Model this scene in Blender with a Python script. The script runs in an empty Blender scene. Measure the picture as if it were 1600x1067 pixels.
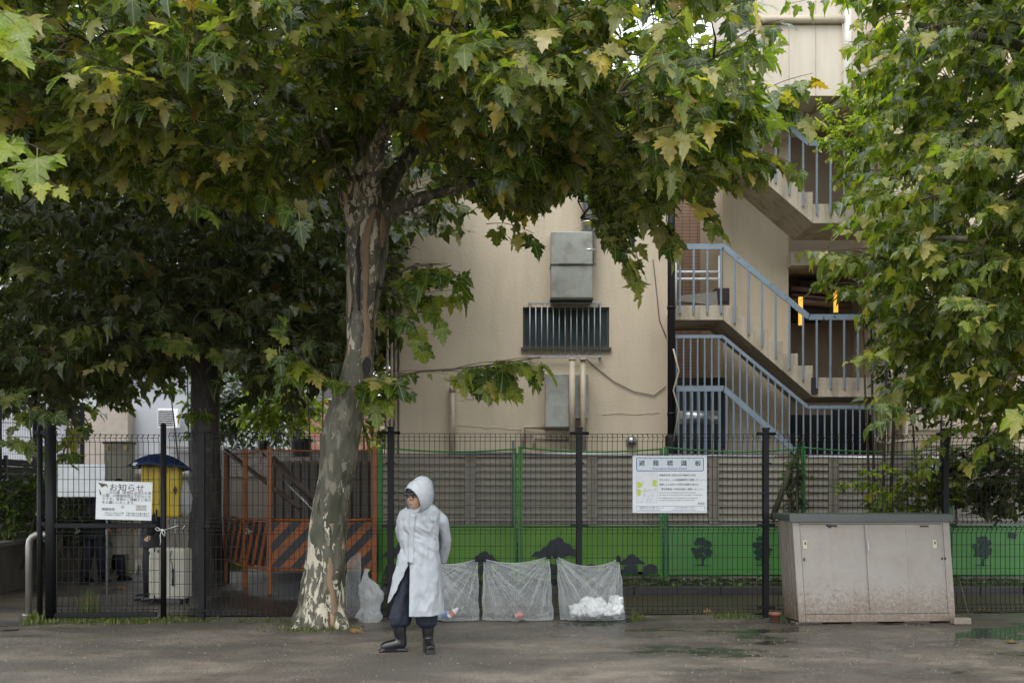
import bpy, bmesh, math, random
import numpy as np
from mathutils import Vector, Matrix, Euler, noise as mnoise

random.seed(7)
RNG = np.random.default_rng(7)
SC = bpy.context.scene
COL = SC.collection
PI = math.pi
R = math.radians

# ---------------------------------------------------------------- camera
cam_d = bpy.data.cameras.new('camera')
cam = bpy.data.objects.new('camera', cam_d)
COL.objects.link(cam)
cam.location = (0, 0, 1.5)
cam.rotation_euler = (R(90), 0, 0)
cam_d.sensor_width = 36
cam_d.lens = 38.25
cam_d.shift_y = 0.1428
cam_d.clip_end = 2000
cam_d.clip_start = 0.05
cam_d.dof.use_dof = True
cam_d.dof.focus_distance = 11.2
cam_d.dof.aperture_fstop = 2.8
SC.camera = cam

# ---------------------------------------------------------------- overcast sky and a weak, very soft sun
SUN_EL, SUN_AZ = R(58), R(200)
w = bpy.data.worlds.new('World')
SC.world = w
w.use_nodes = True
wn, wl = w.node_tree.nodes, w.node_tree.links
wn.clear()
wo = wn.new('ShaderNodeOutputWorld')
bg = wn.new('ShaderNodeBackground')
sky = wn.new('ShaderNodeTexSky')
sky.sky_type = 'NISHITA'
sky.sun_disc = False
sky.sun_elevation = SUN_EL
sky.sun_rotation = SUN_AZ
sky.dust_density = 4.0
sky.air_density = 1.4
mixw = wn.new('ShaderNodeMixRGB')
mixw.inputs[0].default_value = 0.86          # a closed cloud deck over the clear sky
mixw.inputs[2].default_value = (10.4, 10.9, 11.5, 1)
wl.new(sky.outputs[0], mixw.inputs[1])
wl.new(mixw.outputs[0], bg.inputs[0])
bg.inputs[1].default_value = 0.13
wl.new(bg.outputs[0], wo.inputs[0])
sd = bpy.data.lights.new('sun', 'SUN')
sd.energy = 0.9
sd.angle = R(35)
sd.color = (1.0, 0.985, 0.96)
sun = bpy.data.objects.new('sun', sd)
COL.objects.link(sun)
sun.rotation_euler = (R(36), 0, R(-22))     # from behind the photographer, a little to the left
SC.view_settings.view_transform = 'Standard'
SC.view_settings.look = 'None'
SC.view_settings.gamma = 1
SC.view_settings.exposure = 0.88
SC.render.film_transparent = False
SC.cycles.max_bounces = 8
SC.cycles.transparent_max_bounces = 16
SC.cycles.transmission_bounces = 6
SC.cycles.diffuse_bounces = 4
SC.cycles.glossy_bounces = 3
SC.cycles.caustics_reflective = False
SC.cycles.caustics_refractive = False
SC.cycles.use_denoising = True
SC.cycles.sample_clamp_indirect = 6

# ---------------------------------------------------------------- helpers
F = 1700.0
def at(px, py, Y):
    """place on the photographed line of sight, at the real depth Y (m)"""
    return Vector(((px - 800) / F * Y, Y, 1.5 + (762 - py) / F * Y))
def ax(px, Y): return (px - 800) / F * Y
def az(py, Y): return 1.5 + (762 - py) / F * Y

def fence_y(x): return 12.45 + 0.05 * x

MATS = {}
def mat(name, col, rough=0.6, var=0.12, scale=6.0, bump=0.0, bscale=60.0, metal=0.0, spec=0.5, dirt=None, dscale=2.0, damt=0.4, stretch=None, coat=0.0, dthr=(0.45, 0.7), dstretch=None, splash=None):
    """plain procedural surface: colour with slow variation, dirt patches with a shape of their own, fine relief"""
    if name in MATS: return MATS[name]
    m = bpy.data.materials.new(name); m.use_nodes = True
    n, l = m.node_tree.nodes, m.node_tree.links
    b = n['Principled BSDF']
    b.inputs['Roughness'].default_value = rough
    b.inputs['Metallic'].default_value = metal
    b.inputs['Specular IOR Level'].default_value = spec
    b.inputs['Coat Weight'].default_value = coat
    tc = n.new('ShaderNodeTexCoord')
    src = tc.outputs['Object']
    if stretch:
        mp = n.new('ShaderNodeMapping'); mp.inputs['Scale'].default_value = stretch
        l.new(src, mp.inputs[0]); src = mp.outputs[0]
    nz = n.new('ShaderNodeTexNoise'); nz.inputs['Scale'].default_value = scale; nz.inputs['Detail'].default_value = 6
    l.new(src, nz.inputs['Vector'])
    hv = n.new('ShaderNodeMapRange')
    hv.inputs[1].default_value = 0.25; hv.inputs[2].default_value = 0.75
    hv.inputs[3].default_value = 1 - var; hv.inputs[4].default_value = 1 + var
    l.new(nz.outputs[0], hv.inputs[0])
    mul = n.new('ShaderNodeMixRGB'); mul.blend_type = 'MULTIPLY'; mul.inputs[0].default_value = 1
    mul.inputs[1].default_value = (*col, 1)
    l.new(hv.outputs[0], mul.inputs[2])
    last = mul.outputs[0]
    if dirt:
        d = n.new('ShaderNodeTexNoise'); d.inputs['Scale'].default_value = dscale; d.inputs['Detail'].default_value = 9; d.inputs['Roughness'].default_value = 0.65
        if dstretch:
            mq = n.new('ShaderNodeMapping'); mq.inputs['Scale'].default_value = dstretch; l.new(src, mq.inputs[0]); l.new(mq.outputs[0], d.inputs['Vector'])
        else: l.new(src, d.inputs['Vector'])
        mr = n.new('ShaderNodeMapRange'); mr.inputs[1].default_value = dthr[0]; mr.inputs[2].default_value = dthr[1]; mr.inputs[4].default_value = damt
        l.new(d.outputs[0], mr.inputs[0])
        mx = n.new('ShaderNodeMixRGB'); mx.inputs[2].default_value = (*dirt, 1)
        l.new(mr.outputs[0], mx.inputs[0]); l.new(last, mx.inputs[1]); last = mx.outputs[0]
    if splash:   # mud thrown up from the ground: speckles that thin out with height (colour, reach)
        sx = n.new('ShaderNodeSeparateXYZ'); l.new(tc.outputs['Object'], sx.inputs[0])
        hr = n.new('ShaderNodeMapRange'); hr.inputs[1].default_value = 0.0; hr.inputs[2].default_value = splash[1]; hr.inputs[3].default_value = 0.24; hr.inputs[4].default_value = -0.16; l.new(sx.outputs[2], hr.inputs[0])
        sn = n.new('ShaderNodeTexNoise'); sn.inputs['Scale'].default_value = 26; sn.inputs['Detail'].default_value = 8; sn.inputs['Roughness'].default_value = 0.75; l.new(tc.outputs['Object'], sn.inputs['Vector'])
        sa = n.new('ShaderNodeMath'); l.new(sn.outputs[0], sa.inputs[0]); l.new(hr.outputs[0], sa.inputs[1])
        sr = n.new('ShaderNodeMapRange'); sr.inputs[1].default_value = 0.48; sr.inputs[2].default_value = 0.72; sr.inputs[4].default_value = 0.8; l.new(sa.outputs[0], sr.inputs[0])
        mx = n.new('ShaderNodeMixRGB'); mx.inputs[2].default_value = (*splash[0], 1); l.new(sr.outputs[0], mx.inputs[0]); l.new(last, mx.inputs[1]); last = mx.outputs[0]
    l.new(last, b.inputs['Base Color'])
    if bump:
        bn = n.new('ShaderNodeTexNoise'); bn.inputs['Scale'].default_value = bscale; bn.inputs['Detail'].default_value = 5
        l.new(src, bn.inputs['Vector'])
        bp = n.new('ShaderNodeBump'); bp.inputs['Strength'].default_value = bump; bp.inputs['Distance'].default_value = 0.02
        l.new(bn.outputs[0], bp.inputs['Height']); l.new(bp.outputs[0], b.inputs['Normal'])
    MATS[name] = m
    return m

class MB:
    """collects pieces and links them as ONE mesh object"""
    def __init__(s): s.v = []; s.f = []; s.mi = []; s.sm = []; s.cur = 0; s.smooth = False
    def add(s, vs, fs, smooth=None):
        o = len(s.v); s.v += [tuple(v) for v in vs]
        for f in fs:
            s.f.append([i + o for i in f]); s.mi.append(s.cur); s.sm.append(s.smooth if smooth is None else smooth)
        return s
    def box(s, c, d, rot=None):
        x, y, z = d[0] / 2, d[1] / 2, d[2] / 2
        vs = [Vector(p) for p in ((-x,-y,-z),(x,-y,-z),(x,y,-z),(-x,y,-z),(-x,-y,z),(x,-y,z),(x,y,z),(-x,y,z))]
        if rot is not None: vs = [rot @ v for v in vs]
        c = Vector(c)
        return s.add([v + c for v in vs], [(0,3,2,1),(4,5,6,7),(0,1,5,4),(1,2,6,5),(2,3,7,6),(3,0,4,7)], False)
    def span(s, a, b):
        a, b = Vector(a), Vector(b)
        return s.box((a + b) / 2, (abs(b.x - a.x), abs(b.y - a.y), abs(b.z - a.z)))
    def bar(s, p, q, wd, ht):
        p, q = Vector(p), Vector(q); d = q - p; L = d.length; d.normalize()
        up = Vector((0,0,1)) if abs(d.z) < 0.95 else Vector((0,1,0))
        sx = d.cross(up).normalized(); sz = sx.cross(d)
        m = Matrix((sx, d, sz)).transposed()
        return s.box((p + q) / 2, (wd, L, ht), m)
    def tube(s, pts, rad, n=8, caps=True, smooth=True):
        pts = [Vector(p) for p in pts]
        if not hasattr(rad, '__len__'): rad = [rad] * len(pts)
        vs, fs = [], []
        d0 = (pts[1] - pts[0]).normalized()
        up = Vector((0,0,1)) if abs(d0.z) < 0.9 else Vector((1,0,0))
        u = d0.cross(up).normalized()
        for i, p in enumerate(pts):
            a = pts[max(i-1,0)]; b = pts[min(i+1,len(pts)-1)]
            d = (b - a).normalized()
            u = (u - d * u.dot(d))
            u = u.normalized() if u.length > 1e-6 else d.orthogonal().normalized()
            v = d.cross(u)
            for k in range(n):
                t = 2 * PI * k / n + PI / n
                vs.append(p + (u * math.cos(t) + v * math.sin(t)) * rad[i])
        for i in range(len(pts) - 1):
            for k in range(n):
                k2 = (k + 1) % n
                fs.append((i*n+k, i*n+k2, (i+1)*n+k2, (i+1)*n+k))
        s.add(vs, fs, smooth)
        if caps:
            o = len(s.v) - len(vs)
            s.f.append([o + k for k in range(n)][::-1]); s.mi.append(s.cur); s.sm.append(False)
            s.f.append([o + (len(pts)-1)*n + k for k in range(n)]); s.mi.append(s.cur); s.sm.append(False)
        return s
    def prism(s, poly, y0, y1):
        """polygon of (x,z) extruded along y"""
        n = len(poly)
        vs = [(x, y0, z) for x, z in poly] + [(x, y1, z) for x, z in poly]
        fs = [list(range(n)), list(range(2*n-1, n-1, -1))]
        for i in range(n):
            j = (i + 1) % n
            fs.append((i, n+i, n+j, j))
        return s.add(vs, fs, False)
    def rings(s, rings, closed=True, cap0=False, cap1=False, smooth=True):
        n = len(rings[0]); vs = [p for r in rings for p in r]; fs = []
        for i in range(len(rings)-1):
            for k in range(n if closed else n-1):
                k2 = (k+1) % n
                fs.append((i*n+k, i*n+k2, (i+1)*n+k2, (i+1)*n+k))
        if cap0: fs.append(list(range(n))[::-1])
        if cap1: fs.append([(len(rings)-1)*n+k for k in range(n)])
        return s.add(vs, fs, smooth)
    def ball(s, c, r, n=12, m=8):
        if not hasattr(r, '__len__'): r = (r, r, r)
        rr = []
        for i in range(m+1):
            t = PI * i / m
            rr.append([(c[0]+r[0]*math.sin(max(t,1e-3) if i<m else PI-1e-3)*math.cos(2*PI*k/n), c[1]+r[1]*math.sin(max(t,1e-3) if i<m else PI-1e-3)*math.sin(2*PI*k/n), c[2]-r[2]*math.cos(t)) for k in range(n)])
        return s.rings(rr, True, False, False)
    def mesh(s, name, mats):
        me = bpy.data.meshes.new(name)
        me.from_pydata(s.v, [], s.f)
        if not isinstance(mats, (list, tuple)): mats = [mats]
        for m in mats: me.materials.append(m)
        me.polygons.foreach_set('material_index', s.mi)
        me.polygons.foreach_set('use_smooth', s.sm)
        me.update()
        return me
    def build(s, name, mats, parent=None, loc=None, bevel=0.0):
        return link(name, s.mesh(name, mats), parent, loc, bevel)

def link(name, data, parent=None, loc=None, bevel=0.0):
    o = bpy.data.objects.new(name, data); COL.objects.link(o)
    if parent is not None: o.parent = parent
    if loc is not None: o.location = loc
    if bevel:
        b = o.modifiers.new('bevel', 'BEVEL'); b.width = bevel; b.segments = 2; b.limit_method = 'ANGLE'; b.angle_limit = R(40)
    return o
def tag(o, label=None, cat=None, group=None, kind=None):
    if label: o['label'] = label
    if cat: o['category'] = cat
    if group: o['group'] = group
    if kind: o['kind'] = kind
    return o
def thing(name, loc, label, cat, group=None, rz=0.0):
    o = link(name, None, None, loc); o.rotation_euler = (0, 0, rz)
    o.empty_display_size = 0.1
    return tag(o, label, cat, group)
def copy_tree(o, parent=None):
    c = o.copy(); COL.objects.link(c); c.parent = parent
    for ch in list(o.children): copy_tree(ch, c)
    return c
def bake(o):
    """evaluate modifiers into plain mesh data"""
    bpy.context.view_layer.update()
    dg = bpy.context.evaluated_depsgraph_get()
    me = bpy.data.meshes.new_from_object(o.evaluated_get(dg))
    o.modifiers.clear(); o.data = me
    return o
def text_mesh(name, body, size, material, parent, loc, align='LEFT', sx=1.0, bold=0.0, rot=(R(90), 0, 0), line=1.0):
    c = bpy.data.curves.new(name, 'FONT'); c.body = body; c.size = size; c.align_x = align; c.align_y = 'CENTER' if '\n' not in body else 'TOP'
    c.space_line = line; c.offset = bold; c.resolution_u = 2
    t = bpy.data.objects.new('tmp_text', c); COL.objects.link(t)
    bpy.context.view_layer.update()
    me = bpy.data.meshes.new_from_object(t.evaluated_get(bpy.context.evaluated_depsgraph_get()))
    bpy.data.objects.remove(t); me.name = name
    me.materials.clear(); me.materials.append(material)
    o = link(name, me, parent, loc); o.rotation_euler = rot; o.scale = (sx, 1, 1)
    return o
def fbm(x, y, z=0.0, o=4):
    return mnoise.fractal(Vector((x, y, z)), 1.0, 2.0, o)
def lerp(a, b, t): return a + (b - a) * t
def table(tb, t):
    """piecewise-linear table lookup: [(t, v0, v1...)]"""
    if t <= tb[0][0]: return tb[0][1:]
    for a, b in zip(tb, tb[1:]):
        if t <= b[0]:
            k = (t - a[0]) / (b[0] - a[0])
            k = k * k * (3 - 2 * k) * 0.5 + k * 0.5
            return tuple(lerp(p, q, k) for p, q in zip(a[1:], b[1:]))
    return tb[-1][1:]

# ---------------------------------------------------------------- shared materials
M_FENCE = mat('black_coated_steel', (0.007, 0.007, 0.008), 0.5, 0.2, 20, spec=0.25)
M_STUCCO = mat('beige_stucco', (0.56, 0.475, 0.355), 0.85, 0.06, 1.2, 0.35, 22, dirt=(0.25, 0.20, 0.14), dscale=1.6, damt=0.26, dstretch=(1.6, 1.6, 0.28), dthr=(0.48, 0.74))
M_STUCCO2 = mat('weathered_concrete_paint', (0.46, 0.40, 0.31), 0.85, 0.08, 3, 0.35, 40, dirt=(0.12, 0.09, 0.06), dscale=2.2, damt=0.6, stretch=(3, 3, 0.6))
M_RAIL = mat('blue_grey_paint', (0.20, 0.255, 0.31), 0.45, 0.1, 5, dirt=(0.05, 0.03, 0.02), dscale=14, damt=0.9, dthr=(0.60, 0.66))
M_GALV = mat('galvanised_steel', (0.42, 0.43, 0.43), 0.35, 0.1, 12, metal=0.85)
M_PIPE = mat('beige_pipe', (0.47, 0.40, 0.30), 0.5, 0.05, 5, dirt=(0.2, 0.15, 0.1), dscale=6)
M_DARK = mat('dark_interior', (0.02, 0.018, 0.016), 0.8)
M_BLACK = mat('black_rubber', (0.008, 0.008, 0.009), 0.28, 0.2, 8)
M_GLASS = mat('dark_window_glass', (0.045, 0.062, 0.068), 0.06, 0.2, 3)
M_WHITE = mat('white_board', (0.74, 0.76, 0.77), 0.45, 0.03, 3, dirt=(0.4, 0.37, 0.3), dscale=3, damt=0.25)
M_INK = mat('black_ink', (0.015, 0.015, 0.02), 0.6)
M_BLUEINK = mat('blue_ink', (0.03, 0.08, 0.22), 0.6)
# ================================================================ GROUND
def ground_material():
    m = bpy.data.materials.new('wet_gritty_asphalt'); m.use_nodes = True
    n, l = m.node_tree.nodes, m.node_tree.links
    b = n['Principled BSDF']
    tc = n.new('ShaderNodeTexCoord')
    def nz(scale, detail=6, rough=0.6, vec=None):
        t = n.new('ShaderNodeTexNoise'); t.inputs['Scale'].default_value = scale; t.inputs['Detail'].default_value = detail; t.inputs['Roughness'].default_value = rough
        l.new(vec or tc.outputs['Object'], t.inputs['Vector']); return t
    def mr(src, a, b_, c, d):
        t = n.new('ShaderNodeMapRange'); t.inputs[1].default_value = a; t.inputs[2].default_value = b_; t.inputs[3].default_value = c; t.inputs[4].default_value = d
        l.new(src, t.inputs[0]); return t.outputs[0]
    def mix(f, a, c, mode='MIX'):
        t = n.new('ShaderNodeMixRGB'); t.blend_type = mode
        if isinstance(f, float): t.inputs[0].default_value = f
        else: l.new(f, t.inputs[0])
        for i, s in ((1, a), (2, c)):
            if isinstance(s, tuple): t.inputs[i].default_value = (*s, 1)
            else: l.new(s, t.inputs[i])
        return t.outputs[0]
    mp = n.new('ShaderNodeMapping'); mp.inputs['Scale'].default_value = (0.6, 1.0, 1); l.new(tc.outputs['Object'], mp.inputs[0])
    big = nz(0.9, 9, 0.62, mp.outputs[0])
    mid = nz(3.2, 8, 0.65)
    fine = nz(42, 5, 0.8)
    vor = n.new('ShaderNodeTexVoronoi'); vor.inputs['Scale'].default_value = 120; l.new(tc.outputs['Object'], vor.inputs['Vector'])
    bf = n.new('ShaderNodeMath'); bf.operation = 'MULTIPLY_ADD'; l.new(fine.outputs[0], bf.inputs[0]); bf.inputs[1].default_value = 0.22; l.new(big.outputs[0], bf.inputs[2])
    bg_ = n.new('ShaderNodeMath'); bg_.operation = 'MULTIPLY_ADD'; l.new(mid.outputs[0], bg_.inputs[0]); bg_.inputs[1].default_value = 0.25; l.new(bf.outputs[0], bg_.inputs[2])
    base = mix(mr(bg_.outputs[0], 0.68, 0.84, 0, 1), (0.094, 0.083, 0.071), (0.215, 0.184, 0.150))
    base = mix(mr(mid.outputs[0], 0.40, 0.66, 0, 0.7), base, (0.070, 0.062, 0.055))
    base = mix(0.8, base, mix(mr(fine.outputs[0], 0.32, 0.68, 0, 1), (0.25, 0.25, 0.25), (1.8, 1.75, 1.7)), 'MULTIPLY')
    # where the water has gathered: low spots, spread across the right half of the yard
    wet = nz(1.15, 6, 0.6, mp.outputs[0])
    sx = n.new('ShaderNodeSeparateXYZ'); l.new(tc.outputs['Object'], sx.inputs[0])
    a1 = mr(sx.outputs[0], -1.0, 2.0, -0.10, 0.05)
    a2 = mr(sx.outputs[1], 8.0, 11.3, -0.05, 0.02)
    s1 = n.new('ShaderNodeMath'); l.new(wet.outputs[0], s1.inputs[0]); l.new(a1, s1.inputs[1])
    s2 = n.new('ShaderNodeMath'); l.new(s1.outputs[0], s2.inputs[0]); l.new(a2, s2.inputs[1])
    s3 = n.new('ShaderNodeMath'); s3.operation = 'MULTIPLY_ADD'; l.new(mid.outputs[0], s3.inputs[0]); s3.inputs[1].default_value = 0.26; l.new(s2.outputs[0], s3.inputs[2])
    pud = mr(s3.outputs[0], 0.722, 0.755, 0, 1)
    damp = mr(s3.outputs[0], 0.56, 0.73, 0, 1)
    base = mix(damp, base, mix(1.0, base, (0.66, 0.65, 0.64), 'MULTIPLY'))
    base = mix(pud, base, (0.028, 0.026, 0.023))
    l.new(base, b.inputs['Base Color'])
    rg = mr(damp, 0, 1, 0.50, 0.28)
    rr = n.new('ShaderNodeMixRGB'); l.new(pud, rr.inputs[0]); l.new(rg, rr.inputs[1]); rr.inputs[2].default_value = (0.11,)*3 + (1,)
    l.new(rr.outputs[0], b.inputs['Roughness'])
    h = n.new('ShaderNodeMath'); h.operation = 'MULTIPLY_ADD'; l.new(vor.outputs['Distance'], h.inputs[0]); h.inputs[1].default_value = 0.5; l.new(fine.outputs[0], h.inputs[2])
    bp = n.new('ShaderNodeBump'); bp.inputs['Distance'].default_value = 0.008
    l.new(mr(pud, 0, 1, 0.75, 0.02), bp.inputs['Strength']); l.new(h.outputs[0], bp.inputs['Height'])
    l.new(bp.outputs[0], b.inputs['Normal'])
    return m
M_GROUND = ground_material()
g = MB()
NX, NY = 150, 60
xs = [-400, -60, -25] + [lerp(-14, 14, i/NX) for i in range(NX+1)] + [25, 60, 400]
ys = [-400, -60, -12] + [lerp(2, 22, i/NY) for i in range(NY+1)] + [40, 90, 400]
vv = []
for y in ys:
    for x in xs:
        z = 0.0
        if 2 <= y <= 22 and abs(x) <= 14:
            z = 0.010 * fbm(x*0.5, y*0.5, 3.0, 3) + (0.014 if abs(y - fence_y(x)) < 0.4 else 0) * 0.5
        vv.append((x, y, z))
nx = len(xs)
g.add(vv, [(j*nx+i, j*nx+i+1, (j+1)*nx+i+1, (j+1)*nx+i) for j in range(len(ys)-1) for i in range(nx-1)], True)
tag(g.build('ground', M_GROUND), 'wet gritty asphalt yard with puddles and pale dry patches', None, None, 'structure')

M_KERB = mat('dark_wet_concrete', (0.045, 0.042, 0.038), 0.5, 0.2, 4, 0.4, 60)
M_SOIL = mat('dark_soil', (0.03, 0.022, 0.014), 0.8, 0.3, 9, 0.8, 30)
k = MB(); x = -1.9
while x < 9:
    k.box((x + 0.298, 15.18, 0.06), (0.592, 0.16, 0.14)); x += 0.6
tag(k.build('kerb', M_KERB, bevel=0.008), 'low dark kerb in front of the green hoarding', None, None, 'structure')
k = MB()
sv = [(lerp(-1.9, 9, i/60), lerp(15.26, 16.5, j/6), 0.085 + 0.03*fbm(i*0.6, j*0.9, 1)) for j in range(7) for i in range(61)]
k.add(sv, [(j*61+i, j*61+i+1, (j+1)*61+i+1, (j+1)*61+i) for j in range(6) for i in range(60)], True)
tag(k.build('planting_bed', M_SOIL), 'strip of dark soil behind the kerb', None, None, 'structure')
# wet brown strip of bare earth between fence and kerb, site floor on the left
k = MB()
M_MUD = mat('wet_brown_earth', (0.062, 0.042, 0.026), 0.42, 0.3, 3, 0.6, 40, dirt=(0.02, 0.016, 0.012), dscale=1.5, damt=0.8)
k.add([(-1.4, 12.62, 0.018), (9, 13.2, 0.018), (9, 15.09, 0.018), (-1.4, 15.09, 0.018)], [(0,1,2,3)])
tag(k.build('earth_strip', M_MUD), 'wet brown strip of earth behind the black fence', None, None, 'structure')
M_SITE = mat('wet_black_asphalt', (0.016, 0.016, 0.017), 0.3, 0.3, 2, 0.25, 80, dirt=(0.04, 0.037, 0.034), dscale=0.9, damt=0.8)
k = MB()
k.add([(-3.9, 12.6, 0.02), (-1.45, 12.6, 0.02), (-1.45, 19, 0.02), (-4.2, 19, 0.02)], [(0,1,2,3)])
tag(k.build('site_floor', M_SITE), 'wet black asphalt of the work site behind the fence', None, None, 'structure')

# ================================================================ BLACK MESH FENCE
def wire_panel(x0, x1, z0, z1, pitch=0.058, hp=0.138):
    """welded mesh with a triangular fold along its top and bottom; x is distance along the fence"""
    m = MB(); r = 0.0040
    n = max(2, round((x1 - x0) / pitch)); st = (x1 - x0) / n
    prof = [(0.0, z0), (-0.035, z0+0.035), (0.0, z0+0.075), (0.0, z1-0.085), (-0.045, z1-0.04), (0.0, z1), (0.012, z1-0.02)]
    for i in range(n + 1):
        x = x0 + i * st; j1, j2 = random.gauss(0, 0.0025), random.gauss(0, 0.0025)
        m.tube([(x + lerp(j1, j2, q/6), y, z + (random.gauss(0, 0.003) if q > 3 else 0)) for q, (y, z) in enumerate(prof)], r, 4, False, False)
    hs = [(0, z0), (-0.035, z0+0.035), (0, z0+0.075), (-0.0, z1-0.085), (-0.045, z1-0.04), (0.0, z1)]
    k = max(1, round((z1 - z0 - 0.16) / hp))
    hs += [(0, z0 + 0.075 + (z1 - z0 - 0.16) * i / k) for i in range(1, k)]
    for y, z in hs:
        m.tube([(x0, y + 0.0055, z), (x1, y + 0.0055, z)], r, 4, False, False)
    return m
FA = math.atan(0.05)
fence = thing('mesh_fence', (0, 12.45, 0), 'black welded mesh fence with black posts running across the yard', 'fence', None, FA)
def post_mb(h=2.2, w=0.062):
    m = MB()
    m.box((0, 0, h/2 - 0.02), (w, w, h))
    for i in range(4): pass
    return m
post_x = [ax(312, 12.2), ax(610, 12.38), ax(905, 12.5), ax(1197, 12.6), ax(1478, 12.7), ax(1765, 12.8)]
pm = post_mb().mesh('post', M_FENCE)
capm = MB(); capm.box((0, 0, 0.012), (0.078, 0.078, 0.026)); capm.box((0, -0.005, -0.045), (0.21, 0.05, 0.034)); capm.tube([(-0.11, -0.02, -0.045), (0.11, -0.02, -0.045)], 0.017, 6)
capm = capm.mesh('post_cap', M_FENCE)
brm = MB(); brm.box((0, -0.012, 0), (0.2, 0.05, 0.03)); brm.box((0, -0.04, 0), (0.04, 0.02, 0.05)); brm = brm.mesh('clamp', M_FENCE)
for x in post_x:
    p = link('post', pm, fence, (x, 0, 0))
    link('post_cap', capm, p, (0, 0, 2.17))
    for z in (1.07, 0.12): link('clamp', brm, p, (0, 0, z))
for zz in (1.44, 1.78):
    for x in post_x[1:5]:
        q = MB(); q.box((0, -0.03, 0), (0.11, 0.03, 0.022)); link('clamp', q.mesh('clamp', M_FENCE), fence, (x, 0, zz))
edges = [ax(250, 12.15) + 0.03] + post_x
for a, b in zip(edges, edges[1:]):
    for z0, z1 in ((0.06, 1.06), (1.08, 2.12)):
        o = wire_panel(a + 0.035, b - 0.035, z0, z1).build('mesh_panel', M_FENCE, fence, (0, 0.02, 0))
        o['kind'] = 'stuff'

# gate leaf at the left end
gx0, gx1 = ax(68, 12.1), ax(250, 12.15)
gate = thing('mesh_gate', (0, 12.45, 0), 'black mesh gate leaf carrying the Japanese notice at left end of fence', 'gate', None, FA)
for x, wd, h, nm in ((gx0 + 0.035, 0.115, 2.19, 'gate_post'), (gx0 - 0.085, 0.06, 2.19, 'gate_post'), (gx1, 0.066, 2.21, 'gate_post')):
    m = MB(); m.tube([(0, 0, -0.02), (0, 0, h)], wd/2, 14); m.ball((0, 0, h), (wd/2, wd/2, 0.015))
    o = m.build(nm, M_FENCE, gate, (x, 0, 0))
for z in (1.075, 0.075):
    m = MB(); m.box(((gx0+gx1)/2, -0.005, z), (gx1-gx0-0.14, 0.045, 0.05)); m.build('gate_rail', M_FENCE, gate, None, 0.006)
for a_, b_ in (((gx0-0.03, 0, 2.12), (0.25, 0.05, 0.045)), ((gx0-0.02, 0, 1.1), (0.2, 0.04, 0.04))):
    m = MB(); m.box(a_, b_); m.build('hinge', M_FENCE, gate)
for z0, z1 in ((0.1, 1.05), (1.1, 2.1)):
    o = wire_panel(gx0 + 0.1, gx1 - 0.05, z0, z1).build('mesh_panel', M_FENCE, gate, (0, 0.02, 0)); o['kind'] = 'stuff'
# white cord tied round the gate post
m = MB(); c = Vector((gx1, -0.05, 1.03))
def bow(m, c, pts, r): m.tube([c + Vector(p) for p in pts], r, 5)
bow(m, c, [(-0.04,0.03,-0.01),(-0.03,-0.02,0.01),(0.03,-0.02,0.0),(0.05,0.03,0.01)], 0.005)
bow(m, c, [(0,-0.02,0),(-0.05,-0.03,0.03),(-0.07,-0.03,0.01),(-0.04,-0.03,-0.01),(0,-0.02,0)], 0.004)
bow(m, c, [(0,-0.02,0),(0.04,-0.03,-0.02),(0.035,-0.03,-0.07),(0.015,-0.03,-0.05),(0,-0.02,0)], 0.004)
bow(m, c, [(0,-0.02,0),(-0.015,-0.03,-0.06),(-0.01,-0.025,-0.13),(-0.02,-0.02,-0.17)], 0.004)
bow(m, c, [(0.05,0.03,0.01),(0.12,0.02,0.03),(0.17,0.02,0.05)], 0.004)
bow(m, c, [(0.22,0.02,0.01),(0.25,0.0,0.05)], 0.004)
o = m.build('tied_cord', mat('white_cord', (0.7, 0.7, 0.66), 0.7), None, (0, 12.45, 0)); o.rotation_euler = (0, 0, FA)
tag(o, 'white cord tied in a bow round the gate post', 'cord')

# ================================================================ SIGNS ON THE FENCE
def sign_root(name, px0, px1, py0, py1, Y, label):
    a, b = at(px0, py1, Y), at(px1, py0, Y)
    wd, ht = b.x - a.x, b.z - a.z
    o = thing(name, ((a.x+b.x)/2, Y, a.z), label, 'sign', None, FA)
    m = MB(); m.box((0, 0, ht/2), (wd, 0.006, ht)); m.build('board', M_WHITE, o, None, 0.002)
    sc = MB()
    for sx in (-1, 1):
        for z in (0.018, ht-0.018): sc.tube([(sx*(wd/2-0.018), -0.0035, z), (sx*(wd/2-0.018), -0.007, z)], 0.006, 8)
    sc.build('screw', M_GALV, o)
    return o, wd, ht
o, wd, ht = sign_root('notice_sign', 150, 236, 752, 812, 12.13, 'white park opening hours notice in Japanese wired to the gate')
o.rotation_euler = (0, R(1.6), FA)
yf = -0.0052
text_mesh('lettering', 'お知らせ', 0.088, M_INK, o, (-wd/2+0.138, yf, ht-0.075), 'LEFT', 1.12)
text_mesh('lettering', '　この公園（新宿区立西大久保\n公園）の開園時間は下記のとお\nりです。皆様のご理解とご協力\nをお願いいたします。', 0.0375, M_INK, o, (-wd/2+0.065, yf, ht-0.108), 'LEFT', 1.03, line=1.0)
text_mesh('lettering', '記', 0.036, M_INK, o, (-0.01, yf, 0.142), 'CENTER')
text_mesh('lettering', '開園時間', 0.036, M_INK, o, (-wd/2+0.065, yf, 0.112), 'LEFT')
text_mesh('lettering', '４月から９月まで午前　午前６時から午後９時まで\n１０月から３月まで　　午前７時から午後６時まで', 0.024, M_INK, o, (-wd/2+0.095, yf, 0.086), 'LEFT', 0.9)
m = MB(); m.box((wd*0.31, yf-0.001, 0.14), (0.115, 0.0015, 0.062)); m.build('sticker', mat('grey_sticker', (0.42, 0.41, 0.40), 0.5, 0.3, 40), o)
M_PEEL = mat('brown_stain', (0.13, 0.10, 0.045), 0.7, 0.5, 30)
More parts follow.
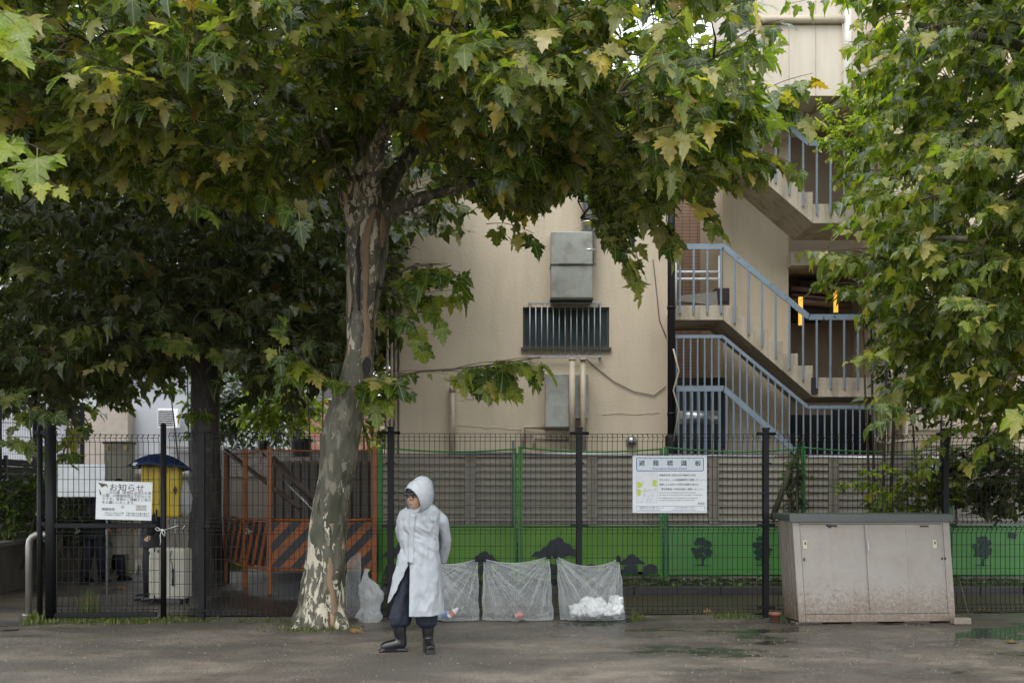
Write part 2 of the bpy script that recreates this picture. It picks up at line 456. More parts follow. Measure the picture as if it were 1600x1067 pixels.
m = MB(); m.prism([(-wd/2+0.02, ht-0.02), (-wd/2+0.06, ht-0.075), (-wd/2+0.10, ht-0.05), (-wd/2+0.13, ht-0.075), (-wd/2+0.115, ht-0.035)], yf-0.0015, yf); m.prism([(-wd/2+0.03, ht-0.09), (-wd/2+0.045, ht-0.16), (-wd/2+0.06, ht-0.15), (-wd/2+0.045, ht-0.11)], yf-0.0015, yf)
m.build('stain', M_PEEL, o)

o, wd, ht = sign_root('evacuation_sign', 988, 1105, 712, 801, 12.42, 'white evacuation bulletin board with map and blue header on the fence')
def frame_outline(m, x0, x1, z0, z1, t, r=0.02, y=yf):
    def rr(x0, x1, z0, z1, r):
        pts = []
        for cx, cz, a0 in ((x1-r, z1-r, 0), (x0+r, z1-r, 90), (x0+r, z0+r, 180), (x1-r, z0+r, 270)):
            for k in range(5): t_ = R(a0 + k*22.5); pts.append((cx + r*math.cos(t_), y, cz + r*math.sin(t_)))
        return pts
    A, B = rr(x0, x1, z0, z1, r), rr(x0+t, x1-t, z0+t, z1-t, max(r-t, 0.003))
    n = len(A); m.add(A + B, [(i, (i+1) % n, n + (i+1) % n, n + i) for i in range(n)], False)
hw = wd/2
m = MB(); m.add([(-hw+0.045, yf+0.001, ht-0.17), (hw-0.04, yf+0.001, ht-0.17), (hw-0.04, yf+0.001, ht-0.022), (-hw+0.045, yf+0.001, ht-0.022)], [(0,1,2,3)])
m.build('header_panel', mat('pale_blue_print', (0.60, 0.66, 0.70), 0.5, 0.03), o)
m = MB(); frame_outline(m, -hw+0.04, hw-0.035, ht-0.175, ht-0.018, 0.008); frame_outline(m, -hw+0.04, hw-0.025, 0.02, 0.08, 0.003, 0.01)
m.build('blue_border', M_BLUEINK, o)
for i, ch in enumerate('避難標識板'):
    for q_ in range(2): text_mesh('lettering', ch, 0.070, M_INK, o, (lerp(-hw+0.105, hw-0.105, i/4) + 0.0022*q_, yf - 0.0004*q_, ht-0.088), 'CENTER', 1.05)
for i, ch in enumerate('ひなんひょうしきばん'):
    text_mesh('lettering', ch, 0.018, M_INK, o, (lerp(-hw+0.14, hw-0.15, i/9), yf, ht-0.04), 'CENTER')
text_mesh('lettering', 'Evacuation Bulletin Board', 0.034, M_BLUEINK, o, (0.0, yf, ht-0.145), 'CENTER', 1.12)
rows = ['地震発生時に延焼火災の危険から身を', '守るために、⇒広域避難場所に避難しましょう。', '地震により自宅への帰宅が困難な場合は、', '　帰宅困難者一時滞在施設へ避難しましょう。']
for i, s in enumerate(rows):
    text_mesh('lettering', s, 0.0272, M_INK, o, (-hw+0.302, yf, ht-0.222-0.053*i), 'LEFT', 0.93)
rows = ['In the event of an earthquake, evacuate to the designated', 'evacuation site to protect yourself from the danger of spreading fire.', 'If it is difficult for you to return home due to the earthquake,', 'evacuate to the temporary shelter for stranded persons.']
for i, s in enumerate(rows):
    text_mesh('lettering', s, 0.0185, M_INK, o, (-hw+0.302, yf, ht-0.418-0.027*i-(0.008 if i > 1 else 0)), 'LEFT', 0.98)
text_mesh('lettering', '新宿区', 0.027, M_INK, o, (hw-0.105, yf, 0.105), 'LEFT')
text_mesh('lettering', '公園はきれいに使いましょう', 0.022, M_INK, o, (-hw+0.075, yf, 0.059), 'LEFT'); text_mesh('lettering', 'Please keep the park clean', 0.018, M_BLUEINK, o, (-hw+0.08, yf, 0.036), 'LEFT', 1.2)
text_mesh('lettering', 'ゴミはお持ち帰りください', 0.02, M_INK, o, (0.05, yf, 0.059), 'LEFT'); text_mesh('lettering', 'Take your garbage home with you', 0.016, M_BLUEINK, o, (0.03, yf, 0.036), 'LEFT', 1.2)
# the map
m = MB(); m.add([(-hw+0.042, yf+0.001, 0.118), (-hw+0.282, yf+0.001, 0.118), (-hw+0.282, yf+0.001, ht-0.19), (-hw+0.042, yf+0.001, ht-0.19)], [(0,1,2,3)])
mp_ = m.build('map', mat('map_paper', (0.70, 0.71, 0.72), 0.5, 0.04), o)
m = MB(); frame_outline(m, -hw+0.04, -hw+0.284, 0.116, ht-0.188, 0.002, 0.003)
rr = random.Random(3)
def road(pts, t=0.002):
    for a, b in zip(pts, pts[1:]): m.bar((a[0], yf, a[1]), (b[0], yf, b[1]), 0.0006, t)
for _ in range(26):
    x0 = -hw + rr.uniform(0.05, 0.26); z0 = rr.uniform(0.13, ht-0.21); dx = rr.uniform(-0.07, 0.07); dz = rr.uniform(-0.06, 0.06)
    x1 = min(max(x0+dx, -hw+0.045), -hw+0.278); z1 = min(max(z0+dz, 0.122), ht-0.195)
    road([(x0, z0), ((x0+x1)/2+rr.uniform(-.01,.01), (z0+z1)/2), (x1, z1)], 0.0016)
road([(-hw+0.045, 0.25), (-hw+0.15, 0.247), (-hw+0.28, 0.275)], 0.003)
for kx in (0.10, 0.16, 0.20): road([(-hw+kx, 0.12), (-hw+kx+0.03, 0.2), (-hw+kx+0.05, 0.245)], 0.002)
m.build('map_roads', mat('map_grey_line', (0.28, 0.27, 0.33), 0.6), mp_)
m = MB(); y_ = yf - 0.0004
for pts in ([(-hw+0.05, 0.28), (-hw+0.115, 0.30), (-hw+0.112, 0.345), (-hw+0.05, 0.36)], [(-hw+0.05, 0.2), (-hw+0.062, 0.19), (-hw+0.09, 0.2), (-hw+0.098, 0.235), (-hw+0.085, 0.272), (-hw+0.05, 0.272)], [(-hw+0.225, 0.305), (-hw+0.275, 0.30), (-hw+0.275, 0.38), (-hw+0.23, 0.375)], [(-hw+0.13, 0.255), (-hw+0.145, 0.255), (-hw+0.15, 0.28), (-hw+0.135, 0.285)]):
    m.add([(x, y_, z) for x, z in pts], [list(range(len(pts)))])
m.build('map_park', mat('map_green', (0.52, 0.60, 0.10), 0.6), mp_)
# ================================================================ GREEN WORK-SITE FENCE PANELS
YG = 15.6
M_GREENPOST = mat('green_paint', (0.03, 0.16, 0.045), 0.4, 0.15, 6)
M_SHEET_Y = mat('yellow_green_printed_sheet', (0.085, 0.225, 0.005), 0.42, 0.22, 1.5, 0.15, 5, dirt=(0.13, 0.27, 0.04), dscale=1.3, damt=0.5)
M_SHEET_B = mat('green_printed_sheet', (0.072, 0.235, 0.052), 0.42, 0.10, 1.5, 0.15, 5)
M_PRINT_K = mat('blackish_print', (0.010, 0.018, 0.022), 0.45)
M_PRINT_G = mat('dark_green_print', (0.005, 0.034, 0.024), 0.45, 0.25, 40)
def blob_outline(cx, cz, rx, rz, seed, n=44, rough=0.22):
    pts = []
    for i in range(n):
        t = 2*PI*i/n
        k = 1 + rough * fbm(math.cos(t)*2.4 + seed*7, math.sin(t)*2.4, seed, 3) + 0.05 * math.sin(t*11 + seed)
        pts.append((cx + rx*k*math.cos(t), cz + rz*k*math.sin(t)))
    return pts
def flat(m, pts, y):
    """thin printed shape, triangulated from its middle"""
    cx = sum(p[0] for p in pts)/len(pts); cz = sum(p[1] for p in pts)/len(pts)
    m.add([(cx, y, cz)] + [(x, y, z) for x, z in pts], [(0, 1+i, 1+(i+1) % len(pts)) for i in range(len(pts))], False)
gp = [ax(p, YG) for p in (590, 808, 1036, 1250, 1478, 1700)]
kinds = ['pine', 'pine', 'round', 'round', 'round']
glab = ['yellow-green printed fence panel partly behind the man, beside the orange barrier', 'yellow-green printed fence panel with large dark pine behind the clear bags',
        'green printed fence panel with two round trees below the evacuation sign', 'green printed fence panel mostly hidden behind the metal cabinet', 'green printed fence panel with one round tree right of the cabinet']
SHZ0, SHZ1 = 0.26, 0.93
for i in range(5):
    x0, x1 = gp[i], gp[i+1]; W = x1 - x0
    o = thing('guard_fence_panel', (x0, YG, 0.1), glab[i], 'fence panel', 'green hoarding panels along the louvre fence')
    pine = kinds[i] == 'pine'
    gm = M_GREENPOST if not pine else mat('bright_green_paint', (0.035, 0.22, 0.02), 0.4, 0.15, 6)
    for px_ in (0.045, W - 0.03):
        m = MB(); m.box((px_, 0, 0.985), (0.062 if px_ < 1 else 0.04, 0.045, 1.97 + (0.04 if px_ < 1 else 0))); m.build('post', gm, o, None, 0.006)
    m = MB(); pts = [(lerp(0.05, W-0.03, t/10), -0.03, 1.975 - 0.05*math.sin(PI*t/10) - 0.02*(t/10)) for t in range(11)]
    m.tube(pts, 0.012, 6); m.build('top_cord', gm, o)
    for rz_ in (0.845, 0.15):
        m = MB(); m.tube([(0.05, 0, rz_), (W-0.03, 0, rz_)], 0.014, 6); m.build('rail', gm, o)
    s = MB(); nx_, nz_ = 24, 8
    sv = [(lerp(0.08, W-0.05, a/nx_), -0.035 + 0.006*fbm(a*0.35+i*5, b*0.5, 2), lerp(SHZ0, SHZ1, b/nz_) - 0.1) for b in range(nz_+1) for a in range(nx_+1)]
    s.add(sv, [(b*(nx_+1)+a, b*(nx_+1)+a+1, (b+1)*(nx_+1)+a+1, (b+1)*(nx_+1)+a) for b in range(nz_) for a in range(nx_)], True)
    sh = s.build('printed_sheet', M_SHEET_Y if pine else M_SHEET_B, o)
    yp = -0.047
    if pine:
        p = MB()
        for cx, cz, s_ in ((W*0.36 if i == 0 else W*0.27, 0.50, 1.0), (W*0.80 if i == 0 else W*0.78, 0.38, 0.55)) if i else ((W*0.20, 0.50, 0.9), (W*0.76, 0.38, 0.7)):
            base_ = [(-0.37, -0.02), (-0.30, 0.05), (-0.24, 0.05), (-0.20, 0.11), (-0.14, 0.12), (-0.10, 0.20), (-0.03, 0.23), (0.02, 0.26), (0.08, 0.24), (0.11, 0.18), (0.19, 0.16), (0.23, 0.09), (0.31, 0.06), (0.37, 0.0), (0.30, -0.03), (0.18, -0.01), (0.08, -0.04), (-0.05, -0.01), (-0.18, -0.045), (-0.28, -0.03)]
            pts_ = []
            for q in range(len(base_)):
                a0, a1 = base_[q], base_[(q+1) % len(base_)]
                for w_ in range(4):
                    t_ = w_/4; pts_.append((cx + s_*(lerp(a0[0], a1[0], t_) + 0.012*fbm(q*1.7+w_, cx, 0, 2)), cz - 0.06 + s_*(lerp(a0[1], a1[1], t_) + 0.014*fbm(q*2.3+w_, cx, 5, 2))))
            flat(p, pts_, yp - 0.0008)
            flat(p, [(cx-0.02, 0.2), (cx+0.03, 0.2), (cx+0.015, cz), (cx-0.01, cz)], yp-0.0021)
        hill = [(0.12, 0.17)] + [(lerp(0.12, W-0.1, t/20), 0.20 + 0.035*math.sin(t*0.9+i) + 0.03*fbm(t*0.8, i, 0)) for t in range(21)] + [(W-0.1, 0.17)]
        flat(p, hill, yp-0.0028)
        for t in range(7):
            cx = lerp(0.2, W-0.2, t/6); flat(p, [(cx-0.1, 0.175), (cx+0.12, 0.175), (cx+0.1, 0.29), (cx+0.01, 0.32), (cx-0.08, 0.28)], yp-0.0033)
        p.build('pine_print', M_PRINT_K, sh)
    else:
        for tx in ((1096, 1189), (1290, 1400), (1533, 1680))[i-2]:
            cx = ax(tx, YG) - x0; p = MB()
            rq = random.Random(tx)
            for k_ in range(34):
                a = rq.uniform(0, 2*PI); q_ = math.sqrt(rq.random()); flat(p, blob_outline(cx + 0.125*q_*math.cos(a), 0.53 + 0.155*q_*math.sin(a), rq.uniform(0.025, 0.05), rq.uniform(0.02, 0.04), k_+tx, 18, 0.5), yp - 0.0001*k_)
            p.box((cx+0.01, yp-0.004, 0.34), (0.03, 0.001, 0.1))
            p.box((cx+0.01, yp-0.004, 0.293), (0.26, 0.001, 0.008)); p.box((cx-0.03, yp-0.004, 0.302), (0.1, 0.001, 0.01))
            p.build('tree_print', M_PRINT_G, sh)
    if i == 4:
        m = MB(); cx = ax(1580, YG) - x0; m.box((cx, -0.045, 0.72), (0.11, 0.002, 0.08), Matrix.Rotation(R(12), 3, 'Y')); m.build('sticker', M_PRINT_K, sh)

# ================================================================ LOUVRE FENCE
YL = 16.15
M_LOUV = mat('grey_beige_louvre', (0.24, 0.22, 0.18), 0.5, 0.08, 4, dirt=(0.13, 0.11, 0.08), dscale=3, damt=0.5)
louvre = thing('louvre_fence', (0, YL, 0), 'grey-beige horizontal louvre fence between green hoarding and beige building', 'fence')
lx = [ax(p, YL) for p in (588, 735, 925, 1115, 1302, 1490, 1680)]
pmesh = MB(); pmesh.box((-0.055, 0, 1.0), (0.035, 0.06, 2.0)); pmesh.box((0.055, 0, 1.0), (0.035, 0.06, 2.0)); pmesh.box((0, 0.01, 1.0), (0.09, 0.03, 1.99))
pmesh = pmesh.mesh('post', M_LOUV)
for x in lx: link('post', pmesh, louvre, (x, 0, 0))
for a, b in zip(lx, lx[1:]):
    W = b - a - 0.15
    sm = MB()  # folded blade: face leaning out, drip lip below
    sm.prism([(0, 0), (1, 0), (1, 1), (0, 1)], 0, 1)
    sm = MB()
    prof = [(0.0, 0.0), (-0.012, 0.004), (0.022, 0.090), (0.040, 0.103), (0.046, 0.100), (0.034, 0.084), (0.004, 0.002)]
    n = len(prof)
    sm.add([(-W/2, y, z) for y, z in prof] + [(W/2, y, z) for y, z in prof], [(i, (i+1) % n, n+(i+1) % n, n+i) for i in range(n)] + [list(range(n))[::-1], list(range(n, 2*n))], False)
    me = sm.mesh('slat', M_LOUV)
    for k_ in range(18):
        link('slat', me, louvre, ((a+b)/2, -0.012, 0.05 + 0.1065*k_))
    m = MB(); m.box(((a+b)/2, 0.01, 1.985), (W, 0.05, 0.03)); m.build('top_rail', M_LOUV, louvre)
m = MB(); m.tube([(ax(700, 15.9), 15.9, az(708, 15.9)), (ax(1210, 15.9), 15.9, az(713, 15.9))], 0.024, 10); m.tube([(ax(1262, 15.9), 15.9, az(714, 15.9)), (ax(1620, 15.9), 15.9, az(717, 15.9))], 0.024, 10)
tag(m.build('scaffold_tube', M_GALV), 'long bright galvanised tube lying along the top of the louvre fence', 'tube')
for px_, Y_, lab in ((802, 15.75, 'thin dark steel stake beside the bright green post'),):
    m = MB(); m.tube([(ax(px_, Y_), Y_, 0.1), (ax(px_, Y_), Y_, az(688, Y_))], 0.022, 8); tag(m.build('stake', mat('dark_galv', (0.09, 0.11, 0.11), 0.45)), lab, 'stake')
m = MB(); m.tube([(ax(1455, 15.7), 15.7, 0.1), (ax(1455, 15.7), 15.7, az(703, 15.7))], 0.024, 8); tag(m.build('stake', M_GALV), 'grey steel stake rising behind the metal cabinet', 'stake')

# ================================================================ ORANGE STRIPED BARRIERS
M_OR = mat('orange_paint', (0.34, 0.095, 0.014), 0.5, 0.2, 6, dirt=(0.09, 0.045, 0.025), dscale=4, damt=0.75)
M_BLK = mat('black_stripe', (0.014, 0.014, 0.015), 0.4)
def barrier(name, a, b, label, nstripe, post_ts, slope):
    a, b = Vector(a), Vector(b); d = b - a; L = d.length
    o = thing(name, a, label, 'barrier', 'orange and black work-site barriers', math.atan2(d.y, d.x))
    for t in post_ts:
        m = MB(); m.box((t*L, 0, 1.05), (0.06, 0.06, 2.06)); m.build('post', M_OR, o, None, 0.006)
    for z_, r_ in ((2.03, 0.013), (1.06, 0.02), (0.36, 0.02)):
        m = MB(); m.tube([(0, 0, z_), (L*0.5, -0.01, z_-0.02), (L, 0, z_)], r_, 6); m.build('rail', M_OR, o)
    pz0, pz1 = 0.39, 1.02
    m = MB(); m.box((L/2, 0.0, (pz0+pz1)/2), (L-0.06, 0.012, pz1-pz0)); pan = m.build('striped_panel', M_OR, o)
    H = pz1 - pz0; sw = L / nstripe
    k_ = -3
    while k_ < nstripe + 3:
        x0 = k_*sw
        poly = [(x0, pz0), (x0+sw*0.5, pz0), (x0+sw*0.5+H*slope, pz1), (x0+H*slope, pz1)]
        # clip to the panel
        out = poly
        for side, lim in ((0, 0.035), (1, L-0.035)):
            res = []
            for p, q in zip(out, out[1:] + out[:1]):
                inp = (p[0] >= lim) if side == 0 else (p[0] <= lim); inq = (q[0] >= lim) if side == 0 else (q[0] <= lim)
                if inp: res.append(p)
                if inp != inq:
                    u = (lim - p[0]) / (q[0] - p[0]); res.append((lim, p[1] + u*(q[1]-p[1])))
            out = res
            if not out: break
        if len(out) >= 3:
            m = MB(); m.prism(out, -0.0095, -0.0065); m.build('stripe', M_BLK, pan)
        k_ += 1
    m = MB()
    for t in range(1, int(L/0.075)): m.tube([(t*0.075, 0.01, 1.06), (t*0.075, 0.01, 2.02)], 0.0022, 4, False, False)
    for t in range(1, 9): m.tube([(0.03, 0.012, 1.06+t*0.11), (L-0.03, 0.012, 1.06+t*0.11)], 0.0022, 4, False, False)
    q = m.build('mesh_infill', mat('rusty_wire', (0.10, 0.045, 0.02), 0.6), o); q['kind'] = 'stuff'
    return o
pA, pB, pC = (ax(352, 17.0), 17.0, 0), (ax(421, 15.2), 15.2, 0), (ax(585, 15.25), 15.25, 0)
b1 = barrier('striped_barrier', pB, pC, 'orange barrier with wide black stripes directly behind the spotted trunk', 5, (0.0, 1.0), 0.95)
b2 = barrier('striped_barrier', pA, Vector(pB) + Vector((-0.04, 0.08, 0)), 'orange striped barrier angled away left of the spotted trunk', 7, (0.0, 0.5), 0.55)
m = MB(); m.box((0.02, 0, 1.0), (0.09, 0.03, 0.07)); 
text_mesh('lettering', '安全第一', 0.1, mat('white_print', (0.6, 0.6, 0.58), 0.6), b2, (0.95, -0.014, 0.86), 'LEFT')
# props and tubes leaning behind the barriers
def prop(p, q, r, label, mt=M_GALV, name='scaffold_tube'):
    m = MB(); m.tube([p, q], r, 10); return tag(m.build(name, mt), label, 'tube')
M_RUST = mat('rusty_tube', (0.06, 0.04, 0.03), 0.5, 0.3, 12)
prop(at(352, 703, 16.9), at(470, 795, 15.6), 0.035, 'dark rusty brace slanting down behind the left orange barrier', M_RUST)
prop(at(425, 716, 15.9), at(500, 790, 15.7), 0.055, 'thick dark brace slanting behind the right orange barrier', M_RUST)
prop(at(410, 708, 16.2), at(500, 790, 16.0), 0.02, 'thin shiny steel tube slanting down to the spotted trunk')
prop(at(440, 745, 16.0), at(505, 815, 15.9), 0.018, 'lower thin shiny steel tube slanting behind the trunk')
prop(at(354, 708, 17.1), (ax(354, 17.1), 17.1, 0), 0.05, 'upright dark tube beside the far end of the orange barrier', M_RUST)

# ================================================================ BACKGROUND OF THE WORK SITE
M_CONC = mat('rough_grey_concrete', (0.21, 0.195, 0.175), 0.85, 0.15, 4, 0.5, 30, dirt=(0.1, 0.09, 0.08), dscale=2, damt=0.5)
w1 = thing('pile_wall', (ax(440, 21), 21, 0), 'ribbed grey concrete pile wall across the work site', 'wall')
x = 0.0
ribm = MB(); ribm.prism([(-0.06, 0), (0.06, 0), (0.06, 2.02), (-0.06, 2.02)], -0.03, 0.06); ribm = ribm.mesh('rib', M_CONC)
m = MB(); m.span((-0.3, 0.05, 0), (2.6, 0.25, 1.99)); m.build('slab', M_CONC, w1)
for i in range(17): link('rib', ribm, w1, (-0.2 + i*0.165, 0, 0))
w2 = thing('block_wall', (ax(350, 25), 25, 0), 'pale concrete block retaining wall far behind the orange barrier', 'wall')
M_BLOCK = mat('pale_block', (0.27, 0.245, 0.225), 0.85, 0.12, 5, 0.4, 30)
m = MB(); m.span((-0.4, 0.02, 0), (3.4, 0.25, 2.38)); m.build('core', M_CONC, w2)
bm = MB(); bm.box((0, 0, 0), (0.285, 0.05, 0.135)); bm = bm.mesh('block', M_BLOCK)
for j in range(16):
    for i in range(10): link('block', bm, w2, (-0.2 + i*0.3 + (0.15 if j % 2 else 0), 0, 0.08 + j*0.147))
for i in range(4):
    p = at(364 + i*19, 701, 24.8); prop(p, at(371 + i*19, 687, 24.9), 0.02, ['leftmost', 'second', 'third', 'rightmost'][i] + ' of four short slanted rods on the pale block wall', M_GALV, 'anchor_rod')
m = MB(); m.tube([at(470, 668, 18) , at(470, 700, 18)], 0.0, 4) if False else None
def cone_bin(px_, Y_, wd_, py0, py1, label):
    o = MB(); c = ax(px_, Y_); z0, z1 = az(py1, Y_), az(py0, Y_)
    o.rings([[(c + r_*math.cos(2*PI*k/16), Y_ + r_*math.sin(2*PI*k/16), z) for k in range(16)] for r_, z in ((wd_*0.42, z0), (wd_*0.5, z1-0.05), (wd_*0.56, z1-0.05), (wd_*0.56, z1))], True, True, True, False)
    return tag(o.build('black_tub', M_BLACK), label, 'tub')
cone_bin(470, 20.95, 0.42, 686, 713, 'black tub on top of the ribbed pile wall')
cone_bin(411, 20.6, 0.2, 689, 704, 'small black tub left of the larger one behind the barrier')
# brick house beyond the site
M_BRICK = bpy.data.materials.new('red_brick'); M_BRICK.use_nodes = True
def brick_mat(m, c1, c2, mortar, scale, rw, rh):
    n, l = m.node_tree.nodes, m.node_tree.links; b = n['Principled BSDF']
    tc = n.new('ShaderNodeTexCoord'); mp = n.new('ShaderNodeMapping'); mp.inputs['Rotation'].default_value = (R(90), 0, 0)
    l.new(tc.outputs['Object'], mp.inputs[0])
    t = n.new('ShaderNodeTexBrick'); t.inputs['Scale'].default_value = scale; t.inputs['Color1'].default_value = (*c1, 1); t.inputs['Color2'].default_value = (*c2, 1); t.inputs['Mortar'].default_value = (*mortar, 1)
    t.inputs['Mortar Size'].default_value = 0.012; t.inputs['Brick Width'].default_value = rw; t.inputs['Row Height'].default_value = rh; t.offset = 0.0
    l.new(mp.outputs[0], t.inputs['Vector']); l.new(t.outputs[0], b.inputs['Base Color']); b.inputs['Roughness'].default_value = 0.6
brick_mat(M_BRICK, (0.30, 0.12, 0.08), (0.25, 0.10, 0.07), (0.25, 0.2, 0.17), 4, 0.9, 0.3)
bh = thing('brick_house', (ax(490, 45), 45, 0), 'small far red brick house seen left of the spotted trunk', 'building')
m = MB(); m.span((-2.2, 0, 0), (2.6, 5, 5.1)); m.build('wall', M_BRICK, bh)
m = MB(); m.prism([(-2.5, 5.1), (2.9, 5.1), (0.2, 6.6)], -0.3, 5.3); m.build('roof', mat('dark_roof', (0.06, 0.05, 0.05), 0.6), bh)
for wx in (-1.0, 1.2):
    m = MB(); m.box((wx, -0.02, 3.2), (0.9, 0.06, 1.1)); q = m.build('window', M_WHITE, bh); m = MB(); m.box((wx, -0.06, 3.2), (0.74, 0.03, 0.94)); m.build('pane', M_GLASS, q)

# ================================================================ WHITE BUILDING FAR LEFT
YW = 34
M_WB = mat('white_siding', (0.36, 0.37, 0.39), 0.7, 0.05, 1, dirt=(0.4, 0.4, 0.4), dscale=1, damt=0.2)
wb = thing('white_building', (ax(200, YW), YW, 0), 'pale white apartment building far behind the left trees', 'building')
m = MB(); m.span((-7, 0, 0), (3.6, 8, 5.2)); m.build('wall', M_WB, wb)
m = MB(); m.span((-1.7, -0.6, 0), (0.2, -0.02, 4.0)); m.build('porch_column', mat('warm_grey_render', (0.30, 0.26, 0.22), 0.8), wb)
for i in range(8):
    m = MB(); m.span((-7, -0.03, 0.55+i*0.6), (-1.75, -0.005, 0.585+i*0.6)); m.build('siding_joint', mat('siding_joint', (0.35, 0.36, 0.38), 0.7), wb)
m = MB(); m.prism([(-7.3, 5.2), (3.9, 5.2), (3.9, 5.5), (-7.3, 5.5)], -0.4, 8.2); m.build('roof', mat('grey_roof', (0.2, 0.2, 0.21), 0.6), wb)
for wx, wz, ww, wh in ((-5.2, 3.3, 1.3, 1.0), (2.7, 2.0, 1.2, 1.2), (-3.0, 1.4, 1.2, 1.4)):
    m = MB(); m.box((wx, -0.03, wz), (ww, 0.08, wh)); q = m.build('window', M_GALV, wb); m = MB(); m.box((wx, -0.08, wz), (ww-0.12, 0.03, wh-0.12)); m.build('pane', M_GLASS, q)
m = MB(); m.box((2.3, -0.4, 2.75), (1.9, 0.6, 0.06)); m.build('balcony_slab', M_CONC, wb)
ac = thing('outdoor_ac_unit', at(264, 669, YW-0.4), 'white outdoor air conditioning unit on the far white building', 'air conditioner')
m = MB(); m.box((0, 0, 0.3), (0.62, 0.26, 0.6)); m.build('casing', M_WHITE, ac, None, 0.02)
m = MB(); m.box((-0.06, -0.133, 0.3), (0.46, 0.006, 0.5)); m.build('fan_opening', M_DARK, ac, None, 0.0)
for i in range(9):
    m = MB(); m.box((-0.06, -0.145, 0.07+i*0.057), (0.5, 0.008, 0.014)); m.build('grille_bar', M_WHITE, ac)
pl = thing('gate_pillar', (ax(182, 19), 19, 0), 'tall cream pillar behind the notice on the gate', 'pillar')
M_CREAM = mat('cream_render', (0.50, 0.47, 0.38), 0.8, 0.06, 3, 0.2, 40)
m = MB(); m.span((-0.22, 0, 0), (0.22, 0.3, az(693, 19))); m.build('shaft', M_CREAM, pl, None, 0.01)
m = MB()
for sx in (-0.16, 0.17): m.box((sx, -0.03, az(700, 19)), (0.06, 0.05, 0.06))
m.build('bracket', mat('brass', (0.45, 0.35, 0.1), 0.4, metal=0.6), pl)
m = MB(); m.span((-0.24, -0.02, az(693, 19)), (0.24, 0.32, az(693, 19)+0.04)); m.build('cap', M_CONC, pl)

bw = thing('boundary_wall', (0, 24.2, 0), 'long grey-brown boundary wall in front of the white building', 'wall')
M_BND = mat('grey_brown_wall', (0.15, 0.135, 0.115), 0.85, 0.15, 1.5, 0.4, 25, dirt=(0.06, 0.055, 0.04), dscale=1.2, damt=0.6)
m = MB(); m.span((-16, 0, 0), (-5.2, 0.15, 1.75)); m.build('wall_face', M_BND, bw)
for i in range(12):
    m = MB(); m.span((-16+i*0.9+0.004, -0.03, 1.752), (-16+(i+1)*0.9-0.004, 0.18, 1.82)); m.build('coping_stone', M_CONC, bw)
# dark louvre fence and mesh behind it at the far left; low planter wall running back
dl = thing('dark_louvre_fence', (0, 0, 0), 'dark grey louvre fence at the far left edge behind shrubs', 'fence')
a_, b_ = Vector((ax(-60, 16.5), 16.5, 0)), Vector((ax(62, 19.5), 19.5, 0)); dd = b_ - a_; ang = math.atan2(dd.y, dd.x)
dl.location = a_; dl.rotation_euler = (0, 0, ang); LL = dd.length
M_DLV = mat('dark_grey_louvre', (0.05, 0.052, 0.052), 0.5, 0.1, 4)
sm = MB(); sm.box((LL/2, 0, 0), (LL, 0.03, 0.115), Matrix.Rotation(R(14), 3, 'X')); sm = sm.mesh('slat', M_DLV)
for i in range(15): link('slat', sm, dl, (0, 0, 0.2 + i*0.123))
for t in (0.0, 0.5, 1.0):
    m = MB(); m.box((t*LL, -0.03, 1.02), (0.06, 0.05, 2.04)); m.build('post', M_DLV, dl)
mf = thing('tall_mesh_fence', (a_.x, a_.y, 0), 'tall dark mesh fence rising above the dark louvres at far left', 'fence', None, ang)
mf.location = a_ + Vector((0, -0.5, 0))
for t in (0.15, 0.62, 1.12, 1.9):
    m = MB(); m.box((t*LL, 0, 1.6), (0.07, 0.07, 3.2)); m.build('post', M_FENCE, mf)
m = MB()
for i in range(int(LL*1.9/0.07)): m.tube([(i*0.07, 0, 1.2), (i*0.07, 0, 3.1)], 0.003, 4, False, False)
for i in range(14): m.tube([(0, 0.004, 1.2+i*0.146), (LL*1.9, 0.004, 1.2+i*0.146)], 0.003, 4, False, False)
q = m.build('mesh_panel', M_FENCE, mf); q['kind'] = 'stuff'
lw = thing('planter_wall', (0, 0, 0), 'low weathered concrete planter wall behind the steel hoop barrier', 'wall')
p0, p1 = Vector((ax(-120, 13.2), 13.2, 0)), Vector((ax(168, 20.5), 20.5, 0)); d_ = p1 - p0
lw.location = p0; lw.rotation_euler = (0, 0, math.atan2(d_.y, d_.x)); LL = d_.length
M_LOW = mat('mossy_concrete', (0.14, 0.125, 0.10), 0.8, 0.2, 2, 0.6, 30, dirt=(0.05, 0.05, 0.03), dscale=1.5, damt=0.7)
m = MB(); m.span((0, 0, 0), (LL, 0.22, 0.66)); m.build('core', M_LOW, lw)
x = 0
while x < LL - 0.5:
    m = MB(); m.span((x+0.004, -0.03, 0.66), (x+0.896, 0.25, 0.72)); m.build('coping_stone', M_CONC, lw, None, 0.008); x += 0.9
# steel hoop barrier
m = MB(); YH = 12.75
xa, xb = ax(45, YH), ax(84, YH); zt = az(834, YH)
pts = [(xa, YH, -0.02), (xa, YH, zt-0.16)] + [(xa+0.13-0.13*math.cos(t), YH, zt-0.13+0.13*math.sin(t)) for t in (0.4, 0.8, 1.2, 1.57)] + [(xb-0.13+0.13*math.sin(t), YH+0.0, zt-0.13+0.13*math.cos(t)) for t in (0.0, 0.4, 0.8, 1.2)] + [(xb, YH, zt-0.16), (xb, YH, -0.02)]
m.tube(pts, 0.038, 14)
m.tube([(xa, YH, 0.0), (xa, YH, 0.03)], 0.075, 14)
tag(m.build('hoop_barrier', mat('brushed_steel', (0.33, 0.31, 0.28), 0.35, 0.1, 8, metal=0.7)), 'dull steel hoop barrier standing by the gate posts', 'barrier')
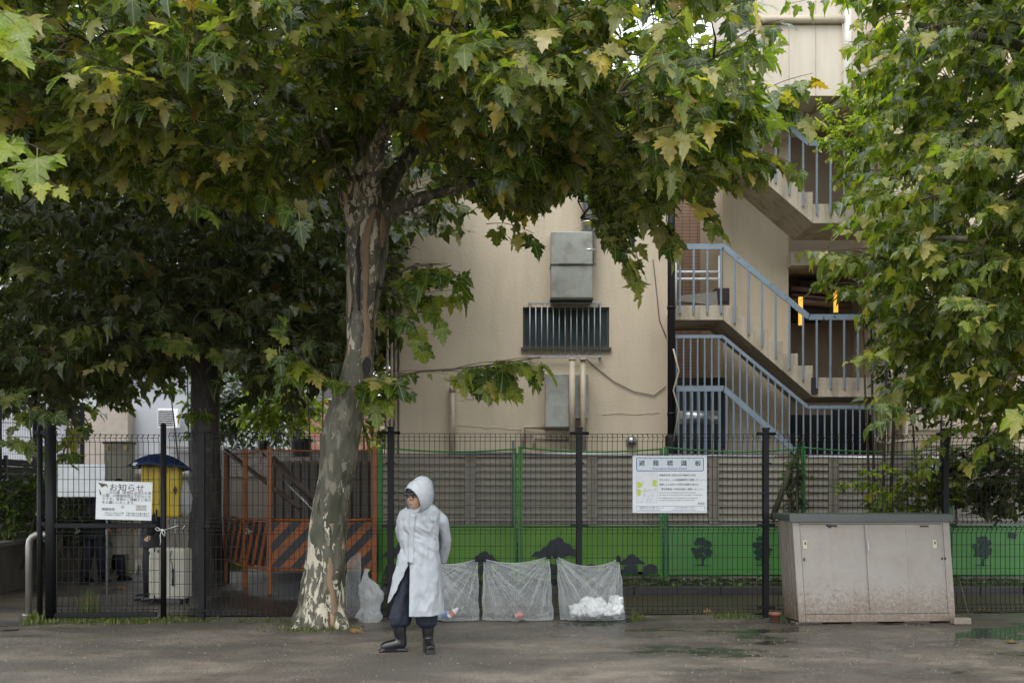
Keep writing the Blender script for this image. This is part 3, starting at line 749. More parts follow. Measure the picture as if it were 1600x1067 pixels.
# ================================================================ BEIGE BUILDING
YB = 17.6
bld = thing('beige_building', (0, YB, 0), 'beige rendered apartment block with barred window and vent ducts', 'building')
BX0, BX1 = ax(624, YB), ax(1043, YB)
ZT = 7.4
wx0, wx1, wz0, wz1 = ax(817, YB), ax(952, YB), az(543, YB), az(480, YB)
m = MB()
def quadgrid(m, xs, zs, y, skip):
    for i in range(len(xs)-1):
        for j in range(len(zs)-1):
            if (i, j) in skip: continue
            m.add([(xs[i], y, zs[j]), (xs[i+1], y, zs[j]), (xs[i+1], y, zs[j+1]), (xs[i], y, zs[j+1])], [(0,1,2,3)])
quadgrid(m, [BX0, wx0, wx1, BX1], [0, wz0, wz1, ZT], 0, {(1, 1)})
for a, b in (((wx0, wz0), (wx0, wz1)), ((wx0, wz1), (wx1, wz1)), ((wx1, wz1), (wx1, wz0)), ((wx1, wz0), (wx0, wz0))):
    m.add([(a[0], 0, a[1]), (b[0], 0, b[1]), (b[0], 0.12, b[1]), (a[0], 0.12, a[1])], [(0,1,2,3)])
m.add([(BX0, 0, 0), (BX0, 0, ZT), (BX0, 9, ZT), (BX0, 9, 0)], [(0,1,2,3)])
m.add([(BX1, 0, 0), (BX1, 9, 0), (BX1, 9, ZT), (BX1, 0, ZT)], [(0,1,2,3)])
m.add([(BX0, 0, ZT), (BX1, 0, ZT), (BX1, 9, ZT), (BX0, 9, ZT)], [(0,1,2,3)])
m.build('wall', M_STUCCO, bld)
m = MB(); m.span((BX0-0.05, -0.05, ZT+0.003), (BX1+0.05, 0.12, ZT+0.3)); m.build('parapet', M_STUCCO2, bld)
m = MB(); m.span((BX0-0.13, 0.1, 0), (BX0-0.003, 0.3, ZT)); m.build('corner_pipe_casing', M_PIPE, bld)
for i in range(3):
    m = MB(); m.tube([(BX0-0.06-0.07*i, 0.05, 0), (BX0-0.06-0.07*i, 0.05, az(480, YB))], 0.025, 8); m.build('corner_pipe', M_PIPE, bld)
# window
M_ALU = mat('bronze_aluminium', (0.07, 0.065, 0.055), 0.4, metal=0.4)
m = MB(); t = 0.035
m.span((wx0+.001, 0.05, wz0+.001), (wx1-.001, 0.1, wz0+t)); m.span((wx0+.001, 0.05, wz1-t), (wx1-.001, 0.1, wz1-.001)); m.span((wx0+.001, 0.052, wz0+t), (wx0+t, 0.098, wz1-t)); m.span((wx1-t, 0.052, wz0+t), (wx1-.001, 0.098, wz1-t)); m.span(((wx0+wx1)/2-0.025, 0.045, wz0+t), ((wx0+wx1)/2+0.025, 0.094, wz1-t))
win = m.build('window', M_ALU, bld)
for a, b, y in ((wx0+t, (wx0+wx1)/2-0.025, 0.085), ((wx0+wx1)/2+0.025, wx1-t, 0.07)):
    m = MB(); m.span((a, y, wz0+t), (b, y+0.008, wz1-t)); m.build('pane', M_GLASS, win)
m = MB(); m.span((wx0-0.03, -0.06, wz0-0.05), (wx1+0.03, 0.06, wz0-0.004)); m.build('sill', M_ALU, win)
m = MB(); m.span((wx0, 0.11, wz0), (wx1, 0.7, wz1)); 
gr = [ax(828, YB-0.12), ax(938, YB-0.12)]; gz0, gz1 = az(557, YB-0.12), az(474, YB-0.12)
M_GB = mat('grey_window_bar', (0.36, 0.38, 0.40), 0.4, metal=0.3)
for z in (gz0, gz1):
    m = MB(); m.span((gr[0]-0.02, -0.13, z-0.012), (gr[1]+0.02, -0.10, z+0.012)); m.build('grille_rail', M_GB, win)
bmh = MB(); bmh.tube([(0, 0, gz0), (0, 0, gz1)], 0.0095, 6); bmh = bmh.mesh('window_bar', M_GB)
for i in range(13): link('window_bar', bmh, win, (lerp(gr[0], gr[1], i/12), -0.115, 0))
m = MB()
for x in gr: m.span((x-0.02, -0.12, gz1-0.03), (x+0.02, -0.002, gz1+0.03)); m.span((x-0.02, -0.12, gz0-0.02), (x+0.02, -0.002, gz0+0.02))
m.build('grille_bracket', M_GB, win)
# duct boxes
M_DUCT = mat('grey_green_sheet_metal', (0.30, 0.305, 0.275), 0.38, 0.12, 5, metal=0.35, dirt=(0.10, 0.085, 0.06), dscale=4, damt=0.6)
def duct(px0, px1, py0, py1, dep, name='duct_box'):
    x0, x1, z0, z1 = ax(px0, YB-dep), ax(px1, YB-dep), az(py1, YB-dep), az(py0, YB-dep)
    m = MB(); m.span((x0, -dep, z0), (x1, -0.002, z1)); o = m.build(name, M_DUCT, bld, None, 0.008)
    return x0, x1, z0, z1, o
x0, x1, z0, z1, o = duct(861, 926, 362, 465, 0.32)
m = MB(); m.span((x0-0.012, -0.335, z0-0.03), (x1+0.012, -0.003, z0-0.004)); m.build('flange', M_ALU, o)
m = MB(); m.span((x0-0.012, -0.335, lerp(z0, z1, 0.49)), (x1+0.012, -0.003, lerp(z0, z1, 0.51))); m.span((x0+0.12, -0.35, lerp(z0, z1, 0.495)), (x1-0.12, -0.337, lerp(z0, z1, 0.515))); m.build('flange', M_ALU, o)
m = MB(); m.tube([((x0+x1)/2+0.28, -0.2, z1-0.5), ((x0+x1)/2+0.28, -0.2, ZT)], 0.12, 16)
o2 = m.build('round_duct', M_GALV, bld)
for k_ in range(7):
    m = MB(); zz = z1-0.3+k_*0.45; m.tube([((x0+x1)/2+0.28, -0.2, zz), ((x0+x1)/2+0.28, -0.2, zz+0.03)], 0.128, 16); m.build('duct_band', M_GALV, o2)
x0, x1, z0, z1, o = duct(852, 897, 584, 667, 0.3)
m = MB(); m.span((x0-0.01, -0.31, z0-0.02), (x1+0.01, -0.004, z0-0.004)); m.build('flange', M_ALU, o)
x0, x1, z0, z1, o = duct(893, 919, 585, 654, 0.16)
def bpipe(pts, r=0.048, name='wall_pipe', mt=M_PIPE):
    m = MB(); m.tube([(ax(p, YB-d), -d, az(q, YB-d)) for p, q, d in pts], r, 10); return m.build(name, mt, bld)
bpipe([(894, 563, 0.36), (894, 706, 0.36)], 0.05); bpipe([(911, 563, 0.34), (911, 640, 0.34), (912, 706, 0.3)], 0.045)
for px_ in (894, 911):
    m = MB(); m.tube([(ax(px_, YB-0.35), -0.36, az(563, YB-0.35)), (ax(px_, YB-0.35), -0.36, az(560, YB-.35))], 0.058, 10); m.build('pipe_cap', M_PIPE, bld)
bpipe([(707, 612, 0.08), (707, 710, 0.08)], 0.045); bpipe([(818, 700, 0.1), (818, 667, 0.1), (852, 667, 0.1)], 0.035); bpipe([(835, 700, 0.14), (835, 684, 0.14), (897, 684, 0.14)], 0.035)
m = MB(); m.tube([(ax(707, YB-.08), -0.08, az(613, YB)), (ax(707, YB-.08), -0.08, az(605, YB))], 0.055, 10); m.build('pipe_cap', M_PIPE, bld)
m = MB(); cx, cz = ax(987, YB-0.1), az(689, YB-0.1); m.rings([[(cx+r_*math.cos(2*PI*k/16), y, cz+r_*math.sin(2*PI*k/16)) for k in range(16)] for r_, y in ((0.09, -0.002), (0.085, -0.09), (0.06, -0.13), (0.02, -0.15))], True, False, True); m.build('vent_cowl', M_GALV, bld)
m = MB(); m.add([(cx+r_*math.cos(t), -0.135, cz-0.03+0.6*r_*math.sin(t)) for t in [PI+PI*k/8 for k in range(9)] for r_ in (0.07,)], [list(range(9))]); m.build('vent_opening', M_DARK, bld)
# loose cable on the wall
m = MB(); m.tube([(ax(p, YB), -0.02, az(q, YB)) for p, q in ((915, 560), (935, 578), (960, 597), (990, 612), (1022, 618), (1040, 604))], 0.008, 5); m.build('cable', mat('grey_cable', (0.10, 0.09, 0.075), 0.6), bld)
m = MB(); m.tube([(ax(p, YB), -0.02, az(q, YB)) for p, q in ((1020, 405), (1024, 440), (1030, 500), (1041, 528))], 0.007, 5); m.build('cable', MATS['grey_cable'], bld)
# hairline cracks in the render are thin raised filler lines
M_FILL = mat('crack_filler', (0.50, 0.42, 0.28), 0.8)
rr = random.Random(5)
for (xa_, za_, xb_, zb_) in ((ax(715, YB), az(666, YB), ax(830, YB), az(672, YB)), (ax(720, YB), az(625, YB), ax(790, YB), az(618, YB)), (ax(940, YB), az(648, YB), ax(1030, YB), az(645, YB))):
    m = MB(); pts = [(lerp(xa_, xb_, t/16), -0.004, lerp(za_, zb_, t/16) + rr.uniform(-0.02, 0.02)) for t in range(17)]
    m.tube(pts, 0.005, 4); m.build('crack_filler', M_FILL, bld)

# black utility pole in front of the corner
m = MB(); xp, yp_ = ax(1049, 16.45), 16.45
m.tube([(0, 0, 0), (0, 0, 9.5)], [0.062, 0.052], 14)
pole = thing('black_pole', (xp, yp_, 0), 'tall slim black pole at the corner of the beige building', 'pole')
m.build('shaft', M_FENCE, pole)
m = MB(); m.tube([(0, 0, 0), (0, 0, az(682, 16.45)), (0, 0, az(680, 16.45))], [0.1, 0.095, 0.085], 14); m.build('base_sleeve', M_FENCE, pole)
for z in (2.6, 4.2, 5.9):
    m = MB(); m.tube([(0, 0, z), (0, 0, z+0.04)], 0.066, 14); m.build('band', M_GALV if z > 5 else M_FENCE, pole)
m = MB(); m.tube([(ax(1052, 16.3), 16.3, az(q, 16.3)) if k % 2 == 0 else (ax(1060, 16.3), 16.25, az(q, 16.3)) for k, q in enumerate((545, 580, 610, 640, 690))], 0.012, 6)
tag(m.build('loose_cable', M_PIPE), 'thin pale cable hanging loosely by the black pole', 'cable')

# ================================================================ EXTERNAL STAIR
YS = 16.65
st = thing('external_staircase', (0, YS, 0), 'weathered concrete outside staircase with stepped flights and landings', 'staircase')
SD = 1.15
def flight(dz):
    lx0, lx1 = ax(1056, YS), ax(1130, YS)
    zt, zb = az(477, YS)+dz, az(500, YS)+dz
    rx0, rx1 = ax(1270, YS), ax(1400, YS)
    rt, rb = az(590, YS)+dz, az(620, YS)+dz
    m = MB(); m.span((lx0, 0, zb), (lx1, SD, zt)); m.build('landing', M_STUCCO2, st, None, 0.004)
    n = 6; tread = (rx0 - lx1) / n; rise = (zt - rt) / (n)
    poly = [(lx1+0.002, zb), (lx1+0.002, zt)]
    for i in range(n):
        x = lx1 + 0.002 + tread*(i+1) ; z = zt - rise*i
        poly += [(x, z), (x, z - rise)] if i else [(x, z), (x, z-rise)]
    poly += [(rx0+0.002, rb)]
    # side plates in pieces so every face is convex
    for i in range(n):
        xa_ = lx1 + tread*i + 0.002; xb_ = lx1 + tread*(i+1) + 0.001
        za_ = zt - rise*i
        ba, bb = lerp(zb, rb, i/n), lerp(zb, rb, (i+1)/n)
        m = MB(); m.prism([(xa_, ba), (xb_, bb), (xb_, za_), (xa_, za_)], 0, SD); m.build('step', M_STUCCO2, st, None, 0.005)
    m = MB(); m.span((rx0+0.003, -0.002, rb), (rx1, SD, rt)); m.build('landing', M_STUCCO2, st, None, 0.004)
H1 = 271/F*YS
flight(0); flight(H1)
m = MB(); m.span((ax(1268, YS)-0.01, -0.03, az(615, YS)), (ax(1268, YS)+0.09, -0.004, az(590, YS))); m.build('junction_box', M_DARK, st)
# rails
def railing(name, pts, y, label, zbot, pitch, rw=0.03, rh=0.085, br=0.016, first=0.02):
    """pts: (x,z) of the top rail; zbot(x): where the balusters end"""
    o = thing(name, (0, y, 0), label, 'railing', 'blue-grey stair railings')
    for a, b in zip(pts, pts[1:]):
        m = MB(); m.bar((a[0], 0, a[1]), (b[0], 0, b[1]), rw, rh); m.build('top_rail', M_RAIL, o)
    bal = MB(); bal.tube([(0, 0, 0), (0, 0, 1)], br, 6, True, False); bal = bal.mesh('baluster', M_RAIL)
    x = pts[0][0] + first
    while x < pts[-1][0]:
        for a, b in zip(pts, pts[1:]):
            if a[0] <= x <= b[0]: zt = lerp(a[1], b[1], (x-a[0])/(b[0]-a[0]))
        zb = zbot(x)
        q = link('baluster', bal, o, (x, 0, zb)); q.scale = (1, 1, zt - zb)
        x += pitch
    return o
def stair_bot(dz):
    a, b, zt, rt = ax(1130, YS), ax(1270, YS), az(490, YS)+dz, az(607, YS)+dz
    return lambda x: zt if x < a else (lerp(zt, rt, (x-a)/(b-a)) if x < b else rt)
rail_px = [(1056, 386), (1130, 386), (1263, 496), (1398, 496)]
for dz, lab in ((0, 'blue-grey railing of the middle stair flight above the fence'), (H1, 'blue-grey railing of the upper stair flight among the leaves')):
    railing('stair_railing', [(ax(p, YS), az(q, YS)+dz) for p, q in rail_px], YS-0.025, lab, stair_bot(dz), 0.209, 0.03, 0.085, 0.017, 0.06)
Y2 = 16.5
railing('stair_railing', [(ax(p, Y2), az(q, Y2)) for p, q in ((1055, 526), (1129, 526), (1262, 636), (1372, 636))], Y2, 'blue-grey closely barred railing below the middle stair flight', lambda x: az(720, Y2), 0.107, 0.03, 0.05, 0.013)
Y3 = 16.36
railing('stair_railing', [(ax(p, Y3), az(q, Y3)) for p, q in ((1058, 607), (1131, 607), (1246, 708))], Y3, 'blue-grey lower railing just above the black mesh fence top', lambda x: az(728, Y3), 0.104, 0.03, 0.085, 0.014)
# far-side pipe rails on the landing
m = MB()
for q in (425, 436): m.tube([(ax(1050, 17.9), 17.9, az(q, 17.9)), (ax(1128, 17.9), 17.9, az(q, 17.9))], 0.022, 8)
m.tube([(ax(1056, 17.9), 17.9, az(477, 17.9)), (ax(1056, 17.9), 17.9, az(400, 17.9))], 0.02, 8); m.tube([(ax(1124, 17.9), 17.9, az(477, 17.9)), (ax(1124, 17.9), 17.9, az(400, 17.9))], 0.02, 8)
tag(m.build('pipe_rail', M_WHITE), 'white double pipe rail at the back of the stair landing', 'railing')

# ---- stair block behind: tiled wall, beige wall, dark undercroft, right wing
sb = thing('stair_block', (0, 0, 0), 'beige stair block with brown tiled wall and dark undercroft beside the flights', 'building')
M_TILE = bpy.data.materials.new('brown_wall_tile'); M_TILE.use_nodes = True
brick_mat(M_TILE, (0.27, 0.165, 0.105), (0.23, 0.135, 0.085), (0.10, 0.075, 0.055), 1.0, 0.145, 0.062)
M_TILE.node_tree.nodes['Brick Texture'].inputs['Mortar Size'].default_value = 0.008
m = MB(); m.span((2.3, 20.4, 0), (5.0, 20.6, 9)); m.build('tiled_wall', M_TILE, sb)
YA = 18.1
m = MB(); m.span((ax(1130, YA), YA, 0), (ax(1232, YA), YA+2.2, 8.2)); m.build('beige_wall', M_STUCCO, sb)
m = MB(); m.span((ax(1124, 18.6), 18.55, az(405, 18.6)), (ax(1134, 18.6)-0.03, 20.3, az(360, 18.6))); m.build('beam_end', M_WHITE, sb)
YR = 19.3
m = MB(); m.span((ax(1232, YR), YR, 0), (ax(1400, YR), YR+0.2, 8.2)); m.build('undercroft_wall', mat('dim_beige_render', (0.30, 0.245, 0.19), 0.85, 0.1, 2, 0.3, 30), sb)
# slabs above the undercroft and soffits
for dz in (0, H1):
    m = MB(); m.span((ax(1232, 18.0), YS+SD+0.004, az(380, YS)+dz-0.1), (ax(1420, 18.0), YR, az(380, YS)+dz+0.12)); m.build('floor_slab', M_STUCCO2, sb)
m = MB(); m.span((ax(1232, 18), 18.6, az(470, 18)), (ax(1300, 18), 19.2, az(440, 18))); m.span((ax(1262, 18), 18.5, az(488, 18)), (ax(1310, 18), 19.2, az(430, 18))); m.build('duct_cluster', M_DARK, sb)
for i, (q, r_) in enumerate(((455, 0.05), (465, 0.035), (474, 0.06))):
    m = MB(); m.tube([(ax(1236, 18.4), 18.4, az(q-4, 18.4)), (ax(1330, 18.4), 18.4, az(q+5, 18.4))], r_, 8); m.build('service_pipe', mat('brown_pipe', (0.10, 0.065, 0.045), 0.5), sb)
YC = 17.3
m = MB(); m.span((ax(1394, YC), YC, 0), (ax(1900, YC), YC+4, 9.5)); m.build('right_wall', M_STUCCO, sb)
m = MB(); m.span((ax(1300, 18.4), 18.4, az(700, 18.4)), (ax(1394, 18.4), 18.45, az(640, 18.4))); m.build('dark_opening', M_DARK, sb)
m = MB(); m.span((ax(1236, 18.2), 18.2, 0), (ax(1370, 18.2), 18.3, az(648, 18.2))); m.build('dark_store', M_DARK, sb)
for px_, r_ in ((1413, 0.055), (1391, 0.035), (1383, 0.03)):
    m = MB(); m.tube([(ax(px_, YC-0.1), YC-0.1, 0), (ax(px_, YC-0.1), YC-0.1, az(430, YC))], r_, 10); q = m.build('downpipe', M_PIPE, sb)
    for z in (2.3, 3.6):
        m = MB(); m.tube([(ax(px_, YC-0.1), YC-0.1, z), (ax(px_, YC-0.1), YC-0.1, z+0.05)], r_+0.008, 10); m.build('pipe_clip', M_PIPE, q)
for pts, r_ in ((((1368, 690), (1385, 692), (1430, 687), (1500, 682), (1580, 676)), 0.022), (((1390, 650), (1386, 640), (1383, 600), (1388, 520)), 0.02), (((1345, 632), (1378, 632)), 0.05), (((1365, 675), (1370, 692), (1378, 660), (1390, 632)), 0.02), (((1440, 698), (1520, 692), (1600, 690)), 0.03)):
    m = MB(); m.tube([(ax(p, YC-0.15), YC-0.15, az(q, YC-0.15)) for p, q in pts], r_, 8); m.build('pipe_run', M_PIPE, sb)
m = MB(); m.span((ax(1394, YC)-0.02, YC-0.06, az(672, YC)), (ax(1600, YC), YC-0.003, az(664, YC))); m.build('string_course', M_STUCCO2, sb)
# grey drum behind the lower railing and dark things on the landing
m = MB(); m.tube([(ax(1060, 17.4), 17.4, az(652, 17.4)), (ax(1124, 17.4), 17.4, az(652, 17.4))], 0.11, 16); tag(m.build('steel_drum', M_GALV), 'grey steel cylinder lying behind the lower stair railing', 'cylinder')
m = MB(); m.span((ax(1056, 17.8), 17.8, az(700, 17.8)), (ax(1136, 17.8), 18.0, az(590, 17.8))); tag(m.build('recess_shade', M_DARK), 'dark sheet for the shaded recess behind the lower stair railing', 'panel')  # dark sheet put in for the shade of the recess
m = MB(); m.prism([(ax(1063, 17.2), az(470, 17.2)), (ax(1122, 17.2), az(478, 17.2)), (ax(1120, 17.2), az(455, 17.2)), (ax(1063, 17.2), az(462, 17.2))], 17.2, 17.6); tag(m.build('rubble_sheet', M_CONC), 'grey sheet lying on the stair landing', 'sheet')
m = MB(); m.span((ax(1118, 17.3), 17.3, az(477, 17.3)), (ax(1140, 17.3), 17.6, az(450, 17.3))); m.span((ax(1121, 17.3), 17.29, az(472, 17.3)), (ax(1137, 17.3), 17.297, az(455, 17.3))); tag(m.build('landing_box', M_DARK, None, None, 0.01), 'small dark box on the stair landing beside the beige wall', 'box')
# lamps
def em(name, col, s):
    m = bpy.data.materials.new(name); m.use_nodes = True
    b = m.node_tree.nodes['Principled BSDF']; b.inputs['Base Color'].default_value = (*col, 1); b.inputs['Emission Color'].default_value = (*col, 1); b.inputs['Emission Strength'].default_value = s
    return m
M_LAMP = em('orange_lamp', (0.9, 0.40, 0.06), 0.75)
for px_, q0, q1, lab in ((1251, 462, 511, 'left of two glowing orange tube lamps under the stair'), (1306, 448, 491, 'right of two glowing orange tube lamps, partly behind leaves')):
    Yl = 18.0
    o = thing('tube_lamp', (ax(px_, Yl), Yl, az(q1, Yl)), lab, 'lamp', 'orange tube lamps')
    h = az(q0, Yl) - az(q1, Yl); m = MB(); m.tube([(0, 0, 0.02), (0, 0, h-0.02)], 0.036, 12); m.build('tube', M_LAMP, o)
    m = MB(); m.tube([(0, 0, 0), (0, 0, 0.025)], 0.04, 12); m.tube([(0, 0, h-0.025), (0, 0, h)], 0.04, 12); m.box((0, 0.06, h/2), (0.03, 0.08, 0.05)); m.build('socket', M_DARK, o)
# upper parapet box with its drain
YP = 16.0
pb = thing('balcony', (0, YP, 0), 'beige solid balcony box with drainpipe at the top of the stair', 'balcony')
bx0, bx1, bz = ax(1150, YP), ax(1316, YP), az(150, YP)
m = MB(); m.span((bx0, 0, bz), (bx1, 1.9, 9.6)); m.build('parapet', mat('pale_beige_render', (0.52, 0.46, 0.38), 0.8, 0.05, 1.5, 0.2, 40, dirt=(0.33, 0.27, 0.2), dscale=1.4, damt=0.4, stretch=(3, 3, 0.5)), pb)
m = MB(); m.tube([(bx0, -0.05, az(33, YP)), (bx1, -0.05, az(33, YP))], 0.06, 10); m.build('rail_pipe', M_PIPE, pb)
for k_ in range(3):
    m = MB(); m.span((lerp(bx0, bx1, 0.25+0.25*k_)-0.004, -0.006, bz+0.01), (lerp(bx0, bx1, 0.25+0.25*k_)+0.004, -0.001, 9.5)); m.build('joint', M_STUCCO2, pb)
m = MB(); m.tube([(bx1+0.06, -0.04, 9.6), (bx1+0.06, -0.04, bz+0.06), (bx1+0.04, 0.03, bz-0.05), (bx1-0.3, 0.9, bz-0.08), (bx1-0.6, 1.7, bz-0.1)], 0.06, 10); m.build('drainpipe', mat('pale_pipe', (0.55, 0.52, 0.47), 0.5), pb)
m = MB(); m.tube([(bx1+0.06, -0.04, bz+0.1), (bx1+0.05, 0.0, bz-0.02), (bx1+0.02, 0.08, bz-0.07)], 0.072, 10); m.build('pipe_elbow', M_PIPE, pb)
# higher wing of the same estate, seen in gaps between the leaves
uw = thing('upper_wing', (0, 0, 0), 'pale upper wing with roof railing glimpsed between the leaves', 'building')
m = MB(); m.span((ax(1316, 17.5)+0.1, 17.9, 8.2), (9, 22, 12)); m.build('wall', MATS['pale_beige_render'], uw)
rail_z = ZT + 0.3
rb = railing('roof_railing', [(BX0, rail_z+0.95), (BX1, rail_z+0.95)], YB+0.05, 'blue-grey railing along the roof edge of the beige building', lambda x: rail_z-0.02, 0.16, 0.03, 0.05, 0.012)
# ================================================================ TREES
def bark_material(name, base, dark, flake, peach, flake_thr, scale=1.0):
    m = bpy.data.materials.new(name); m.use_nodes = True
    n, l = m.node_tree.nodes, m.node_tree.links; b = n['Principled BSDF']
    tc = n.new('ShaderNodeTexCoord')
    def nz(sc, st, det=4, rough=0.55, off=0.0, dist=0.0):
        mp = n.new('ShaderNodeMapping'); mp.inputs['Scale'].default_value = st; mp.inputs['Location'].default_value = (off, off, off)
        l.new(tc.outputs['Object'], mp.inputs[0])
        t = n.new('ShaderNodeTexNoise'); t.inputs['Scale'].default_value = sc; t.inputs['Detail'].default_value = det; t.inputs['Roughness'].default_value = rough; t.inputs['Distortion'].default_value = dist
        l.new(mp.outputs[0], t.inputs['Vector']); return t.outputs[0]
    def mr(s, a, c):
        t = n.new('ShaderNodeMapRange'); t.inputs[1].default_value = a; t.inputs[2].default_value = c; l.new(s, t.inputs[0]); return t.outputs[0]
    def mix(f, a, c):
        t = n.new('ShaderNodeMixRGB'); l.new(f, t.inputs[0])
        for i, s in ((1, a), (2, c)):
            if isinstance(s, tuple): t.inputs[i].default_value = (*s, 1)
            else: l.new(s, t.inputs[i])
        return t.outputs[0]
    c = mix(mr(nz(3.2*scale, (1.6, 1.6, 0.55), 5, 0.6), 0.40, 0.62), base, dark)
    c = mix(mr(nz(7*scale, (1.5, 1.5, 0.6), 4, 0.55, 3.1, 0.6), 0.56, 0.58), c, tuple(v*1.55 for v in base))
    f2 = mr(nz(4.5*scale, (1.8, 1.8, 0.45), 3, 0.5, 7.7, 0.5), flake_thr+0.035, flake_thr+0.05); c = mix(f2, c, peach)
    fa = nz(8.5*scale, (1.7, 1.7, 0.7), 4, 0.6, 1.3, 0.9); fb = nz(1.7*scale, (1.4, 1.4, 0.8), 2, 0.5, 5.2)
    fs = n.new('ShaderNodeMath'); fs.operation = 'MULTIPLY_ADD'; l.new(fb, fs.inputs[0]); fs.inputs[1].default_value = 0.55; l.new(fa, fs.inputs[2])
    sz_ = n.new('ShaderNodeSeparateXYZ'); l.new(tc.outputs['Object'], sz_.inputs[0])
    hz_ = n.new('ShaderNodeMapRange'); hz_.inputs[1].default_value = 0.4; hz_.inputs[2].default_value = 2.6; hz_.inputs[3].default_value = 0.015; hz_.inputs[4].default_value = -0.022; l.new(sz_.outputs[2], hz_.inputs[0])
    f9 = n.new('ShaderNodeMath'); l.new(fs.outputs[0], f9.inputs[0]); l.new(hz_.outputs[0], f9.inputs[1])
    f1 = mr(f9.outputs[0], flake_thr+0.275, flake_thr+0.287); c = mix(f1, c, flake)
    cr_ = mr(nz(10*scale, (2.2, 2.2, 0.16), 4, 0.6, 9.9, 0.4), 0.62, 0.66); c = mix(cr_, c, tuple(v*0.35 for v in dark))
    fine = nz(38, (1.4, 1.4, 0.22), 5, 0.65)
    mm = n.new('ShaderNodeMixRGB'); mm.blend_type = 'MULTIPLY'; mm.inputs[0].default_value = 0.8; l.new(c, mm.inputs[1])
    t = n.new('ShaderNodeMapRange'); t.inputs[3].default_value = 0.5; t.inputs[4].default_value = 1.5; l.new(fine, t.inputs[0]); l.new(t.outputs[0], mm.inputs[2])
    l.new(mm.outputs[0], b.inputs['Base Color'])
    b.inputs['Roughness'].default_value = 0.62
    sub = n.new('ShaderNodeMath'); sub.operation = 'SUBTRACT'; l.new(fine, sub.inputs[0]); l.new(f1, sub.inputs[1])
    bp = n.new('ShaderNodeBump'); bp.inputs['Strength'].default_value = 0.6; bp.inputs['Distance'].default_value = 0.012
    l.new(sub.outputs[0], bp.inputs['Height']); l.new(bp.outputs[0], b.inputs['Normal'])
    return m
M_BARK = bark_material('plane_bark', (0.118, 0.106, 0.076), (0.040, 0.041, 0.020), (0.52, 0.47, 0.36), (0.36, 0.225, 0.12), 0.60)
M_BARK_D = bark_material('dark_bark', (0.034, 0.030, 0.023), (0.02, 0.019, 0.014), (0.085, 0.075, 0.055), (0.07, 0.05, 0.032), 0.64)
M_TWIG = mat('twig_bark', (0.075, 0.058, 0.035), 0.7, 0.3, 9)

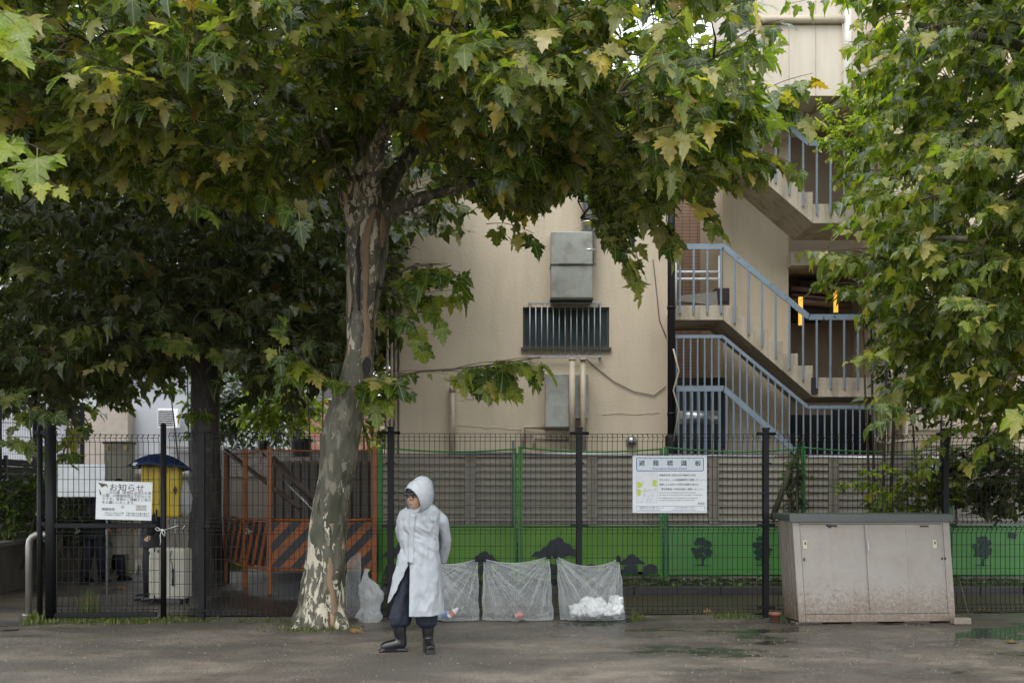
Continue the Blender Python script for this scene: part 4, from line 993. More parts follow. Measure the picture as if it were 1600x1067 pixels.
def leaf_material(name, ramp, under, transl=0.3, rough=0.27, veins=True):
    """ramp: [(pos, colour)] picked per leaf; pale matt underside; light shines through"""
    m = bpy.data.materials.new(name); m.use_nodes = True
    n, l = m.node_tree.nodes, m.node_tree.links
    b = n['Principled BSDF']; out = n['Material Output']
    gi = n.new('ShaderNodeNewGeometry'); oi = n.new('ShaderNodeObjectInfo')
    ad = n.new('ShaderNodeMath'); l.new(gi.outputs['Random Per Island'], ad.inputs[0]); l.new(oi.outputs['Random'], ad.inputs[1])
    fr = n.new('ShaderNodeMath'); fr.operation = 'FRACT'; l.new(ad.outputs[0], fr.inputs[0])
    cr = n.new('ShaderNodeValToRGB'); l.new(fr.outputs[0], cr.inputs[0])
    e = cr.color_ramp.elements
    while len(e) < len(ramp): e.new(0.5)
    for i, (p, c) in enumerate(ramp): e[i].position = p; e[i].color = (*c, 1)
    tc = n.new('ShaderNodeTexCoord'); nz = n.new('ShaderNodeTexNoise'); nz.inputs['Scale'].default_value = 14; nz.inputs['Detail'].default_value = 5
    l.new(tc.outputs['Object'], nz.inputs['Vector'])
    mr = n.new('ShaderNodeMapRange'); mr.inputs[1].default_value = 0.3; mr.inputs[2].default_value = 0.7; mr.inputs[3].default_value = 0.72; mr.inputs[4].default_value = 1.25; l.new(nz.outputs[0], mr.inputs[0])
    mu = n.new('ShaderNodeMixRGB'); mu.blend_type = 'MULTIPLY'; mu.inputs[0].default_value = 1; l.new(cr.outputs[0], mu.inputs[1]); l.new(mr.outputs[0], mu.inputs[2])
    if veins:
        uvn = n.new('ShaderNodeUVMap'); uvn.uv_map = 'leaf'; sp = n.new('ShaderNodeSeparateXYZ'); l.new(uvn.outputs[0], sp.inputs[0])
        axx = n.new('ShaderNodeMath'); axx.operation = 'ABSOLUTE'; l.new(sp.outputs[0], axx.inputs[0])
        last = None
        for ang in (0.0, 0.72, 1.32):
            p1 = n.new('ShaderNodeMath'); p1.operation = 'MULTIPLY'; l.new(axx.outputs[0], p1.inputs[0]); p1.inputs[1].default_value = math.cos(ang)
            p2 = n.new('ShaderNodeMath'); p2.operation = 'MULTIPLY_ADD'; l.new(sp.outputs[1], p2.inputs[0]); p2.inputs[1].default_value = -math.sin(ang); l.new(p1.outputs[0], p2.inputs[2])
            p3 = n.new('ShaderNodeMath'); p3.operation = 'ABSOLUTE'; l.new(p2.outputs[0], p3.inputs[0])
            if last is None: last = p3.outputs[0]
            else:
                p4 = n.new('ShaderNodeMath'); p4.operation = 'MINIMUM'; l.new(last, p4.inputs[0]); l.new(p3.outputs[0], p4.inputs[1]); last = p4.outputs[0]
        vm = n.new('ShaderNodeMapRange'); vm.inputs[1].default_value = 0.010; vm.inputs[2].default_value = 0.034; vm.inputs[3].default_value = 0.55; vm.inputs[4].default_value = 0.0; l.new(last, vm.inputs[0])
        vx = n.new('ShaderNodeMixRGB'); l.new(vm.outputs[0], vx.inputs[0]); l.new(mu.outputs[0], vx.inputs[1]); vx.inputs[2].default_value = (0.30, 0.30, 0.13, 1)
        mu = vx
    un = n.new('ShaderNodeMixRGB'); un.inputs[0].default_value = 0.6; l.new(mu.outputs[0], un.inputs[1]); un.inputs[2].default_value = (*under, 1)
    sd_ = n.new('ShaderNodeMixRGB'); l.new(gi.outputs['Backfacing'], sd_.inputs[0]); l.new(mu.outputs[0], sd_.inputs[1]); l.new(un.outputs[0], sd_.inputs[2])
    l.new(sd_.outputs[0], b.inputs['Base Color'])
    rg = n.new('ShaderNodeMapRange'); rg.inputs[3].default_value = rough; rg.inputs[4].default_value = 0.6; l.new(gi.outputs['Backfacing'], rg.inputs[0]); l.new(rg.outputs[0], b.inputs['Roughness'])
    bp = n.new('ShaderNodeBump'); bp.inputs['Strength'].default_value = 0.35; bp.inputs['Distance'].default_value = 0.01
    n2 = n.new('ShaderNodeTexNoise'); n2.inputs['Scale'].default_value = 45; n2.inputs['Detail'].default_value = 3; l.new(tc.outputs['Object'], n2.inputs['Vector'])
    l.new(n2.outputs[0], bp.inputs['Height']); l.new(bp.outputs[0], b.inputs['Normal'])
    tr = n.new('ShaderNodeBsdfTranslucent')
    tcx = n.new('ShaderNodeMixRGB'); tcx.blend_type = 'MULTIPLY'; tcx.inputs[0].default_value = 1; l.new(mu.outputs[0], tcx.inputs[1]); tcx.inputs[2].default_value = (2.3, 2.85, 0.6, 1)
    l.new(tcx.outputs[0], tr.inputs[0])
    mx = n.new('ShaderNodeMixShader'); mx.inputs[0].default_value = transl
    l.new(b.outputs[0], mx.inputs[1]); l.new(tr.outputs[0], mx.inputs[2]); l.new(mx.outputs[0], out.inputs[0])
    return m
M_LEAF = leaf_material('plane_leaf', [(0.0, (0.034, 0.064, 0.015)), (0.38, (0.070, 0.108, 0.020)), (0.60, (0.152, 0.180, 0.032)), (0.77, (0.235, 0.225, 0.070)), (0.91, (0.36, 0.30, 0.13)), (0.985, (0.45, 0.33, 0.06)), (1.0, (0.32, 0.14, 0.03))], (0.26, 0.25, 0.13), 0.38)
M_LEAF_D = leaf_material('shade_darkened_plane_leaf', [(0.0, (0.026, 0.046, 0.016)), (0.5, (0.042, 0.064, 0.018)), (0.88, (0.085, 0.098, 0.026)), (0.98, (0.18, 0.16, 0.05)), (1.0, (0.22, 0.10, 0.025))], (0.11, 0.115, 0.06), 0.20)  # plane leaf darkened, putting the rear tree's shade into its colour
M_LEAF_R = leaf_material('green_plane_leaf', [(0.0, (0.030, 0.056, 0.011)), (0.40, (0.080, 0.118, 0.015)), (0.72, (0.185, 0.215, 0.024)), (0.92, (0.28, 0.25, 0.06)), (1.0, (0.40, 0.31, 0.10))], (0.22, 0.225, 0.08), 0.42)
M_LEAF_Y = leaf_material('light_green_backlit_leaf', [(0.0, (0.12, 0.17, 0.016)), (0.6, (0.19, 0.24, 0.018)), (1.0, (0.31, 0.31, 0.03))], (0.22, 0.24, 0.06), 0.40)  # light green leaf; on the left twigs its brightness stands in for backlight
M_LEAF_S = leaf_material('small_glossy_leaf', [(0.0, (0.022, 0.046, 0.012)), (0.6, (0.048, 0.080, 0.016)), (1.0, (0.14, 0.18, 0.03))], (0.07, 0.10, 0.04), 0.22, 0.28, False)
def plane_leaf(seed, lo=False):
    """five-lobed toothed leaf, petiole at the origin, tip along +y, length 1, folded along its veins"""
    rr = random.Random(seed)
    half = [(0.05, -0.035), (0.22, -0.13), (0.42, -0.10), (0.33, 0.02), (0.53, 0.05), (0.46, 0.12), (0.71, 0.24), (0.48, 0.28), (0.50, 0.42), (0.33, 0.36), (0.23, 0.41), (0.35, 0.58), (0.20, 0.64), (0.20, 0.80), (0.11, 0.82)]
    if lo: half = [(0.30, -0.12), (0.36, 0.03), (0.66, 0.24), (0.44, 0.36), (0.25, 0.42), (0.30, 0.58), (0.14, 0.80)]
    pts = [(0, 0)] + half + [(0.0, 1.02)] + [(-x, y) for x, y in half[::-1]]
    wx, sk_ = rr.uniform(0.72, 1.04), rr.uniform(-0.12, 0.12)
    pts = [(x*wx*(1+rr.uniform(-.12, .12)) + sk_*y*(1-y), y+rr.uniform(-.035, .035)) for x, y in pts]
    curl, fold, twist = rr.uniform(0.05, 0.85), rr.uniform(-0.10, 0.45), rr.uniform(-0.4, 0.4)
    sdl = rr.uniform(-0.1, 0.8)
    def zz(x, y):
        return fold*abs(x) - curl*max(y, 0)**2*0.55 - sdl*x*x*0.9 + twist*x*y + 0.035*math.sin(9*x+seed)*math.cos(8*y)
    cen = [(0, 0.02), (0, 0.26), (0, 0.55)]
    vs = [(x, y, zz(x, y)) for x, y in pts] + [(x, y, zz(x, y) - 0.025) for x, y in cen]
    n = len(pts); mid = (n)//2; c0, c1, c2 = n, n+1, n+2
    fs = []
    h = len(half)
    for i in range(n):
        j = (i+1) % n
        ym = (pts[i][1] + pts[j][1]) / 2
        c = c1 if ym < 0.44 else c2
        fs.append((c, i, j))
    # bridge between the two centres on both sides
    def sinus(side):
        best = None
        for i, (x, y) in enumerate(pts):
            if x*side > 0.05 and 0.36 <= y <= 0.5 and abs(x) < 0.36:
                if best is None or abs(x) < abs(pts[best][0]): best = i
        return best
    for i in range(n):
        j = (i+1) % n
        ya = (pts[i-1][1]+pts[i][1])/2; yb = (pts[i][1]+pts[j][1])/2
        if (ya < 0.44) != (yb < 0.44): fs.append((c1, i, c2) if ya < 0.44 else (c2, i, c1))
    k = len(vs); w_ = 0.011
    vs += [(-w_, -0.42, 0.10), (w_, -0.42, 0.10), (w_, 0.02, zz(0, 0)), (-w_, 0.02, zz(0, 0))]
    fs += [(k, k+1, k+2), (k, k+2, k+3)]
    vs = np.array(vs); vs[:, 1] += 0.42; vs[:, 2] -= 0.10
    return vs, np.array(fs)
def small_leaf(seed):
    rr = random.Random(seed)
    pts = [(0, 0), (0.16, 0.2), (0.22, 0.5), (0.13, 0.8), (0, 1.0), (-0.13, 0.8), (-0.22, 0.5), (-0.16, 0.2)]
    c = rr.uniform(0.1, 0.4); vs = [(x, y, 0.3*abs(x) - c*y*y) for x, y in pts]
    fs = [(0, 1, 7), (1, 2, 6), (1, 6, 7), (2, 3, 5), (2, 5, 6), (3, 4, 5)]
    return np.array(vs), np.array(fs)
LEAVES_HI = [plane_leaf(s) for s in range(16)]
LEAVES_LO = [plane_leaf(s+40, True) for s in range(8)]
LEAVES_SM = [small_leaf(s) for s in range(4)]

def np_mesh(name, V, T, material, uv=None):
    me = bpy.data.meshes.new(name)
    nv, nt = len(V), len(T)
    me.vertices.add(nv); me.vertices.foreach_set('co', V.astype(np.float32).ravel())
    me.loops.add(nt*3); me.loops.foreach_set('vertex_index', T.astype(np.int32).ravel())
    me.polygons.add(nt); me.polygons.foreach_set('loop_start', np.arange(0, nt*3, 3, dtype=np.int32))
    me.materials.append(material)
    if uv is not None:
        ul = me.uv_layers.new(name='leaf'); ul.data.foreach_set('uv', uv[T.ravel()].astype(np.float32).ravel())
    me.update(calc_edges=True)
    return me
def leaf_uv(sv): return sv[:, :2] - np.array((0.0, 0.42))
def place_leaves(leaves, shapes):
    """leaves: list of (pos, dir, normal, size, variant) -> arrays"""
    Vs, Ts, Us, off = [], [], [], 0
    for k in range(len(shapes)):
        sel = [q for q in leaves if q[4] == k]
        if not sel: continue
        sv, sf = shapes[k]
        P = np.array([q[0] for q in sel]); D = np.array([q[1] for q in sel]); N = np.array([q[2] for q in sel]); S = np.array([q[3] for q in sel])
        D /= np.linalg.norm(D, axis=1)[:, None]
        N = N - D * (N*D).sum(1)[:, None]; N /= np.linalg.norm(N, axis=1)[:, None] + 1e-9
        X = np.cross(D, N)
        V = P[:, None] + S[:, None, None] * (sv[None, :, 0:1]*X[:, None] + sv[None, :, 1:2]*D[:, None] + sv[None, :, 2:3]*N[:, None])
        n, m_ = len(sel), len(sv)
        T = sf[None] + (np.arange(n)*m_)[:, None, None] + off
        Vs.append(V.reshape(-1, 3)); Ts.append(T.reshape(-1, 3)); off += n*m_; Us.append(np.tile(leaf_uv(sv), (n, 1)))
    place_leaves.uv = np.concatenate(Us)
    return np.concatenate(Vs), np.concatenate(Ts)

def twig_leaves(base, tip, n, size, rng, nvar, droop=(15, 75), sag=0.12, spread=1.0, face=None):
    """a sagging twig with alternate leaves; returns (curve points, leaves)"""
    base, tip = np.array(base, float), np.array(tip, float)
    L = np.linalg.norm(tip - base); d = (tip - base)/max(L, 1e-6)
    side = np.cross(d, (0, 0, 1.0)); side /= np.linalg.norm(side) + 1e-6
    pts = []
    for i in range(6):
        t = i/5; p = base + (tip-base)*t; p[2] += sag*L*(math.sin(PI*t)*0.6 - t*t*0.5); pts.append(p)
    out = []
    for i in range(n):
        t = 0.15 + 0.85*(i+0.5*rng.random())/n
        f = min(t*5, 4.999); k = int(f); p = pts[k]*(1-(f-k)) + pts[k+1]*(f-k)
        sgn = 1 if i % 2 else -1
        a = rng.uniform(0.5, 1.3)*sgn*spread if i < n-1 else rng.uniform(-0.3, 0.3)
        hd = d*math.cos(a) + side*math.sin(a); hd[2] *= 0.3
        hd /= np.linalg.norm(hd)+1e-6
        dr = R(rng.uniform(*droop))
        dr_ = hd*math.cos(dr) + np.array((0, 0, -math.sin(dr)))
        nn = hd*math.sin(dr) + np.array((0, 0, math.cos(dr))) + rng.normal(0, 0.38, 3)
        if face is not None: nn = nn*0.5 + np.array(face)
        out.append((p, dr_, nn, size*rng.uniform(0.5, 1.25), int(rng.integers(nvar))))
    return pts, out

def grow(trunk_nodes, centres, rng):
    """joins every twig start to the nearest wood already grown; returns polylines"""
    axis = np.array(trunk_nodes, float); C = np.array(centres); n0 = len(axis)
    order = np.argsort([np.min(np.linalg.norm(axis - c, axis=1)) for c in C])
    A = np.zeros((n0 + 2*len(C), 3)); A[:n0] = axis; n = n0; lines = []
    for i in order:
        c = C[i]; B = A[:n]
        dist = np.sqrt(((B - c)**2).sum(1)) + 0.6*np.maximum(B[:, 2]-c[2], 0)
        p = B[int(np.argmin(dist))].copy(); ln = np.linalg.norm(c-p)
        mid = (p + c)/2 + rng.normal(0, 0.05, 3)*ln; mid[2] += 0.05*ln
        lines.append((p, mid, c)); A[n] = mid; A[n+1] = c; n += 2
    return lines
def np_tubes(lines, rad, sides=3):
    """many thin twigs at once: (n, k, 3) polylines -> arrays"""
    Lr = np.array([[np.array(p) for p in l] for l in lines], float); n, k, _ = Lr.shape
    D = Lr[:, -1] - Lr[:, 0]; D /= np.linalg.norm(D, axis=1)[:, None] + 1e-9
    U = np.cross(D, np.array((0.31, 0.17, 0.93))); U /= np.linalg.norm(U, axis=1)[:, None] + 1e-9
    W = np.cross(D, U); a = 2*PI*np.arange(sides)/sides
    off = U[:, None, :]*np.cos(a)[None, :, None] + W[:, None, :]*np.sin(a)[None, :, None]
    V = Lr[:, :, None, :] + off[:, None]*np.array(rad)[None, :k, None, None]
    T = []
    for j in range(k-1):
        for q in range(sides):
            q2 = (q+1) % sides; a0, a1, b0, b1 = j*sides+q, j*sides+q2, (j+1)*sides+q, (j+1)*sides+q2
            T += [(a0, a1, b1), (a0, b1, b0)]
    T = np.array(T)[None] + (np.arange(n)*k*sides)[:, None, None]
    return V.reshape(-1, 3), T.reshape(-1, 3)
def np_join(parts):
    off = 0; Vs, Ts = [], []
    for V, T in parts: Vs.append(V); Ts.append(T + off); off += len(V)
    return np.concatenate(Vs), np.concatenate(Ts)

def in_view(p):
    if p[1] < 0.5: return False
    x = 800 + p[0]/p[1]*F; y = 762 - (p[2]-1.5)/p[1]*F
    return 0 < x < 1600 and 0 < y < 1067
def build_crown(tree, trunk_nodes, clusters, leafmat, rng, shapes, leaf_mesh_shapes, n_single, size, twiglen, nleaf, outward, extra_leaves=(), droop=(15, 75), extra_lines=()):
    centres = []; twigs = []; leaves = list(extra_leaves)
    for c in clusters:
        o = np.array(outward(c)); o = o + rng.normal(0, 0.45, 3); o[2] = o[2]*0.4 + rng.uniform(-0.25, 0.15); o /= np.linalg.norm(o)+1e-6
        L = twiglen*rng.uniform(0.6, 1.3)
        b = np.array(c) - o*L*0.5; t = np.array(c) + o*L*0.5
        pts, lv = twig_leaves(b, t, int(nleaf*rng.uniform(0.7, 1.3)), size, rng, len(shapes), droop)
        centres.append(b); twigs.append(pts); leaves += lv
    V, T = np_join([np_tubes(grow(trunk_nodes, centres, rng), [0.011, 0.009, 0.006], 4), np_tubes(list(twigs) + list(extra_lines), [0.0055, 0.005, 0.0045, 0.004, 0.0035, 0.0025])])
    t_ = link('twigs', np_mesh('twigs', V, T, M_TWIG), tree); t_['kind'] = 'stuff'
    # the nearest leaves in view are objects of their own, the rest one mass
    near = sorted([i for i, q in enumerate(leaves) if in_view(q[0])], key=lambda i: leaves[i][0][1] - 3*leaves[i][3])[:n_single]
    ns = set(near)
    rest = [q for i, q in enumerate(leaves) if i not in ns]
    V, T = place_leaves(rest, shapes)
    crown = link('crown', np_mesh('crown', V, T, leafmat, place_leaves.uv), tree); crown['kind'] = 'stuff'
    leaf_objs(crown, [leaves[i] for i in near], leaf_mesh_shapes, leafmat)
    return crown, len(leaves)

def leaf_objs(parent, leaves, shapes, material):
    lm = [np_mesh('leaf', v, f, material, leaf_uv(v)) for v, f in shapes]
    for p, d, nn, s, k in leaves:
        D = Vector(d).normalized(); N = Vector(nn); N = (N - D*N.dot(D)).normalized(); X = D.cross(N)
        o = link('leaf', lm[k % len(lm)], parent)
        M = Matrix((X, D, N)).transposed().to_4x4(); M.translation = Vector(p)
        o.matrix_local = M @ Matrix.Scale(s, 4)

def trunk_mesh(name, chains, material, parent, voxel, lump, seed):
    """chains of (point, radius) fused into one wood surface with lumps"""
    m = MB()
    for ch in chains:
        pts = [Vector(p) for p, r in ch]; rad = [r for p, r in ch]
        # resample smoothly
        P, Q = [], []
        for i in range(len(pts)-1):
            for s in range(6):
                t = s/6; P.append(pts[i].lerp(pts[i+1], t)); Q.append(lerp(rad[i], rad[i+1], t))
        P.append(pts[-1]); Q.append(rad[-1])
        for _ in range(3):
            P = [P[0]] + [(P[i-1]+P[i]*2+P[i+1])/4 for i in range(1, len(P)-1)] + [P[-1]]
            Q = [Q[0]] + [(Q[i-1]+Q[i]*2+Q[i+1])/4 for i in range(1, len(Q)-1)] + [Q[-1]]
        m.tube(P, Q, 20)
    o = m.build(name, material, parent)
    r = o.modifiers.new('r', 'REMESH'); r.mode = 'VOXEL'; r.voxel_size = voxel; r.use_smooth_shade = True
    s = o.modifiers.new('s', 'SMOOTH'); s.factor = 0.5; s.iterations = 4
    bake(o)
    me = o.data
    nrm = [v.normal.copy() for v in me.vertices]; new = []
    for v, vn in zip(me.vertices, nrm):
        c = v.co; k = fbm(c.x*3, c.y*3, c.z*1.2 + seed, 4)
        k2 = fbm(c.x*11, c.y*11, c.z*3 + seed, 3)
        new.extend(c + vn*(lump*k + lump*0.35*k2))
    me.vertices.foreach_set('co', new)
    for p in me.polygons: p.use_smooth = True
    me.update(); me.materials.clear(); me.materials.append(material)
    return o

# ---------------- the spotted plane tree in front of the fence
YT = 11.8
def tp(px_, py_, dy=0.0): return at(px_, py_, YT + dy) if dy == 0 else at(px_, py_, YT + dy)
tree1 = thing('plane_tree', (0, 0, 0), 'large plane tree with spotted peeling trunk in front of the fence', 'tree')
S = F/YT
tr = [(at(498, 995, YT), 0.275), (at(500, 975, YT), 0.262), (at(502, 950, YT), 0.240), (at(505, 905, YT), 0.222), (at(511, 850, YT), 0.204), (at(514, 800, YT), 0.192), (at(524, 750, YT), 0.198), (at(531, 690, YT), 0.206), (at(545, 635, YT), 0.198), (at(558, 590, YT), 0.168), (at(563, 540, YT), 0.152), (at(567, 480, YT), 0.168), (at(571, 420, YT), 0.205), (at(576, 370, YT), 0.222), (at(577, 330, YT), 0.21)]
limbC = [(at(576, 345, YT), 0.17), (at(574, 280, YT), 0.13), (at(566, 200, YT), 0.11), (at(572, 100, YT), 0.09), (at(590, 0, YT-0.2), 0.075), (at(600, -150, YT-0.3), 0.05)]
limbL = [(at(566, 360, YT), 0.15), (at(545, 310, YT), 0.125), (at(528, 255, YT-0.1), 0.09), (at(490, 190, YT-0.4), 0.07), (at(420, 130, YT-0.9), 0.055), (at(320, 80, YT-1.4), 0.045), (at(200, 50, YT-1.8), 0.03)]
limbR = [(at(588, 360, YT), 0.14), (at(612, 328, YT), 0.105), (at(655, 311, YT), 0.075), (at(705, 295, YT-0.1), 0.062), (at(760, 276, YT-0.2), 0.052), (at(840, 240, YT-0.4), 0.042), (at(950, 190, YT-0.6), 0.034), (at(1080, 150, YT-0.7), 0.025)]
limbF = [(at(575, 330, YT), 0.12), (at(590, 230, YT-0.5), 0.08), (at(640, 120, YT-1.2), 0.06), (at(720, 40, YT-1.8), 0.045), (at(800, -60, YT-2.3), 0.03)]
limbB = [(at(580, 340, YT), 0.12), (at(640, 240, YT+0.4), 0.08), (at(740, 140, YT+0.8), 0.06), (at(880, 60, YT+1.0), 0.045), (at(1000, 0, YT+1.0), 0.03)]
roots = [[(at(500, 940, YT), 0.14), (at(474, 972, YT-0.08), 0.10), (at(458, 988, YT-0.2), 0.05)], [(at(505, 940, YT), 0.13), (at(528, 968, YT-0.12), 0.09), (at(542, 985, YT-0.2), 0.05)], [(at(505, 930, YT), 0.13), (at(500, 975, YT-0.22), 0.09), (at(498, 992, YT-0.3), 0.05)], [(at(495, 930, YT), 0.12), (at(462, 975, YT+0.15), 0.07)]]
trunk_mesh('trunk', [tr, limbC[:4], limbL[:4], limbR[:5], limbF[:2], limbB[:2]] + roots, M_BARK, tree1, 0.018, 0.034, 1.0)
for ch in (limbC[3:], limbL[3:], limbR[4:], limbF[1:], limbB[1:]):
    m = MB(); m.tube([p for p, r in ch], [r for p, r in ch], 8); m.build('limb', M_BARK, tree1)
# thin side branches carrying the low sprays
for pts, r0, r1 in (([(566, 606, 0.0), (610, 590, -0.25), (660, 580, -0.45), (705, 577, -0.6), (770, 570, -0.75), (845, 558, -0.95)], 0.017, 0.006), ([(548, 604, 0.0), (510, 590, -0.35), (478, 566, -0.55), (440, 545, -0.8)], 0.014, 0.005), ([(585, 455, 0.0), (615, 440, -0.2), (650, 432, -0.35), (705, 415, -0.7)], 0.018, 0.006)):
    m = MB(); m.tube([at(a, b, YT + d) for a, b, d in pts], [lerp(r0, r1, i/(len(pts)-1)) for i in range(len(pts))], 7); m.build('side_branch', M_TWIG, tree1)
# long peeled strips and a dark split below the fork
def strip(name, pts, material, seed, proud):
    rs = random.Random(seed); m = MB(); rows = []
    P = [(np.array(a), np.array(b)) for a, b in zip(pts, pts[1:])]
    seq = []
    for i in range(len(pts)-1):
        for q in range(6): t = q/6; seq.append(tuple(lerp(u, v, t) for u, v in zip(pts[i], pts[i+1])))
    seq.append(pts[-1])
    for j, (px_, py_, w_) in enumerate(seq):
        c_, r_ = None, None
        for (A, ra), (B, rb) in zip(tr, tr[1:]):
            za, zb = A.z, B.z; z = az(py_, YT)
            if za <= z <= zb: t = (z-za)/(zb-za); c_ = A.lerp(B, t); r_ = lerp(ra, rb, t); break
        if c_ is None: continue
        x0 = ax(px_, YT); row = []
        for e in (-1, -0.4, 0.4, 1):
            x = x0 + e*w_/2/ (F/YT) * (1 + 0.35*fbm(j*0.6, e*3, seed, 2)); dx = max(-0.95, min(0.95, (x - c_.x)/(r_+0.02)))
            row.append((x, c_.y - (r_*1.02 + proud)*math.sqrt(1-dx*dx), az(py_, YT)))
        rows.append(row)
    m.rings(rows, False); o = m.build(name, material, tree1); sf = o.modifiers.new('s', 'SOLIDIFY'); sf.thickness = 0.012; return o
M_PEEL2 = mat('fresh_inner_bark', (0.25, 0.175, 0.105), 0.7, 0.2, 9, 0.5, 40, stretch=(3, 3, 0.6))
M_PEEL3 = mat('pale_inner_bark', (0.30, 0.25, 0.18), 0.7, 0.2, 9, 0.5, 40, stretch=(3, 3, 0.6))
strip('peeled_strip', [(590, 332, 5), (578, 370, 12), (574, 400, 14), (576, 440, 8), (573, 480, 7), (577, 520, 11), (574, 556, 14), (572, 566, 3)], M_PEEL2, 1, 0.010)
strip('peeled_strip', [(600, 340, 4), (601, 360, 9), (600, 380, 5), (599, 392, 2)], M_PEEL2, 2, 0.012)
strip('peeled_strip', [(549, 420, 3), (548, 440, 6), (551, 470, 7), (549, 500, 2)], M_PEEL3, 3, 0.008)
strip('bark_split', [(566, 376, 2), (563, 400, 6), (566, 430, 5), (563, 460, 6), (565, 490, 2)], M_DARK, 4, 0.006)
strip('peeled_strip', [(520, 868, 3), (522, 885, 8), (519, 905, 9), (524, 925, 6), (527, 950, 8), (530, 968, 5)], M_PEEL2, 5, 0.012)
# hollow scar on the trunk
m = MB(); c = at(573, 572, YT-0.17); pts = [(c.x+0.045*math.cos(t)*(1+0.15*math.sin(3*t)), c.y-0.012+0.03*abs(math.cos(t)), c.z+0.10*math.sin(t)) for t in [2*PI*k/20 for k in range(20)]]
m.add([tuple(c)] + pts, [(0, 1+k, 1+(k+1) % 20) for k in range(20)], True); m.build('knot_hole', M_DARK, tree1)

prof = [(-60, 250), (0, 270), (60, 300), (150, 300), (220, 330), (300, 340), (380, 340), (450, 310), (515, 250), (550, 205), (615, 205), (660, 240), (715, 290), (770, 350), (830, 345), (880, 310), (930, 290), (985, 400), (1030, 340), (1080, 300), (1130, 315), (1170, 260), (1210, 200), (1240, 130), (1270, 60), (1300, -20), (1330, -120), (1500, -500)]
px_arr = np.array([p for p, q in prof], float); py_arr = np.array([q for p, q in prof], float)
YREF = 10.8
PX = (px_arr-800)/F*YREF; PZ = 1.5+(762-py_arr)/F*YREF
def zlow1(x, y): return np.interp(x, PX, PZ) + 0.30*max(y-YREF, 0) + 0.10*max(YREF-y, 0) + 0.16
rng = np.random.default_rng(11)
cl = []; tries = 0
while len(cl) < 2350 and tries < 120000:
    tries += 1
    x = rng.uniform(-6.4, 3.7); y = rng.uniform(8.0, 13.6); zl = zlow1(x, y)
    z = zl + (rng.random()**1.5*2.6 if rng.random() < 0.72 else rng.uniform(0, 4.6))
    if ((x+1.4)/5.6)**2 + ((y-11.0)/3.3)**2 + (max(z-5.6, 0)/3.2)**2 > 1.15: continue
    if x > np.interp(z, (4.4, 5.4, 6.4, 7.6), (2.6, 2.65, 1.65, 0.5)) - 0.33*max(0, 10.8-y): continue      # the crown rounds off upwards
    # clumpy: foliage gathers on branches, gaps between
    if mnoise.noise(Vector((x*1.1, y*1.1, z*1.4+4))) < rng.uniform(-0.65, 0.12): continue
    cl.append((x, y, z))
def out1(c): return np.array((c[0]+1.5, (c[1]-11.8), 0.0))*0.35 + np.array((0, -0.25, 0))
extra, lines = [], []
def hero(px0, py0, px1, py1, Y0, Y1, n, size, droop=(20, 75), face=None, store=None, nvar=16, spread=1.0):
    pts, lv = twig_leaves(at(px0, py0, Y0), at(px1, py1, Y1), int(n*1.25), size*0.86, rng, nvar, droop, 0.08, spread, face)
    extra.extend(lv); lines.append(pts)
FR = (0, -0.9, 0.3)
# hanging sprays below the crown
hero(600, 440, 700, 405, 11.7, 11.0, 9, 0.25, face=FR); hero(640, 430, 720, 420, 11.5, 10.9, 9, 0.27, face=FR); hero(650, 450, 690, 500, 11.6, 11.2, 8, 0.25, face=FR); hero(620, 470, 735, 450, 11.6, 11.2, 8, 0.22, face=FR); hero(630, 470, 660, 540, 11.6, 11.2, 8, 0.22, face=FR)
hero(560, 592, 700, 578, 11.7, 11.2, 5, 0.16); hero(700, 578, 840, 562, 11.2, 10.9, 14, 0.26, (25, 70)); hero(720, 580, 800, 596, 11.2, 10.9, 11, 0.26, (40, 80)); hero(690, 580, 770, 590, 11.3, 11.0, 9, 0.24, (40, 80)); hero(760, 572, 845, 556, 11.1, 10.8, 10, 0.25)
hero(560, 600, 620, 580, 11.6, 11.1, 12, 0.27, face=FR); hero(565, 615, 610, 625, 11.6, 11.1, 9, 0.24, face=FR); hero(570, 590, 645, 605, 11.6, 11.2, 6, 0.2, face=FR)
hero(545, 595, 470, 570, 11.7, 11.1, 7, 0.20); hero(480, 565, 425, 535, 11.3, 10.9, 9, 0.25, face=FR); hero(470, 560, 450, 500, 11.2, 10.9, 4, 0.23, (-40, 10), FR); hero(475, 575, 440, 580, 11.3, 11.0, 7, 0.22, face=FR)
fresh1, extra = extra, []      # shoots low on the trunk carry greener leaves
hero(930, 330, 1000, 440, 10.9, 10.6, 12, 0.22); hero(960, 330, 980, 400, 10.9, 10.6, 9, 0.24); hero(1080, 280, 1120, 350, 10.7, 10.5, 10, 0.24); hero(1010, 300, 1050, 390, 10.8, 10.5, 10, 0.24); hero(1040, 330, 1045, 380, 10.8, 10.5, 8, 0.24)
hero(1130, 290, 1200, 240, 10.7, 10.5, 9, 0.23); hero(1150, 230, 1255, 260, 10.7, 10.5, 10, 0.22); hero(1160, 160, 1270, 110, 10.7, 10.4, 10, 0.23); hero(1170, 150, 1275, 180, 10.8, 10.5, 9, 0.22)
hero(400, 290, 475, 330, 10.4, 9.6, 6, 0.26, (30, 80)); hero(240, 280, 330, 320, 10.4, 9.8, 8, 0.25); hero(300, 90, 255, 110, 9.6, 8.9, 6, 0.26); hero(620, 120, 710, 75, 10, 9.2, 6, 0.26, (40, 80)); hero(680, 90, 800, 60, 9.8, 9.2, 6, 0.26, (40, 85)); hero(800, 270, 910, 225, 10.6, 9.9, 9, 0.25); hero(760, 350, 835, 360, 11, 10.4, 9, 0.25)
